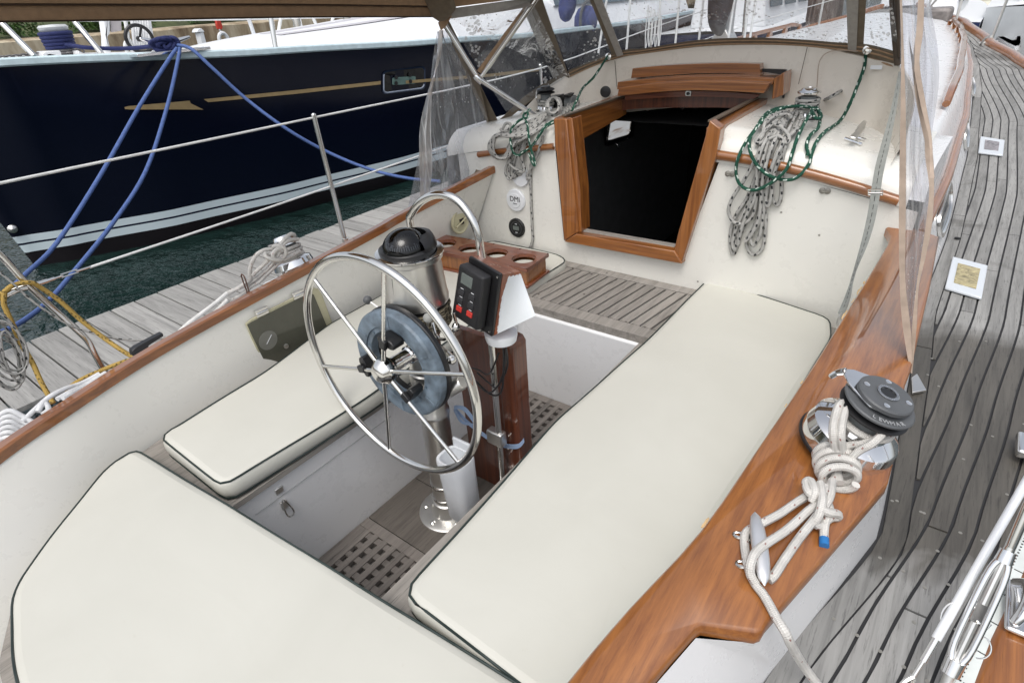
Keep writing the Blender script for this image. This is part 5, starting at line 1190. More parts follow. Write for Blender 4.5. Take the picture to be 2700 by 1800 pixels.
# windows
win([(1500,188),(1625,140),(1563,0),(1425,0)], [1.99,2.06,UY,UY], CLEAR)
n = 14; m = MB(); lo_ = [Ub_[i].copy() for i in range(len(Ub_)) if True]
pts_ = []; lo2 = [PY(*p, y) for p, y in (((1640,138),2.075),((1700,130),2.095),((1840,108),2.105),((1980,102),2.105),((2100,106),2.095),((2235,118),2.05))]
hi2 = [PY(x, 0, UY) for x in (1588,1680,1840,1980,2100,2232)]
lo2 = smoothpts(lo2, 5); hi2 = smoothpts(hi2, 5); hi3 = [a+(b-a)*1.6 for a, b in zip(lo2, hi2)]
m.grid([lo2, [a.lerp(b, .5) for a, b in zip(lo2, hi3)], hi3]); O('window', m, CLEAR, dg, smooth=80)
m = MB(); a = [PY(2276,124,2.02), PY(2300,126,2.0), PY(2372,146,1.95)]; b = [PY(2284,0,UY), PY(2315,0,UY), PY(2352,0,1.8)]; m.grid([a, [p+(q-p)*1.6 for p, q in zip(a, b)]]); O('window', m, CLEAR, dg, smooth=80)
# port lower band sweeping down the breakwater to the ledge, and the tubes
m = MB(); A1 = smoothpts([PY(*p, y) for p, y in (((1500,214),2.0),((1440,238),1.93),((1390,272),1.84),((1340,312),1.72),((1322,332),1.64),((1296,352),1.62),((1282,395),1.5),((1276,450),1.38),((1255,480),1.3),((1180,520),1.2))], 4)
A2 = smoothpts([PY(*p, y) for p, y in (((1497,190),2.0),((1440,218),1.93),((1385,254),1.84),((1340,296),1.72),((1312,322),1.64),((1280,350),1.62),((1266,400),1.5),((1256,448),1.38),((1238,466),1.3),((1170,505),1.2))], 4)
m.grid([A1, A2]); m.grid([[p+Vector((-.003,.004,0)) for p in A1], [p+Vector((-.003,.004,0)) for p in A2]]); m.tube(A1, .005, 6); m.tube(A2, .003, 6); O('port_lower_band', m, CANVAS2, dg, smooth=60)
J = PX(1163,55,-1.02); FT = PY(1436,322,1.70); XM = PY(1262,208,1.45)
m = MB(); m.tube([J+Vector((0,-.01,.02)), XM, FT], .013, 12); O('frame_tube', m, STEEL, dg, smooth=60)
m = MB(); m.lathe([(.016,-.025),(.018,-.02),(.018,.02),(.016,.025)], XM, (FT-J), 20); m.lathe([(.016,-.02),(.018,-.015),(.018,.015),(.016,.02)], XM.lerp(FT, .92), (FT-J), 20); m.tube([FT, FT+Vector((0,0,-.03))], .008, 8); O('frame_joint', m, CHROME, dg, smooth=35)
t0 = XM+Vector((.02,.0,.01)); t1 = PY(1412,0,1.62); m = MB(); m.tube([t0, t0.lerp(t1, .12)], .010, 10); m.tube([t0.lerp(t1, .12), t0+(t1-t0)*1.3], .0125, 12); O('frame_tube', m, STEEL, dg, smooth=60)
m = MB(); m.tube([t0+Vector((-.03,.02,.02)), t0+(t1-t0)*1.3+Vector((-.035,.03,.0))], .013, 8); O('tube_sleeve', m, CANVAS, dg)
# canvas strips along the aft bow tube, rim band of the side window
m = MB(); m.prism([J+Vector((-.02,.03,0)), J+Vector((.01,.03,.02)), PY(1322,340,1.66), PY(1296,352,1.66), XM+Vector((-.03,.03,-.01))], (0,.004,0)); O('side_band', m, CANVAS2, dg, smooth=0)
m = MB(); q4 = [PY(1172,52,1.33), PY(1300,35,1.45), PY(1400,18,1.58), PY(1432,-8,1.68), PY(1405,-6,1.60), PY(1300,8,1.45), PY(1180,24,1.33)]; m.prism(q4, (0,.003,0)); O('rim_band', m, ZIP, dg, smooth=0)
m = MB(); q4 = [PY(1172,22,1.32), PY(1300,6,1.44), PY(1440,-14,1.66), PY(1440,-160,1.5), PY(1160,-120,1.2)]; m.prism(q4, (0,.003,0)); O('rim_band', m, CANVAS, dg, smooth=0)
m = MB(); q4 = [PY(1120,-20,1.24), PY(1196,-16,1.24), PY(1206,24,1.28), PY(1185,50,1.30), PY(1168,58,1.30), PY(1148,46,1.28)]; m.prism(q4, (0,-.03,0)); O('corner_patch', m, CANVAS2, dg, bevel=.01)
m = MB(); m.prism([PY(1178,40,1.33), PY(1192,42,1.33), PY(1175,72,1.33), PY(1164,80,1.33), PY(1157,60,1.33)], (0,-.006,0)); O('corner_strap', m, CANVAS, dg)
# side window of the dodger
m = MB(); m.add([PY(1180,50,1.34), PY(1405,8,1.62), PY(1497,200,1.99), PY(1340,304,1.73)], [(0,1,2,3)]); O('window', m, CLEAR, dg, smooth=0)
# wrinkled aft side panel hanging to the coaming
m = MB()
lft = smoothpts([PX(*p, -1.02) for p in ((1152,85),(1140,150),(1128,240),(1110,350),(1092,450),(1070,560))], 4)
rgt = smoothpts([PX(*p, x) for p, x in (((1172,80),-1.0),((1215,160),-.99),((1262,235),-.98),((1290,300),-.96),((1268,400),-.95),((1248,470),-.95))], 4)
rows = []
for i in range(15):
    t = i/14; rows.append([a.lerp(b, t)+Vector((.012*math.sin(t*15+j*.12)+.006*math.sin(t*31), 0, 0)) for j, (a, b) in enumerate(zip(lft, rgt))])
m.grid(rows); O('side_curtain', m, CLEAR2, dg, smooth=80)
m = MB(); e1_ = smoothpts([PX(*p, -1.0) for p in ((1158,80),(1152,150),(1140,240),(1136,340),(1140,440),(1128,540))], 4); e2_ = smoothpts([PX(*p, -1.0) for p in ((1170,80),(1162,150),(1130,240),(1108,340),(1108,440),(1110,555))], 4)
rows = [[a.lerp(b, t)+Vector((.006*math.sin(t*12), .0, 0)) for a, b in zip(e1_, e2_)] for t in [k/6 for k in range(7)]]
m.grid(rows); O('curtain_fold', m, mat_clear('brown_tinted_fold', .35, (.75,.62,.5), wr=(12,12,1), streak=.3, gloss=.1), dg, smooth=80)
# roof of the dodger
m = MB(); rows = []
for i in range(9):
    t = i/8; x = -1.02+2.12*t; cam_ = .16*(1-(2*t-1)**2)
    rows.append([(x, 1.9-.0*t, 1.93+cam_*.7), (x, 1.62, 2.02+cam_), (x, 1.32 if False else 1.35, 1.94+cam_)])
m.shell(rows, .006); O('roof_panel', m, CANVAS, dg, smooth=60)
# starboard frame tubes and strut
m = MB(); m.tube([PY(2352,-60,1.9), PY(2358,60,1.92), PY(2368,170,1.95)], .014, 12); m.tube([PY(2362,-60,1.88), PY(2368,60,1.9), PY(2374,150,1.93)], .010, 10); O('frame_tube', m, simple('brown_tube_cover', (.07,.05,.035), .5), dg)
for (px, py, y) in ((1604,150,2.03),(2287,132,2.02)):
    c = PY(px, py, y-.01); m = MB(); m.lathe([(.018,0),(.018,.004),(.010,.006),(.007,.003)], c, (0,-1,.1), 24); O('rope_grommet', m, STEEL, dg)
# strap from the dodger to the coaming
stp = T('webbing_strap', 'grey webbing strap with a buckle running from the dodger down to the starboard coaming', 'strap', tuple(PY(2214,842,.78)))
sp_ = [PY(2374,190,1.80), PY(2356,290,1.55), PY(2335,380,1.36), PY(2318,450,1.26), PY(2300,560,1.12), PY(2280,640,1.02), PY(2252,720,.92), PY(2236,780,.85), PY(2218,828,.79)]
wv_ = [Vector((.012,0,.0)), Vector((.018,0,.0)), Vector((.026,0,.003)), Vector((.028,0,.004)), Vector((.026,.0,.003)), Vector((.020,.012,.003)), Vector((.006,.02,.002)), Vector((.016,-.012,.003)), Vector((.020,-.008,.003))]
sp2 = smoothpts(sp_, 5); wv2 = smoothpts(wv_, 5)
m = MB(); m.ribbon(sp2, [Vector(w) for w in wv2], .0022); wb_ = O('webbing', m, GREYW, stp, smooth=50)
m = MB()
for k in range(2, len(sp2)-3): m.tube([sp2[k]+Vector((.0,-.0026,.0)), sp2[k].lerp(sp2[k+1], .6)+Vector((.0,-.0026,.0))], .0009, 4)
O('stitching', m, BLACK, wb_)
c = PY(2309,505,1.185); m = MB(); fr_ = frame_at(c, (1,0,.12), (0,-.55,.9))
ring_ = [fr_ @ Vector(v) for v in ((-.021,-.012,.004),(.021,-.012,.004),(.021,.012,.004),(-.021,.012,.004))]; m.tube(ring_, .0028, 6, closed=True); m.tube([ring_[0].lerp(ring_[3], .4), ring_[1].lerp(ring_[2], .4)], .0028, 6); O('buckle', m, STEEL, stp)
m = MB(); c = PY(2212,845,.78); m.tube([PY(2220,826,.79), PY(2212,838,.785), PY(2206,858,.78), PY(2213,866,.78), PY(2222,850,.785), PY(2218,834,.79)], .004, 6, closed=True, smooth=3); O('strap_hook', m, STEELB, stp)
# ---- rolled clear curtain hanging outboard to starboard
cv = T('clear_curtain', 'wrinkled clear plastic curtain with tan edges bunched at the starboard side of the dodger', 'curtain', tuple(PY(2400,970,.56)))
YC = .62
lft = smoothpts([PY(*p, y) for p, y in (((2370,-60),YC+.06),((2374,100),YC+.05),((2373,300),YC+.03),((2370,560),YC),((2374,750),YC-.03),((2385,880),YC-.05),((2402,980),YC-.07))], 5)
rgt = smoothpts([PY(*p, y) for p, y in (((2446,-60),YC+.22),((2458,40),YC+.2),((2474,140),YC+.18),((2474,240),YC+.16),((2452,400),YC+.12),((2463,500),YC+.10),((2448,620),YC+.06),((2418,800),YC),((2405,975),YC-.06))], 5)
rgt = arc_res(rgt, len(lft)); rows = []
for i in range(21):
    t = i/20; rows.append([a.lerp(b, t)+Vector((0, .03*math.sin(t*14+j*.05)*(1-abs(2*t-1)), 0)) for j, (a, b) in enumerate(zip(lft, rgt))])
m = MB(); m.grid(rows); O('clear_panel', m, CLEAR2, cv, smooth=80)
def edge_band(pxa, pxb, ys2, name='tan_edge', mat=TAN):
    a = smoothpts([PY(*p, y) for p, y in zip(pxa, ys2)], 5); b = smoothpts([PY(*p, y) for p, y in zip(pxb, ys2)], 5); m = MB()
    m.grid([a, b]); m.grid([[p+Vector((0,.004,0)) for p in a], [p+Vector((0,.004,0)) for p in b]]); m.grid([a, [p+Vector((0,.004,0)) for p in a]]); m.grid([b, [p+Vector((0,.004,0)) for p in b]]); O(name, m, mat, cv, smooth=60)
ye = [YC+.05,YC+.04,YC+.02,YC-.01,YC-.04,YC-.06,YC-.08]
edge_band([(2370,-60),(2376,120),(2374,300),(2370,560),(2372,740),(2380,860),(2400,980)], [(2376,-60),(2382,120),(2388,300),(2388,560),(2387,740),(2402,880),(2405,985)], ye)
ys2 = [YC+.12,YC+.10,YC+.08,YC+.06,YC+.02,YC-.02,YC-.06]
edge_band([(2424,-60),(2416,80),(2408,160),(2426,270),(2448,360),(2436,560) if False else (2452,430),(2450,470)], [(2438,-60),(2434,80),(2424,165),(2440,270),(2456,360),(2460,430),(2464,470)], ys2)
edge_band([(2396,100),(2404,170),(2416,270),(2438,372)], [(2410,170),(2422,190),(2436,280),(2454,366)], [YC+.1,YC+.08,YC+.07,YC+.06])
edge_band([(2438,366),(2440,420),(2450,500),(2440,600),(2428,680),(2418,740),(2404,870),(2400,985)], [(2454,362),(2462,440),(2462,520),(2456,600),(2440,680),(2422,760),(2416,870),(2405,985)], [YC+.06,YC+.05,YC+.03,YC+.01,YC-.01,YC-.03,YC-.05,YC-.075])
# ---- brown bimini canvas edge over the port quarter
bm_ = T('bimini_edge', 'brown canvas awning edge overhead along the port side of the cockpit', 'awning', tuple(PX(600,40,-1.05)))
Ed = [PX(1160,46,-1.02), PX(800,47,-1.05), PX(400,54,-1.08), PX(0,60,-1.1), PX(-300,66,-1.12)]
Ed = smoothpts(Ed, 5); hts = [0, .015, .035, .055, .12, .2]
m = MB(); rows = []
rows = [[p+Vector((-.004*k, 0, h)) for p in Ed] for k, h in enumerate((0,.02,.045))]+[[p+Vector((.01,0,.05)) for p in Ed]]+[[p+Vector((.03,0,.12)) for p in Ed], [p+Vector((.12,0,.17)) for p in Ed], [p+Vector((.5,.1,.22)) for p in Ed]]
m.grid(rows); m.grid([[p+Vector((-.012,0,.004)) for p in r] for r in rows], flip=True); m.grid([rows[0], [p+Vector((-.012,0,.004)) for p in rows[0]]])
O('canvas', m, CANVAS, bm_, smooth=60)
m = MB(); m.tube([p+Vector((.004,0,.046)) for p in Ed], .004, 6); m.tube([p+Vector((.0,0,.002)) for p in Ed], .003, 6); O('hem_seam', m, simple('dark_brown_thread', (.05,.03,.018), .9), bm_)
# ================================================================== RAILS AND DECK GEAR OUTBOARD
# port stanchions and lifelines
def stanchion(x, y, label, h=.66, lean=-.03, grp='lifeline stanchions of our sailboat'):
    z = deckz(y)+.02; s = T('stanchion', label, 'stanchion', (x, y, z), grp); m = MB()
    m.tube([(x,y,z),(x+lean,y,z+h)], .0127, 12); m.lathe([(.0127,0),(.011,.006),(.002,.011)], (x+lean,y,z+h), seg=12); O('tube', m, STEEL, s, smooth=60)
    m = MB(); m.lathe([(.035,-.01),(.035,0),(.018,.01),(.018,.05)], (x,y,z), seg=20); O('socket', m, STEELB, s, smooth=40); return s
S0 = PX(905,640,-1.45); Sx, Sy = -1.43, .795
stanchion(-1.43, .795, 'stainless stanchion carrying two white lifelines, just outside the port coaming', .715)
for y, lb in ((2.9,'port stanchion abreast of the dodger window'),(4.9,'port stanchion seen through the wide front window'),(6.8,'farthest forward port stanchion seen through the wide front window')):
    stanchion(mir(toep(y))+.03, y, lb, .62)
H1, H2 = 1.292, .935
def lifeline(pts, label): 
    m = MB(); m.tube(pts, .0052, 8, smooth=4); O('lifeline', m, R_LIFE, None, smooth=80, label=label, cat='lifeline', group='white lifelines')
xs_ = lambda y: mir(toep(y))+.03-.02
lifeline([PX(-60,500,-1.35), PX(0,483,-1.37), (-1.462,.795,H1), (xs_(2.9),2.9,deckz(2.9)+.62), (xs_(4.9),4.9,deckz(4.9)+.61), (xs_(6.8),6.8,deckz(6.8)+.61), (-.15,9.4,1.95)], 'upper white lifeline along the port side')
lifeline([PX(236,705,-1.375), (-1.452,.795,H2), (xs_(2.9),2.9,deckz(2.9)+.31), (xs_(4.9),4.9,deckz(4.9)+.31), (xs_(6.8),6.8,deckz(6.8)+.31), (-.15,9.4,1.6)], 'lower white lifeline along the port side, ending in a turnbuckle')
tb = T('turnbuckle', 'small steel turnbuckle joining the lower lifeline to the port stern rail', 'turnbuckle', tuple(PX(190,722,-1.36)))
m = MB(); a, b = PX(240,703,-1.375), PX(118,742,-1.34); d = (b-a); u = d.normalized(); sv = Vector((0,0,1)).cross(u).normalized()
for s in (-.006,.006): m.tube([a+d*.30+Vector((0,0,s)), a+d*.66+Vector((0,0,s))], .0026, 6)
m.tube([a, a+d*.34], .004, 8); m.tube([a+d*.62, a+d*.82], .0035, 8); m.tube([a+d*.80, a+d*1.0], .006, 8); m.tube([a+d*.95, b+u*.03], .008, 8); O('turnbuckle_body', m, STEEL, tb)
# stern rail at left
pr = T('stern_rail', 'bent stainless stern rail at the port quarter with ropes hung over it', 'rail', tuple(PX(275,978,-1.30)))
XQ = -1.30
m = MB(); m.tube([PX(-70,620,XQ), PX(0,672,XQ), PX(70,748,XQ), PX(140,812,XQ), PX(205,872,XQ), PX(232,900,XQ), PX(250,935,XQ), PX(274,978,XQ)], .0125, 12, smooth=5); m.tube([PX(-90,800,XQ), PX(0,783,XQ), PX(40,765,XQ), PX(70,757,XQ)], .0125, 12, smooth=4); O('rail_tube', m, STEEL, pr, smooth=60)
m = MB(); m.lathe([(.032,-.03),(.032,0),(.016,.008),(.016,.03)], PX(276,985,XQ)+Vector((0,0,-.01)), seg=20); O('rail_foot', m, STEELB, pr)
# white lines and yellow lines at the port quarter
def px_rope(l): return [PX(a, b, x) for a, b, x in l]
rope('yellow_line', [px_rope([(-40,800,-1.30),(10,770,-1.29),(35,752,-1.28),(80,745,-1.275),(110,760,-1.28),(160,795,-1.27),(215,845,-1.25),(280,895,-1.2),(340,935,-1.12),(368,944,-1.08)]), px_rope([(368,944,-1.08),(330,952,-1.10),(270,975,-1.14),(215,1000,-1.16),(170,1030,-1.17)])], .0085, R_YEL, 'yellow rope stretched from the stern rail down to the port coaming')
rope('yellow_line', [px_rope([(12,770,-1.28),(10,800,-1.28),(22,830,-1.27),(38,865,-1.26),(55,905,-1.25),(85,955,-1.22),(110,1010,-1.18),(140,1062,-1.12)])], .0085, R_YEL, 'second yellow rope hanging steeply from the stern rail at the far left')
L = [px_rope([(-40,690,-1.28),(20,735,-1.265),(75,785,-1.26),(130,825,-1.25),(190,860,-1.24),(260,882,-1.22),(330,895,-1.2),(420,893,-1.15),(500,868,-1.1),(560,838,-1.06)])]
rope('grey_line', L, .0042, R_FLECK, 'thin grey flecked line sagging from the stern rail towards the port winch')
L = []; rnd = random.Random(21)
for k in range(7):
    cx, cy = 20+rnd.uniform(-20,18), 930+rnd.uniform(-20,30); w, h = rnd.uniform(22,52), rnd.uniform(50,105)
    L.append([PX(cx+w*math.cos(a)+.3*h*math.sin(a), cy+h*math.sin(a), -1.27+.01*k) for a in [2*PI*i/20 for i in range(21)]])
L.append(px_rope([(-30,860,-1.25),(20,885,-1.25),(60,900,-1.25)])); L.append(px_rope([(-30,880,-1.25),(20,900,-1.25),(62,915,-1.25)]))
rope('coiled_line', L, .0042, R_FLECK, 'hank of thin grey flecked rope hanging off the stern rail at the left edge', seg=6, sm=3)
# white mooring coil tucked outside the coaming, lower left
L = []
for k in range(6): L.append(px_rope([(-40,1150+k*12,-1.1),(-5,1100+k*13,-1.09),(25,1082+k*14,-1.07+.004*k),(58,1096+k*14,-1.05),(85,1112+k*10,-1.03)]))
L.append(px_rope([(60,1110,-1.04),(100,1072,-1.05),(130,1046,-1.06),(170,1025,-1.08),(215,1010,-1.1),(262,985,-1.11)])); L.append(px_rope([(150,1052,-1.04),(190,1030,-1.06),(230,1012,-1.09),(280,982,-1.1)])); L.append(px_rope([(165,1050,-1.03),(200,1030,-1.06),(245,1008,-1.09),(285,985,-1.1)]))
L.append(px_rope([(100,1085,-1.02),(115,1060,-1.04),(128,1078,-1.02),(112,1092,-1.01)]))
rope('white_coil', L, .0085, simple('soft_white_rope', (.62,.63,.64), .85, bump=.8, scale=30), 'white coiled rope lying along the outside of the port coaming at the left edge')
# white rope on the port winch
def pxw(l): return [PX(600+x*.1703, 600+y*.1703, v) for x, y, v in l]
L = []
for k in range(4):
    c = pb0+pa_*(.055+.018*k); s1 = Vector((1,0,0)); s1 = (s1-pa_*s1.dot(pa_)).normalized(); s2 = pa_.cross(s1)
    L.append([c+(s1*math.cos(a)+s2*math.sin(a))*.060 for a in [2*PI*i/20 for i in range(21)]])
L += [pxw([(1030,110,-.97),(980,100,-.95),(900,160,-.94),(840,230,-.93),(790,300,-.93),(740,380,-.92),(650,480,-.93),(540,590,-.95),(430,690,-.96),(395,740,-.97)]),
 pxw([(1090,180,-.96),(980,190,-.94),(880,240,-.93),(830,330,-.92),(780,420,-.92),(720,520,-.93),(620,640,-.95),(480,760,-.97),(330,860,-.99),(160,940,-1.02),(0,1010,-1.05)]),
 pxw([(700,330,-.94),(560,350,-.95),(440,430,-.96),(370,560,-.97),(345,700,-.98),(350,800,-.98),(250,880,-1.0),(120,960,-1.03),(0,1030,-1.05)]),
 pxw([(900,480,-.93),(780,560,-.93),(640,690,-.95),(500,830,-.97),(380,900,-.99),(250,1010,-1.02),(120,1090,-1.04),(0,1150,-1.06)]),
 pxw([(640,420,-.93),(590,400,-.93),(600,450,-.92),(680,490,-.91),(780,510,-.91),(850,500,-.92)]), pxw([(690,300,-.93),(780,280,-.92),(880,320,-.91),(900,400,-.91),(850,470,-.92),(760,480,-.92),(700,430,-.92)]),
 pxw([(850,330,-.92),(760,340,-.915),(700,420,-.91),(740,500,-.915)]), pxw([(820,520,-.92),(1000,430,-.93),(1120,370,-.95)])]
rope('sheet_rope', L, .0085, R_WHITE, 'white rope knotted on the port winch with its tail leading aft along the coaming')
L = [px_rope([(600,772,-1.05),(560,805,-1.06),(500,850,-1.07),(450,895,-1.08),(400,925,-1.09),(372,945,-1.1)]), px_rope([(600,790,-1.04),(560,830,-1.05),(510,865,-1.06),(470,892,-1.07)])]
rope('sheet_tail', L, .009, simple('worn_white_rope', (.66,.66,.64), .8, bump=.8, scale=30), 'pair of worn white rope tails running through a dark block beside the port coaming cap')
L = [px_rope([(560,845,-1.03),(575,820,-1.03),(600,808,-1.03),(612,820,-1.03),(590,838,-1.03),(570,850,-1.03)]), px_rope([(548,838,-1.02),(580,815,-1.02),(610,825,-1.02)])]
rope('frayed_lashing', L, .005, simple('grimy_cord', (.16,.13,.10), .9), 'frayed brown lashing round the rope tails on the port side')
bk = T('sheet_block', 'black turning block beside the port coaming cap with a white rope through it', 'block', tuple(PX(395,925,-1.08)))
m = MB(); m.prism([PX(*p, -1.05) for p in ((348,925),(360,915),(430,878),(432,886),(392,912),(396,922),(442,898),(450,900),(368,944),(350,938))], (-.03,0,0)); O('block_cheek', m, BLACK, bk, bevel=.003)
# port deck prisms and small stuff: brown leather stop at the cap
m = MB(); c = PX(660,786,-.97); m.tube([c+Vector((0,0,.03)), c+Vector((0,0,-.02))], .009, 8); m.tube([c+Vector((-.01,0,.02)), c+Vector((-.014,.0,.10)), c+Vector((.01,0,.10)), c+Vector((.008,0,.03))], .003, 6, smooth=3)
O('cord_becket', m, simple('brown_leather', (.10,.05,.035), .7), None, label='brown cord becket standing on the port coaming cap under the white rope', cat='becket')
# starboard: deck prisms with bronze frames
def deckplate(pxs, inner, label, col):
    P4 = [PD(*p, .004) for p in pxs]; c = sum(P4, Vector())/4; d = T('deck_vent_plate', label, 'deck plate', tuple(c), 'framed plates in the starboard side deck')
    m = MB(); m.prism(P4, (0,0,.012)); f = O('plate_frame', m, mat_gel('plate_white', (.62,.66,.70), .35) if 'plate_white' not in bpy.data.materials else bpy.data.materials['plate_white'], d, bevel=.004)
    m = MB(); m.prism([c+(p-c)*inner+Vector((0,0,.0125)) for p in P4], (0,0,.002)); t = NT('plate_glass'); nz = t.noise(t.coord(), 22, 4, .6, 1.5)
    t.pbr(t.ramp(nz, [(.35, tuple(x*.5 for x in col)), (.5, col), (.68, tuple(min(1,x*1.6) for x in col))]), .25, 0, t.bump(nz, .6, .01)); O('plate_glass', m, t.m, d, smooth=0)
deckplate([(2510,682),(2603,706),(2586,792),(2490,764)], .62, 'white framed deck plate with yellow stained glass, the nearer one on the starboard side deck', (.36,.31,.17))
deckplate([(2584,364),(2648,374),(2643,414),(2578,406)], .58, 'small white framed deck plate with grey glass, the farther one on the starboard side deck', (.25,.23,.24))
m = MB(); c = PD(2524,629,.004); m.lathe([(.012,0),(.012,.004),(.004,.006)], c, seg=14); O('deck_eye', m, DARK, None, label='small dark deck fitting in the planks near the stained deck plate', cat='fitting')
# T track along the starboard toe rail, and rods beside the camera
tk = T('track', 'pale perforated genoa track along the inside of the starboard toe rail', 'track', tuple(PD(2640,1620,.03)))
a, b = PD(2712,1424,.03), PD(2530,1830,.03); d = (b-a).normalized(); s = Vector((0,0,1)).cross(d).normalized()*.014
b = b+d*.3; a = a-d*1.2
m = MB(); m.prism([a-s, a+s, b+s, b-s], (0,0,.008)); t_ = O('track_bar', m, simple('pale_alloy', (.66,.70,.68), .35), tk, bevel=.002)
m = MB(); n = int((b-a).length/.011)
for i in range(n): p = a+d*.011*i-s*.55+Vector((0,0,.0082)); m.lathe([(.0022,0),(.0022,.0008)], p, seg=6)
for i in range(0, n, 8): p = a+d*.011*i+s*.3+Vector((0,0,.0082)); m.prism([p-s*.5, p+s*.6, p+s*.6+d*.002, p-s*.5+d*.002], (0,0,.0008))
O('track_holes', m, DARK, t_, smooth=0)
sh = T('covered_shroud', 'thick white plastic-covered wire rising from a steel fork on the starboard side deck', 'shroud', tuple(PD(2405,1800,.02)))
def rod(px, py, z): return PZ(px, py, z)
z0 = deckz(-.35)
A0, A1, A2, A3 = rod(2400,1795,z0+.05), rod(2434,1742,z0+.085), rod(2468,1684,z0+.12), rod(2720,1245,z0+.34)
A4 = A3+(A3-A2)*1.2
m = MB(); m.tube([A2, A3, A4], .008, 14); O('white_sleeve', m, WHITE, sh, smooth=70)
m = MB(); m.tube([A1, A2+(A3-A2)*.01], .0065, 12); m.tube([A0, A1], .0042, 10); O('steel_swage', m, STEEL, sh, smooth=70)
m = MB(); u = (A0-A1).normalized(); sv = Vector((1,.6,0)); sv = (sv-u*sv.dot(u)).normalized()*.009
m.tube([A0-u*.01, A0+sv+u*.012, A0+sv+u*.06], .005, 8, smooth=4); m.tube([A0-u*.01, A0-sv+u*.012, A0-sv+u*.06], .005, 8, smooth=4); m.tube([A0+sv*1.6+u*.045, A0-sv*1.6+u*.045], .0045, 8); O('fork_end', m, STEEL, sh)
td = T('rigging_screw', 'heavy chrome rigging screw standing between the white wire and the deck track', 'rigging screw', tuple(PD(2500,1800,.02)))
B0, B1, B2, B3, B4 = rod(2490,1815,z0+.03), rod(2512,1760,z0+.07), rod(2541,1662,z0+.13), rod(2652,1466,z0+.27), rod(2664,1440,z0+.29)
B5 = rod(2712,1330,z0+.37)
m = MB(); u = (B3-B1).normalized(); sv = Vector((1,0,0)); sv = (sv-u*sv.dot(u)).normalized()
m.tube([B0, B1+u*.02], .010, 12); m.tube([B3-u*.10, B3-u*.01], .0065, 10); m.tube([B1, B1+u*.10], .0065, 10); O('screw_thread', m, STEELB, td)
m = MB(); m.tube([B1-u*.012, B1+u*.018], [.0165,.0165], 16); m.tube([B3-u*.012, B3+u*.012], [.014,.012], 16)
for q in (-1, 1): m.tube([B1+u*.01+sv*.006*q, B1+u*.05+sv*.014*q, B3-u*.05+sv*.013*q, B3-u*.01+sv*.006*q], [.008,.006,.006,.007], 10, smooth=4)
O('screw_body', m, CHROME, td, smooth=60)
m = MB(); m.tube([B3, B4], [.010,.008], 12); m.tube([B4, B5, B5+(B5-B4)*2], .0085, 12); O('wire_terminal', m, STEEL, td, smooth=70)
m = MB(); c = B1+u*.06+sv*.02; pts = [c+sv*(.018*math.cos(a))+u*(.022*math.sin(a)) for a in [-1.4+2.9*i/10 for i in range(11)]]; m.tube(pts, .0016, 6); O('split_pin', m, STEEL, td); m = MB(); c = B1+u*.09-sv*.03; m.tube([c+sv*(-.018*math.cos(a))+u*(.03*math.sin(a)) for a in [-1.2+2.2*i/8 for i in range(9)]], .0018, 6); O('split_pin', m, STEEL, td); m = MB(); m.tube([B2+u*.03+sv*.01, B2+u*.02+sv*.028, B2+u*.035+sv*.03], .002, 6); O('split_pin', m, STEEL, td)
fc = T('chock', 'chrome fairlead chock on the starboard toe rail at the right edge', 'chock', tuple(PD(2692,1600,.05)))
c = PD(2712,1592,.075); m = MB(); m.tube([c+Vector((-.02,-.055,-.015)), c+Vector((-.008,-.03,.018)), c+Vector((-.004,.03,.018)), c+Vector((-.02,.06,-.015))], [.010,.013,.013,.010], 12, smooth=5); m.box(tuple(c+Vector((-.032,-.07,-.027))), tuple(c+Vector((.04,.07,-.014)))); O('chock_body', m, CHROME, fc, bevel=.006)
c = PD(2692,1175,.03); m = MB(); m.box(tuple(c+Vector((-.012,-.05,-.01))), tuple(c+Vector((.06,.05,.018)))); O('chain_plate', m, CHROME, None, bevel=.008, seg=3, label='rounded chrome deck plate at the right edge of the side deck', cat='deck fitting')
m = MB(); m.prism([PD(*p, .005) for p in ((2402,1000),(2416,990),(2441,1034),(2404,1040))], (0,0,.01)); O('corner_block', m, STEELB, None, bevel=.002, label='small grey wedge on the side deck at the foot of the clear curtain', cat='deck fitting')
# far stanchion and pulpit forward to starboard
yq = PD(2615,110).y
s_ = PD(2612,112); stp2 = T('stanchion', 'braced starboard stanchion leaning beside the far teak toe rail', 'stanchion', tuple(s_), 'lifeline stanchions of our sailboat')
m = MB(); d_ = s_.y; m.tube([s_, PY(2655,0,s_.y), PY(2668,-40,s_.y)], .0135, 10); m.tube([PD(2585,118), PD(2600,100,.12), PD(2614,97,.16)], .011, 8, smooth=3); O('tube', m, STEELB, stp2)
m = MB(); m.box(tuple(s_+Vector((-.10,-.08,-.01))), tuple(s_+Vector((.06,.08,.012)))); O('socket', m, STEEL, stp2, bevel=.004)
pu = T('bow_pulpit', 'pale tubular bow pulpit at the far end of the teak foredeck', 'pulpit', (.1, 9.0, deckz(9)))
m = MB()
for s in (-1, 1):
    m.tube([(.05+s*.75,8.3,deckz(8.3)+.62),(.05+s*.45,9.1,deckz(9.1)+.66),(.05,9.75,deckz(9.7)+.70)], .014, 8, smooth=4)
    for y in (8.35, 9.05): m.tube([(.05+s*(toe(y)-.08),y,deckz(y)),(.05+s*(.75 if y < 9 else .47),y,deckz(y)+.62)], .014, 8)
    m.tube([(.05+s*(toe(9.05)-.08),9.05,deckz(9.05)),(.05+s*.7,8.5,deckz(8.4)+.6)], .012, 8)
O('pulpit_tube', m, simple('pale_tube', (.62,.62,.60), .3), pu)
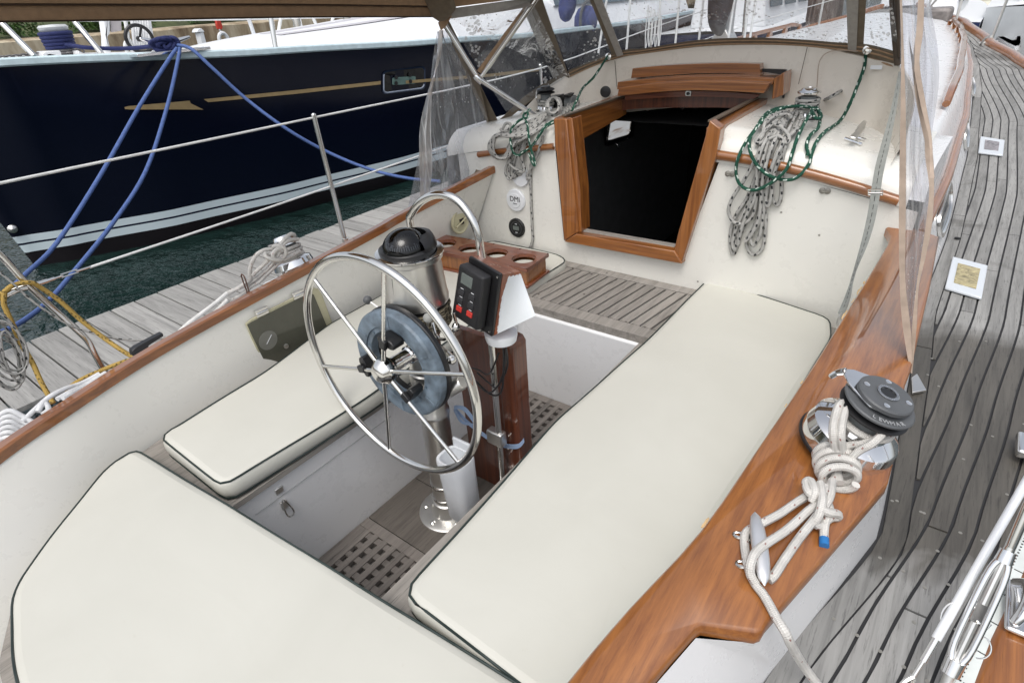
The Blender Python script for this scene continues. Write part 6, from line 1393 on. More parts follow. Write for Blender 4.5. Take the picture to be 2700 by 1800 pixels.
m = MB(); a_ = PD(2520,38,.1); m.box((.35,8.05,deckz(8)+.0),(.75,8.5,deckz(8)+.22)); O('anchor_windlass', m, simple('greyish_windlass', (.20,.18,.17), .5, var=.5), None, bevel=.04, seg=3, label='dull grey anchor windlass on the foredeck beyond the cabin', cat='windlass')
# mast and rigging forward, seen through the dodger window
ms = T('mast', 'mast with dark wet canvas boot and pale halyards standing on the cabin roof', 'mast', (.05, 4.4, 1.2))
mx_, my_ = PY(1918,40,5.2).x, 5.2
m = MB(); m.lathe([(.075,0),(.07,.1),(.07,6)], (mx_, my_, 1.22), seg=24); O('mast_tube', m, simple('grey_mast', (.40,.41,.41), .4), ms)
m = MB(); prof = []
m.tube([(mx_-.01,my_-.10,1.34),(mx_-.03,my_-.16,1.46),(mx_+.0,my_-.20,1.75),(mx_+.02,my_-.24,2.6)], [.03,.09,.13,.13], 14, smooth=5); O('sail_cover', m, simple('dark_wet_canvas', (.028,.028,.032), .5, var=.6, bump=.6), ms)
m = MB(); m.prism([(mx_-.16,my_-.12,1.20),(mx_+.16,my_-.12,1.20),(mx_+.04,my_-.12,1.38),(mx_-.04,my_-.12,1.38)], (0,.2,0)); O('mast_step', m, STEELB, ms, bevel=.01)
m = MB()
for dx_, y_, t_x in ((-.75,4.6,.05),(-.55,4.9,-.1),(-.42,5.0,.0),(-.22,5.1,.0),(.10,5.0,.05),(.30,5.0,.02),(.22,5.1,-.05),(-.95,4.4,.3)):
    m.tube([(mx_+dx_,y_,1.25),(mx_+dx_+t_x,y_+.1,3.2)], .011, 6)
O('halyard', m, R_LIFE, ms)
for k in range(5):
    m = MB(); x = mx_-.66+.034*k; m.tube([(x,4.85,1.62-.02*k),(x-.01,4.84,1.4),(x+.004,4.83,1.24+.02*(k % 3)),(x+.012,4.85,1.4),(x+.004,4.86,1.60-.02*k)], .005, 6, smooth=4); 
    O('rope_hank', m, R_LIFE, ms)
# ================================================================== DOCK, WATER, QUAY
m = MB(); m.add([(-400,-300,-.6),(400,-300,-.6),(400,900,-.6),(-400,900,-.6)], [(0,1,2,3)]); O('water', m, WATER, None, smooth=0, kind='structure')
dk_ = T('dock', 'weathered grey plank finger dock between the two boats', 'dock', (-2.7, 2, -.1))
m = MB(); rnd = random.Random(8); y = -.421-.1782*22
while y < 13:
    t = rnd.uniform(.82,1.12); dz_ = rnd.uniform(-.003,.003); x0 = -3.655+rnd.uniform(-.006,.006)
    near = -1.95
    if -.80 < y < -.55: near = -2.72
    if -1.0 < y <= -.80: near = -2.66
    m.box((x0,y+.0045,-.135+dz_),(near,y+.1725,-.1+dz_),t); y += .1782
O('deck_plank', m, DOCKW, dk_, bevel=.003, seg=1)
m = MB(); m.box((-3.60,-4,-.40),(-3.52,13,-.137)); m.box((-2.85,-4,-.40),(-2.77,-1.0,-.137)); m.box((-2.1,-.5,-.40),(-2.02,13,-.137)); O('dock_beam', m, simple('dark_beam', (.07,.065,.05), .9), dk_)
m = MB(); 
for yy in (-.2,1.9,4.2,6.4): m.box((-3.45,yy,-.72),(-2.2,yy+1.3,-.41))
O('float', m, simple('black_float', (.02,.02,.02), .6), dk_, bevel=.04)
# quay wall with streaked stone
t = NT('streaked_quay_stone'); v = t.coord((1,.9,.22)); n1 = t.noise(v, 1.6, 6, .65); z = t.n('SeparateXYZ', {0: t.n('TexCoord').outputs['Object']}).outputs[2]
c = t.ramp(n1, [(.30,(.13,.085,.05)),(.46,(.33,.26,.17)),(.62,(.52,.45,.33)),(.8,(.30,.25,.18))])
gr = t.math('ADD', z, t.math('MULTIPLY', t.noise(t.coord(), 1.2, 5), .8)); c = t.mix(t.ramp(gr, [(.35,(1,1,1)),(.72,(0,0,0))]), c, (.035,.04,.02)); t.pbr(c, .9, 0, t.bump(n1, .6, .08))
m = MB(); rnd = random.Random(4); rows = []
for i in range(90):
    y = -20+i*1.5; rows.append([(-26+rnd.uniform(-.06,.06), y, -1),(-26.0+rnd.uniform(-.05,.05), y, .6),(-26.05, y, 1.60+rnd.uniform(-.04,.04)),(-26.6,y,1.67),(-28,y,1.69)])
m.grid(rows, flip=True); O('quay_wall', m, t.m, None, smooth=30, label='streaked tan stone quay wall across the water behind the blue yacht', cat='wall')
m = MB(); rows = []
for i in range(60):
    y = -30+i*3; rows.append([(-27.6,y,1.6),(-29,y,1.95+.2*math.sin(i)),(-34,y,2.3+.2*math.sin(i*.7)),(-60,y,2.6)])
m.grid(rows, flip=True); O('bank', m, simple('grassy_bank', (.06,.075,.025), .95, var=.5, scale=2, bump=1), None, kind='structure')
# shrubs on the bank: clusters of small leaves
LEAF = simple('leaf_green', (.045,.10,.02), .7, var=.5, scale=3)
def shrub(c, r, n, seed):
    m = MB(); rn = random.Random(seed); c = Vector(c)
    for i in range(n):
        a = rn.uniform(0, 2*PI); b = rn.uniform(-.3, 1); q = rn.uniform(.45, 1)**.5; lump = .8+.25*math.sin(3*a+seed)+.15*math.sin(7*a)
        p = c+Vector((r*q*lump*math.cos(a)*math.cos(b), 1.5*r*q*lump*math.sin(a)*math.cos(b), r*.9*q*math.sin(b)*lump+.1))
        u = Vector((rn.uniform(-1,1),rn.uniform(-1,1),rn.uniform(-.3,1))).normalized(); w = u.orthogonal().normalized(); h = u.cross(w); s = rn.uniform(.05,.11)
        m.add([p-w*s*.5, p+h*s*.9-w*0, p+w*s*.5, p-h*s*.9], [(0,1,2,3)], tone=rn.uniform(.5,1.4))
    return m
for i, (y, r, lb) in enumerate(((1.2,.8,'at the far left under the awning'),(3.3,.9,'second from the left above the quay wall'),(6.3,.7,'third along the quay behind the white post'),(9.5,.75,'fourth along the quay behind the yacht winches'),(13.2,.95,'farthest right along the quay before the dodger'))):
    y = -1.086+(y+1.086)*1.58; r *= 1.5; s = T('shrub', 'leafy green shrub growing on the quay, '+lb, 'shrub', (-28,y,1.7), 'shrubs along the quay'); O('foliage', shrub((-28,y,1.95), r, 4200, i+3), LEAF, s, smooth=0)
    m = MB(); rn = random.Random(i)
    for k in range(6): a = rn.uniform(0,6.28); m.tube([(-28,y,1.6),(-28+.2*math.cos(a),y+.3*math.sin(a),2.0),(-28+.45*math.cos(a),y+.6*math.sin(a),2.35)], [.03,.018,.006], 5)
    O('stem', m, simple('twig_brown', (.08,.055,.035), .9) if 'twig_brown' not in bpy.data.materials else bpy.data.materials['twig_brown'], s)
# ================================================================== THE BLUE YACHT
yb = T('blue_yacht', 'large navy blue yacht with white boot stripes and a gold arrow on its hull', 'yacht', (-7.15, 7, -.6))
YC0 = -7.15
def wlh(y): return interp([(.44,.0),(.9,.27),(1.95,.77),(3.38,1.2),(5.04,1.55),(8,1.85),(12,1.85),(17,1.5)], y)
def shh(y): return interp([(.08,.0),(.3,.28),(.9,.72),(2,1.15),(3.4,1.5),(5,1.8),(8,2.08),(12,2.08),(17,1.8)], y)
def shz(y): return interp([(-.2,1.60),(.9,1.545),(3.3,1.41),(5.6,1.31),(8,1.22),(12,1.17),(17,1.2)], y)
def hx(y, z):
    t = (z+.6)/(shz(y)+.6); st = .46-.38*t
    if y < st: return YC0
    a, b = wlh(max(y, .46)), shh(y); yy = (y-st)
    w = a+(b-a)*max(0,t)**1.2 if t > 0 else a*(1+t*.9)
    return YC0+min(w, max(0, yy)*1.1+math.sqrt(max(0, yy))*.25)
m = MB(); zt_ = [-.9,-.75,-.6,-.42,-.3,-.15,0,.2,.4,.6,.8,1.0]; Ys = [.05+.05*i for i in range(20)]+[1.05+.2*i for i in range(80)]
for sgn in (1, -1):
    rows = []
    for y in Ys:
        top = shz(y); r = []
        for z in [-.9+ (top+.9)*k/20 for k in range(21)]:
            t = max(0, (z+.6)/(top+.6)); st = .46-.38*t; yy = max(y, st); x = hx(yy, z); r.append((YC0+sgn*(x-YC0), yy, z))
        rows.append(r)
    m.grid(rows, flip=(sgn < 0))
O('hull', m, HULL, yb, smooth=60)
DECKW = mat_gel('yacht_white_deck', (.80,.81,.82), .35); DECKG = simple('yacht_grey_nonskid', (.48,.47,.50), .8, bump=.4, scale=60)
m = MB()
for sgn in (1,-1): m.grid([[(YC0+sgn*(hx(y, shz(y))-YC0+dx_), y, shz(y)+dz_) for dx_, dz_ in ((.0,-.045),(.018,-.03),(.018,.02),(-.0,.035),(-.05,.035),(-.055,.0))] for y in Ys[1:]], flip=(sgn > 0))
O('toe_rail', m, simple('pale_blue_rubrail', (.52,.64,.68), .35), yb, smooth=40)
m = MB(); rows = []
for y in Ys: w = max(0, hx(y, shz(y))-YC0-.03); rows.append([(YC0+w*s, y, shz(y)+.045*(1-s*s)) for s in (-1,-.6,-.2,.2,.6,1)])
m.grid(rows, flip=True); O('deck', m, DECKW, yb, smooth=60)
# coachroof
def crow(y):
    k = min(1, max(0, (y-2.9)/6)); w = .25+1.1*k**.6; h = .03+.52*k**.85; z = shz(y)
    return [(YC0+w+.22, y, z+.01), (YC0+w+.04, y, z+h*.75), (YC0+w-.08, y, z+h*.93), (YC0+w*.5, y, z+h*1.08), (YC0, y, z+h*1.12), (YC0-w*.5, y, z+h*1.08), (YC0-w+.08, y, z+h*.93), (YC0-w-.04, y, z+h*.75), (YC0-w-.22, y, z+.01)]
m = MB(); yy_ = [2.9+.15*i for i in range(88)]; m.grid([crow(y) for y in yy_], flip=False); m.add(crow(yy_[-1]), [tuple(range(9))]); O('coachroof', m, DECKW, yb, smooth=50)
m = MB(); m.grid([[(hx(y, shz(y))-.36, y, shz(y)+.028), (hx(y, shz(y))-.10, y, shz(y)+.012)] for y in yy_]); O('side_deck', m, DECKG, yb, smooth=50)
m = MB(); m.grid([[(YC0+(.25+1.1*min(1,(y-2.9)/6)**.6)-.10, y, shz(y)+(.03+.52*min(1,(y-2.9)/6)**.85)*.96+.006), (YC0+.05, y, shz(y)+(.03+.52*min(1,(y-2.9)/6)**.85)*1.12+.006)] for y in yy_[8:]]); O('roof_nonskid', m, DECKG, yb, smooth=50)
# dark cabin windows further aft
m = MB()
m.grid([[(YC0+w_, y, z_) for w_, z_ in ((1.44, shz(y)+.40), (1.30, shz(y)+.62), (1.12, shz(y)+1.25))] for y in [9.6+.3*i for i in range(19)]])
O('cabin_glazing', m, simple('blue_grey_glass', (.10,.14,.17), .08), yb, smooth=40)
m = MB(); m.grid([[(YC0+w_, y, z_) for w_, z_ in ((1.12, shz(y)+1.25), (1.0, shz(y)+1.33), (0, shz(y)+1.40), (-1.1, shz(y)+1.3), (-1.4, shz(y)+.4))] for y in [9.4+.3*i for i in range(20)]]); m.add([(YC0+1.44,9.6,shz(9.6)+.4),(YC0+1.12,9.6,shz(9.6)+1.25),(YC0,9.6,shz(9.6)+1.4),(YC0-1.2,9.6,shz(9.6)+1.25),(YC0-1.44,9.6,shz(9.6)+.4)], [(0,1,2,3,4)]); O('wheelhouse', m, DECKW, yb, smooth=40)
# hull decoration: gold arrow and stripe, set just proud of the plating
def PHL(px, py, off=.012): return PF(px, py, lambda p: p.x-hx(p.y, p.z)-off if p.y > .1 else 1, 3, 30)
GOLD = simple('gold_stripe', (.34,.245,.12), .5)
def decal(pxs, name, mat, off=.012, sub=14):
    # strip polygon between an upper and a lower pixel line
    up_, lo_ = pxs; m = MB(); rows = []
    for i in range(sub+1):
        t = i/sub
        def at(l):
            k = t*(len(l)-1); j = min(int(k), len(l)-2); f = k-j; return (l[j][0]*(1-f)+l[j+1][0]*f, l[j][1]*(1-f)+l[j+1][1]*f)
        rows.append([PHL(*at(lo_), off), PHL(*at(up_), off)])
    m.grid(rows); return O(name, m, mat, yb, smooth=60)
decal([[(537,262),(780,238),(1004,214)],[(549,270),(780,248),(1004,223)]], 'gold_stripe', GOLD)
decal([[(1070,213),(1300,194),(1420,180)],[(1070,221),(1300,202),(1420,188)]], 'gold_stripe', GOLD)
decal([[(328,283),(340,280),(500,266),(503,273),(536,289)],[(330,288),(340,289),(440,289),(503,289),(536,289.5)]], 'gold_arrow', GOLD, .014, 24)
# recessed hull window
def rr(px0, py0, px1, py1, sk, n=7, rad=.18):
    out = []
    for cx, cy, a0 in ((1,0,-90),(1,1,0),(0,1,90),(0,0,180)):
        for k in range(n):
            a = math.radians(a0+90*k/(n-1)); u = cx+(rad*.55 if cx == 0 else -rad*.55)+rad*.55*math.cos(a); v = cy+(rad if cy == 0 else -rad)+rad*math.sin(a)
            out.append((px0+(px1-px0)*u, py0+(py1-py0)*v+sk*u))
    return out
o_ = rr(1008,188,1122,250,-14); 
m = MB(); A = [PHL(*p, .012) for p in o_]; B_ = [PHL(*p, .001) for p in rr(1012,192,1118,246,-14)]
m.grid([A, B_], True); hw = O('hull_window_frame', m, simple('navy_rim', (.02,.03,.06), .2), yb, smooth=40)
m = MB(); Bp = [PHL(*p, .004) for p in rr(1012,192,1118,246,-14)]; m.add(Bp, [tuple(range(len(Bp)))]); O('hull_window_pane', m, simple('black_glass', (.003,.003,.004), .05), hw, smooth=0)
m = MB(); Bp = [PHL(*p, .008) for p in rr(1034,205,1096,225,-4)]; m.add(Bp, [tuple(range(len(Bp)))]); ip = O('inner_port', m, simple('green_grey_port', (.12,.20,.18), .2), hw, smooth=0)
m = MB(); A = [PHL(*p, .010) for p in rr(1012,192,1118,246,-14)]
m.tube([A[k] for k in range(7, 24)], .010, 6); O('window_highlight', m, simple('painted_rim_highlight', (.30,.34,.42), .3), hw)  # pale tube paints the highlight along the lower rim of the window
for p in ((1044,204),(1080,198),(1044,220),(1082,215)): m = MB(); m.lathe([(.028,0),(.028,.01)], PHL(*p, .012), (1,0,0), 12); O('port_screw', m, BLACK, ip)
m = MB(); m.lathe([(.05,0),(.045,.02),(.01,.05)], PHL(33,603,.0), (1,-.3,0), 16); O('thruster_cap', m, STEELB, yb)
# foredeck gear
def onY(px, py, x): return PX(px, py, x)
def dtop(y): return shz(y)+.04
wx = -6.75
cw_ = T('yacht_windlass', 'white capped windlass with dark blue rope turns on the bow of the blue yacht', 'windlass', tuple(onY(160,135,wx)))
wc = onY(162,128,wx); m = MB(); m.lathe([(.13,-.08),(.12,.0),(.11,.02),(.10,.14),(.13,.17),(.14,.20),(.12,.22),(.02,.225)], wc, seg=28); O('windlass_body', m, simple('pale_grey_metal', (.55,.57,.58), .35), cw_, smooth=40)
m = MB()
for k in range(5): m.tube([wc+Vector(((.125+.004*k)*math.cos(a), (.125+.004*k)*math.sin(a), .01+.033*k)) for a in [2*PI*i/20 for i in range(20)]], .019, 8, closed=True)
O('windlass_rope', m, R_NAVY, cw_)
m = MB()
for k in range(26):
    u = k/25; p = onY(-20+u*230, 158-u*22, -6.62); 
    ang = PI/2*(k % 2); ax_ = Vector((0,1,0)); bx_ = Vector((math.cos(ang), 0, math.sin(ang)))
    m.tube([p+ax_*(.045*math.cos(a))+bx_*(.022*math.sin(a)) for a in [2*PI*i/12 for i in range(12)]], .009, 6, closed=True)
O('anchor_chain', m, simple('galvanised_chain', (.22,.21,.21), .5, .6), None, label='galvanised anchor chain lying along the bow of the blue yacht', cat='chain')
bx_ = T('bow_box', 'low white fitting with a rounded cut-out on the bow of the blue yacht', 'deck fitting', tuple(onY(135,150,-6.5)))
m = MB(); m.prism([onY(*p, -6.5) for p in ((110,152),(112,140),(120,135),(158,133),(162,140),(164,150),(148,150),(145,144),(128,143),(122,152))], (-.25,0,0)); O('fitting_shell', m, DECKW, bx_, bevel=.01)
m = MB(); m.prism([onY(*p, -6.45) for p in ((205,133),(214,138),(235,145),(250,147),(252,150),(210,149))], (-.2,0,0)); O('bow_fitting', m, DECKW, None, bevel=.01, label='small white wedge fitting beside the windlass on the blue yacht', cat='deck fitting')
cc_ = T('yacht_cleat', 'polished horn cleat buried in blue rope on the edge of the blue yacht deck', 'cleat', tuple(onY(440,133,-6.05)))
cx0 = -5.93; m = MB(); m.tube([onY(368,102,cx0), onY(392,108,cx0), onY(432,116,cx0), onY(470,107,cx0), onY(500,97,cx0)], [.012,.025,.032,.025,.012], 10, smooth=4); m.tube([onY(432,116,cx0), onY(432,136,cx0)], .03, 10); m.box(tuple(onY(440,140,cx0)+Vector((-.1,-.35,-.01))), tuple(onY(440,140,cx0)+Vector((.1,.45,.02)))); O('cleat_body', m, CHROME, cc_, bevel=.004)
L = []; rnd = random.Random(31)
for k in range(9):
    cx, cy = 437+rnd.uniform(-12,14), 120+rnd.uniform(-5,5); w, h, tl = rnd.uniform(20,38), rnd.uniform(9,17), rnd.uniform(-.6,.6)
    L.append([onY(cx+w*math.cos(a)*math.cos(tl)-h*math.sin(a)*math.sin(tl)*.3, cy+h*math.sin(a)+w*.25*math.cos(a)*math.sin(tl), cx0+.05+.03*math.sin(2*a+k)) for a in [2*PI*i/16 for i in range(17)]])
L.append([wc+Vector((.12,.0,.03)), onY(200,122,-6.5), onY(225,126,-6.4), onY(300,129,-6.3), onY(360,127,-6.15), onY(405,122,cx0)])
rope('cleat_hitch', L, .021, R_NAVY, 'tangle of dark blue rope hitched on the yacht cleat and led to its windlass', seg=7, sm=3)
def mline(pts, label, r=.019): rope('mooring_line', [pts], r, R_BLUE, label, group='blue mooring lines of the yacht', cat='mooring line')
c_ = onY(470,128,cx0+.04)
end1 = PZ(20,905,-.1); 
mline([onY(466,128,-5.80), PX(440,165,-5.70), PX(365,285,-5.5), PX(263,465,-5.15), PX(150,640,-4.85), PX(63,727,-4.5), PX(-60,850,-3.9)], 'left of the two blue mooring lines falling from the cleat towards the dock')
mline([onY(474,128,-5.80), PX(468,165,-5.70), PX(440,285,-5.5), PX(385,450,-5.2), PX(300,585,-4.9), PX(190,722,-4.5), PX(120,800,-4.2), PX(40,858,-3.8), PX(-60,900,-3.5)], 'right of the two blue mooring lines, passing behind the turnbuckle down to the dock')
mline([onY(470,120,-5.85), PX(505,130,-5.60), PX(560,180,-5.45), PX(650,262,-5.3), PX(760,343,-5.0), PX(870,404,-4.8), PX(980,448,-4.4), PX(1075,470,-4.0), PX(1160,478,-3.6)], 'blue mooring line sagging from the cleat to the right behind the lifelines')
def rail_post(pxs, x, r, name, label, mat=STEEL, cat='stanchion', grp='stanchions on the blue yacht'):
    m = MB(); m.tube([onY(a, b, xx) for (a, b), xx in zip(pxs, x)], r, 10); return O(name, m, mat, None, smooth=60, label=label, cat=cat, group=grp)
rail_post([(-20,30),(5,62),(92,150)], (-6.8,-6.75,-6.4), .03, 'yacht_stanchion', 'leaning bow rail tube at the far left of the blue yacht')
rail_post([(170,20),(195,55),(270,145)], (-6.7,-6.65,-6.2), .03, 'yacht_stanchion', 'leaning bow rail tube between the windlass and the white sail bag on the blue yacht')
rail_post([(712,35),(727,128)], (-5.75,-5.72), .03, 'yacht_stanchion', 'upright steel stanchion on the near edge of the blue yacht, right of the white post')
rail_post([(655,48),(675,107)], (-8.2,-8.2), .03, 'yacht_stanchion', 'white stanchion on the far side of the blue yacht, nearest the white post', WHITE)
for i, (x0, x1, y1) in enumerate(((742,732,97),(822,839,78),(880,872,72),(974,963,85),(1068,1079,68),(1115,1103,56))):
    rail_post([(x0,40),(x1,y1)], (-8.0+.15*i,-8.0+.15*i), .026, 'yacht_stanchion', 'thin pale stanchion on the yacht deck, '+('first','second','third','fourth','fifth','last')[i]+' of the row under the awning edge', R_LIFE)
m = MB(); m.tube([onY(-50,55,-6.9), onY(300,55,-7.2), onY(660,52,-8.2), onY(1000,44,-8.6)], .012, 6); O('yacht_lifeline', m, R_LIFE, None, label='thin white lifeline strung along the bow of the blue yacht', cat='lifeline', group='white lifelines')
fp = T('folded_sail', 'white folded sail and furling gear standing on the foredeck of the blue yacht', 'sail', tuple(onY(380,120,-7.0)))
m = MB(); rn = random.Random(6)
for k in range(7): m.prism([onY(345+k*7,25,-7.0+.02*k), onY(352+k*7,25,-7.0+.02*k), onY(372+k*6.5,128,-7.0+.02*k), onY(356+k*6.5,128,-7.0+.02*k)], (-.06,0,0))
O('sail_folds', m, simple('white_sailcloth', (.62,.63,.64), .8, bump=1, var=.2), fp, bevel=.01)
m = MB(); m.prism([onY(*p, -6.9) for p in ((268,40),(290,40),(292,90),(284,95),(296,145),(278,146),(276,95))], (-.12,0,0)); O('furling_drum', m, DECKW, fp, bevel=.02)
m = MB(); m.prism([onY(*p, -6.95) for p in ((292,50),(320,50),(322,82),(294,86))], (-.03,0,0)); O('sail_bag', m, simple('pale_bag', (.50,.46,.46), .8), fp, bevel=.01)
m = MB(); m.tube([onY(*p, -6.85) for p in ((328,40),(333,70),(337,100),(330,120),(338,142),(346,142),(350,125),(340,104))], .022, 8, smooth=4); O('shackle_line', m, R_LIFE, fp)
hr = onY(368,103,-6.7); m = MB(); m.tube([hr+Vector((.05*math.cos(a)*.3, .14*math.cos(a), .14*math.sin(a))) for a in [2*PI*i/28 for i in range(28)]], .020, 8, closed=True); m.tube([hr, hr+Vector((.02,.06,.13))], .014, 6); m.lathe([(.03,-.02),(.03,.02)], hr, (1,.2,0), 12); O('hand_wheel', m, BLACK, None, smooth=60, label='black ring standing upright in front of the folded white sail', cat='ring')
wp_ = T('white_post', 'square white mooring post with a pointed cap standing beyond the yacht bow', 'post', tuple(onY(540,132,-9.5)))
m = MB(); x = -9.5; a_, b_ = onY(529,88,x), onY(541,134,x); m.prism([onY(525,86,x), onY(537,85,x), onY(550,133,x), onY(537,134,x)], (-.15,0,0)); O('post_shaft', m, WHITE, wp_, bevel=.01)
m = MB(); m.prism([onY(520,86,x+.02), onY(522,78,x+.02), onY(527,75,x+.02), onY(532,76,x+.02), onY(538,82,x+.02), onY(540,85,x+.02)], (-.19,0,0)); O('post_cap', m, WHITE, wp_, bevel=.008)
for k, (px, w) in enumerate(((790,14),(920,10),(1015,14))):
    v = T('yacht_winch', ('tall chrome winch on the blue yacht deck, %s of three under the awning' % ('left','middle','right')[k]), 'winch', tuple(onY(px,75,-7.6+.35*k)), 'winches on the blue yacht')
    X_ = -7.7+.35*k; c = onY(px, (88,70,76)[k], X_); m = MB(); m.lathe([(.12,0),(.12,.02),(.075,.04),(.07,.20),(.10,.22),(.11,.27),(.06,.30)], c, seg=20); O('winch_drum', m, CHROME, v, smooth=35)
lr = T('life_ring_post', 'red life-saver housing with a white ring below it hanging on the quay wall', 'life saver', tuple(onY(580,80,-25.8)))
m = MB(); m.prism([onY(*p, -25.8) for p in ((570,52),(582,54),(588,72),(586,78),(576,78),(572,66))], (-.15,0,0)); O('red_housing', m, simple('safety_red', (.55,.05,.03), .5), lr, bevel=.02)
c = onY(590,105,-25.7); m = MB(); m.tube([c+Vector((0, .2*math.cos(a), .25*math.sin(a))) for a in [2*PI*i/20 for i in range(20)]],   .08, 8, closed=True); m.tube([onY(578,78,-25.7), c+Vector((0,0,.25))], .025, 6); O('ring_buoy', m, WHITE, lr)
# covered gear seen through the side window of the dodger
bl2 = T('covered_winch', 'round blue covered drum on the blue yacht, seen through the dodger side window', 'covered gear', tuple(onY(1545,75,-5.2)))
c = onY(1545,55,-5.25); m = MB(); m.lathe([(.02,-.28),(.16,-.25),(.22,-.1),(.23,.05),(.18,.18),(.08,.25),(.01,.26)], c, (.15,0,1), 20); O('blue_cover', m, simple('blue_canvas', (.03,.045,.16), .8, var=.4, bump=1), bl2, smooth=60)
m = MB(); m.tube([c+Vector((.05,.30*math.cos(a),.33*math.sin(a))) for a in [PI*(-.2+1.3*i/16) for i in range(17)]], .03, 6); O('cover_hoop', m, RUBBER, bl2)
m = MB(); m.tube([onY(1500,-30,-5.2), onY(1497,10,-5.2), onY(1493,30,-5.2), onY(1491,50,-5.2), onY(1490,58,-5.2)], [.14,.16,.15,.10,.02], 14, smooth=4); O('fender', m, simple('navy_fender_cover', (.03,.04,.13), .85, var=.3, bump=.8), None, smooth=70, label='long navy covered fender hanging beside the covered drum on the blue yacht', cat='fender')
# ================================================================== BOATS AND POSTS BEYOND THE BOW
def simple_boat(name, label, x0, x1, y0, y1, zs, hullm, cab, seedn, bow=1):
    b = T(name, label, 'boat', ((x0+x1)/2, (y0+y1)/2, -.6), 'boats moored beyond the bow'); cx = (x0+x1)/2; hw_ = abs(x1-x0)/2; n = 20; m = MB(); rr_ = []
    for sgn in (1,-1):
        rows = []
        for i in range(n+1):
            t = i/n; w = hw_*(1-(max(0, t-.35)/.65)**2.2); y = y0+(y1-y0)*t; s = zs+.35*t*t
            rows.append([(cx+sgn*w*f, y+(.35*t*g if i == n else 0), -.7+(s+.7)*g) for f, g in ((.7,0),(.9,.3),(.97,.65),(1.0,1.0))])
        m.grid(rows, flip=(sgn*(y1-y0) < 0)); rr_.append(rows)
    m.add([rr_[0][0][k] for k in range(4)]+[rr_[1][0][k] for k in range(3,-1,-1)], [tuple(range(8))]); O('hull', m, hullm, b, smooth=50)
    m = MB(); m.grid([[rr_[0][i][3], (cx, rr_[0][i][3][1], rr_[0][i][3][2]+.06), rr_[1][i][3]] for i in range(n+1)]); O('deck', m, DECKW, b, smooth=50)
    if cab:
        w, h = hw_*.62, cab; ya, yb_ = y0+(y1-y0)*.15, y0+(y1-y0)*.62
        m = MB(); m.prism([(cx-w,ya,zs+.02),(cx+w,ya,zs+.02),(cx+w*.85,ya,zs+h),(cx-w*.85,ya,zs+h)], (0,yb_-ya,0)); k = O('cabin', m, DECKW, b, bevel=.06, seg=3)
        for j in range(3):
            q0_ = ya+(yb_-ya)*(.08+.3*j); q1_ = q0_+(yb_-ya)*.22
            for s in (1,-1): m = MB(); m.prism([(cx+s*w*.965,q0_,zs+h*.42),(cx+s*w*.965,q1_,zs+h*.42),(cx+s*w*.90,q1_,zs+h*.8),(cx+s*w*.90,q0_,zs+h*.8)], (s*.02,0,0)); O('cabin_window', m, bpy.data.materials['blue_grey_glass'], b)
    return b
NAVY = simple('navy_hull_paint', (.012,.018,.055), .2, var=.3, scale=1)
simple_boat('navy_boat', 'navy hulled motor boat with a white cabin beyond the bow to port', -5.2, -2.4, 12.5, 21, .85, NAVY, .95, 1)
simple_boat('white_boat', 'pale hulled boat beyond the bow, at the right of the wide dodger window', .9, 3.4, 15.5, 24, 1.0, simple('pale_hull', (.5,.53,.55), .4, scale=2), .9, 2)
simple_boat('varnished_boat', 'boat with a varnished orange-brown topside seen through the starboard dodger pane', 2.4, 5.2, 13.5, 20, 1.1, mat_varnish('orange_varnish', 1, (.16,.045,.015), (.33,.10,.03)), .5, 3)
simple_boat('blue_hulled_boat', 'blue hulled sailing boat ahead, behind the mast and halyards', -1.6, .9, 14.5, 23, .8, simple('mid_blue_hull', (.02,.03,.10), .3, var=.5, scale=1.5), .7, 4)
pl_ = T('wooden_piling', 'thick rough brown wooden piling standing ahead of the boat, seen through the dodger window', 'piling', tuple(PY(2165,100,11.5)))
m = MB(); c = PY(2166,60,11.5); rows = []; rn = random.Random(17)
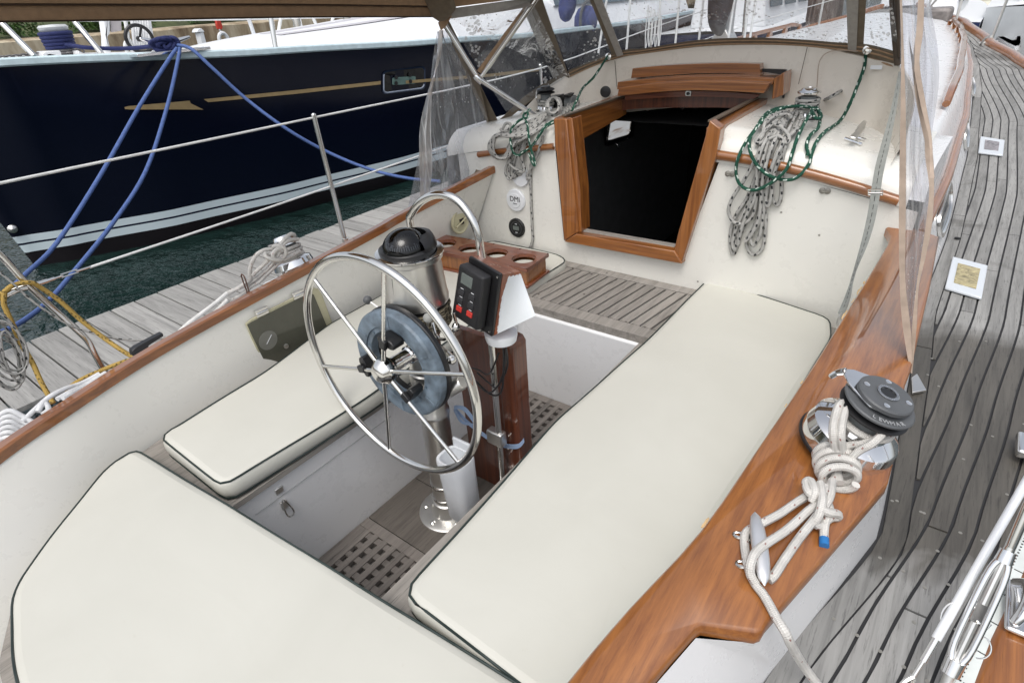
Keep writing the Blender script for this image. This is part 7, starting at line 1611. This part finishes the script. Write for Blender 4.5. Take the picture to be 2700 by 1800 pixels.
for i in range(40):
    z = -.8+.12*i; rows.append([(c.x+(.27+.02*math.sin(5*a+z)+rn.uniform(-.018,.018))*math.cos(a), 11.5+.27*math.sin(a), z) for a in [2*PI*k/28 for k in range(28)]])
m.grid(rows, True); t = NT('split_piling_bark'); v = t.coord((9,9,.9)); nz = t.noise(v, 1.2, 6, .7, 1.2); t.pbr(t.ramp(nz, [(.32,(.03,.022,.018)),(.5,(.15,.115,.10)),(.68,(.34,.29,.26))]), .9, 0, t.bump(nz, .9, .05)); O('piling_trunk', m, t.m, pl_, smooth=50)
# inflatable-type tender and white launch at the top right
tn = T('white_launch', 'white launch with cream seats moored outboard of the far starboard rail', 'boat', tuple(PZ(2640,90,-.3)))
def wzl(l, z): return [PZ(a, b, z) for a, b in l]
ol = wzl([(2676,125),(2690,95),(2688,60),(2683,20),(2676,-10),(2640,-40),(2560,-30),(2548,10),(2552,50),(2600,80)], .45)
ctr = sum(ol, Vector())/len(ol); o2 = smoothpts(ol, 4, closed=True)
m = MB(); rows = []
for f, z in ((.80,-.7),(.93,-.4),(1.0,.1),(1.02,.42),(1.0,.47),(.93,.47),(.90,.40)): rows.append([Vector((ctr.x+(p.x-ctr.x)*f, ctr.y+(p.y-ctr.y)*f, z)) for p in o2])
m.grid(rows, True, flip=True); m.grid(rows, True); O('launch_hull', m, GEL2, tn, smooth=50)
m = MB(); fl_ = [Vector((ctr.x+(p.x-ctr.x)*.9, ctr.y+(p.y-ctr.y)*.9, .1)) for p in o2]; m.add(fl_, [tuple(range(len(fl_)))]); O('launch_floor', m, simple('beige_floor', (.42,.38,.29), .6), tn, smooth=0)
for k, (px, py, s) in enumerate(((2605,28,.55),(2590,55,.45))):
    p = PZ(px, py, .3); m = MB(); m.lathe([(s*.3,-.15),(s*.75,-.1),(s*.85,.05),(s*.7,.22),(s*.4,.3),(.02,.31)], p, (0,0,1), 24); O('seat', m, simple('cream_seat', (.62,.60,.50), .6) if 'cream_seat' not in bpy.data.materials else bpy.data.materials['cream_seat'], tn, smooth=60)
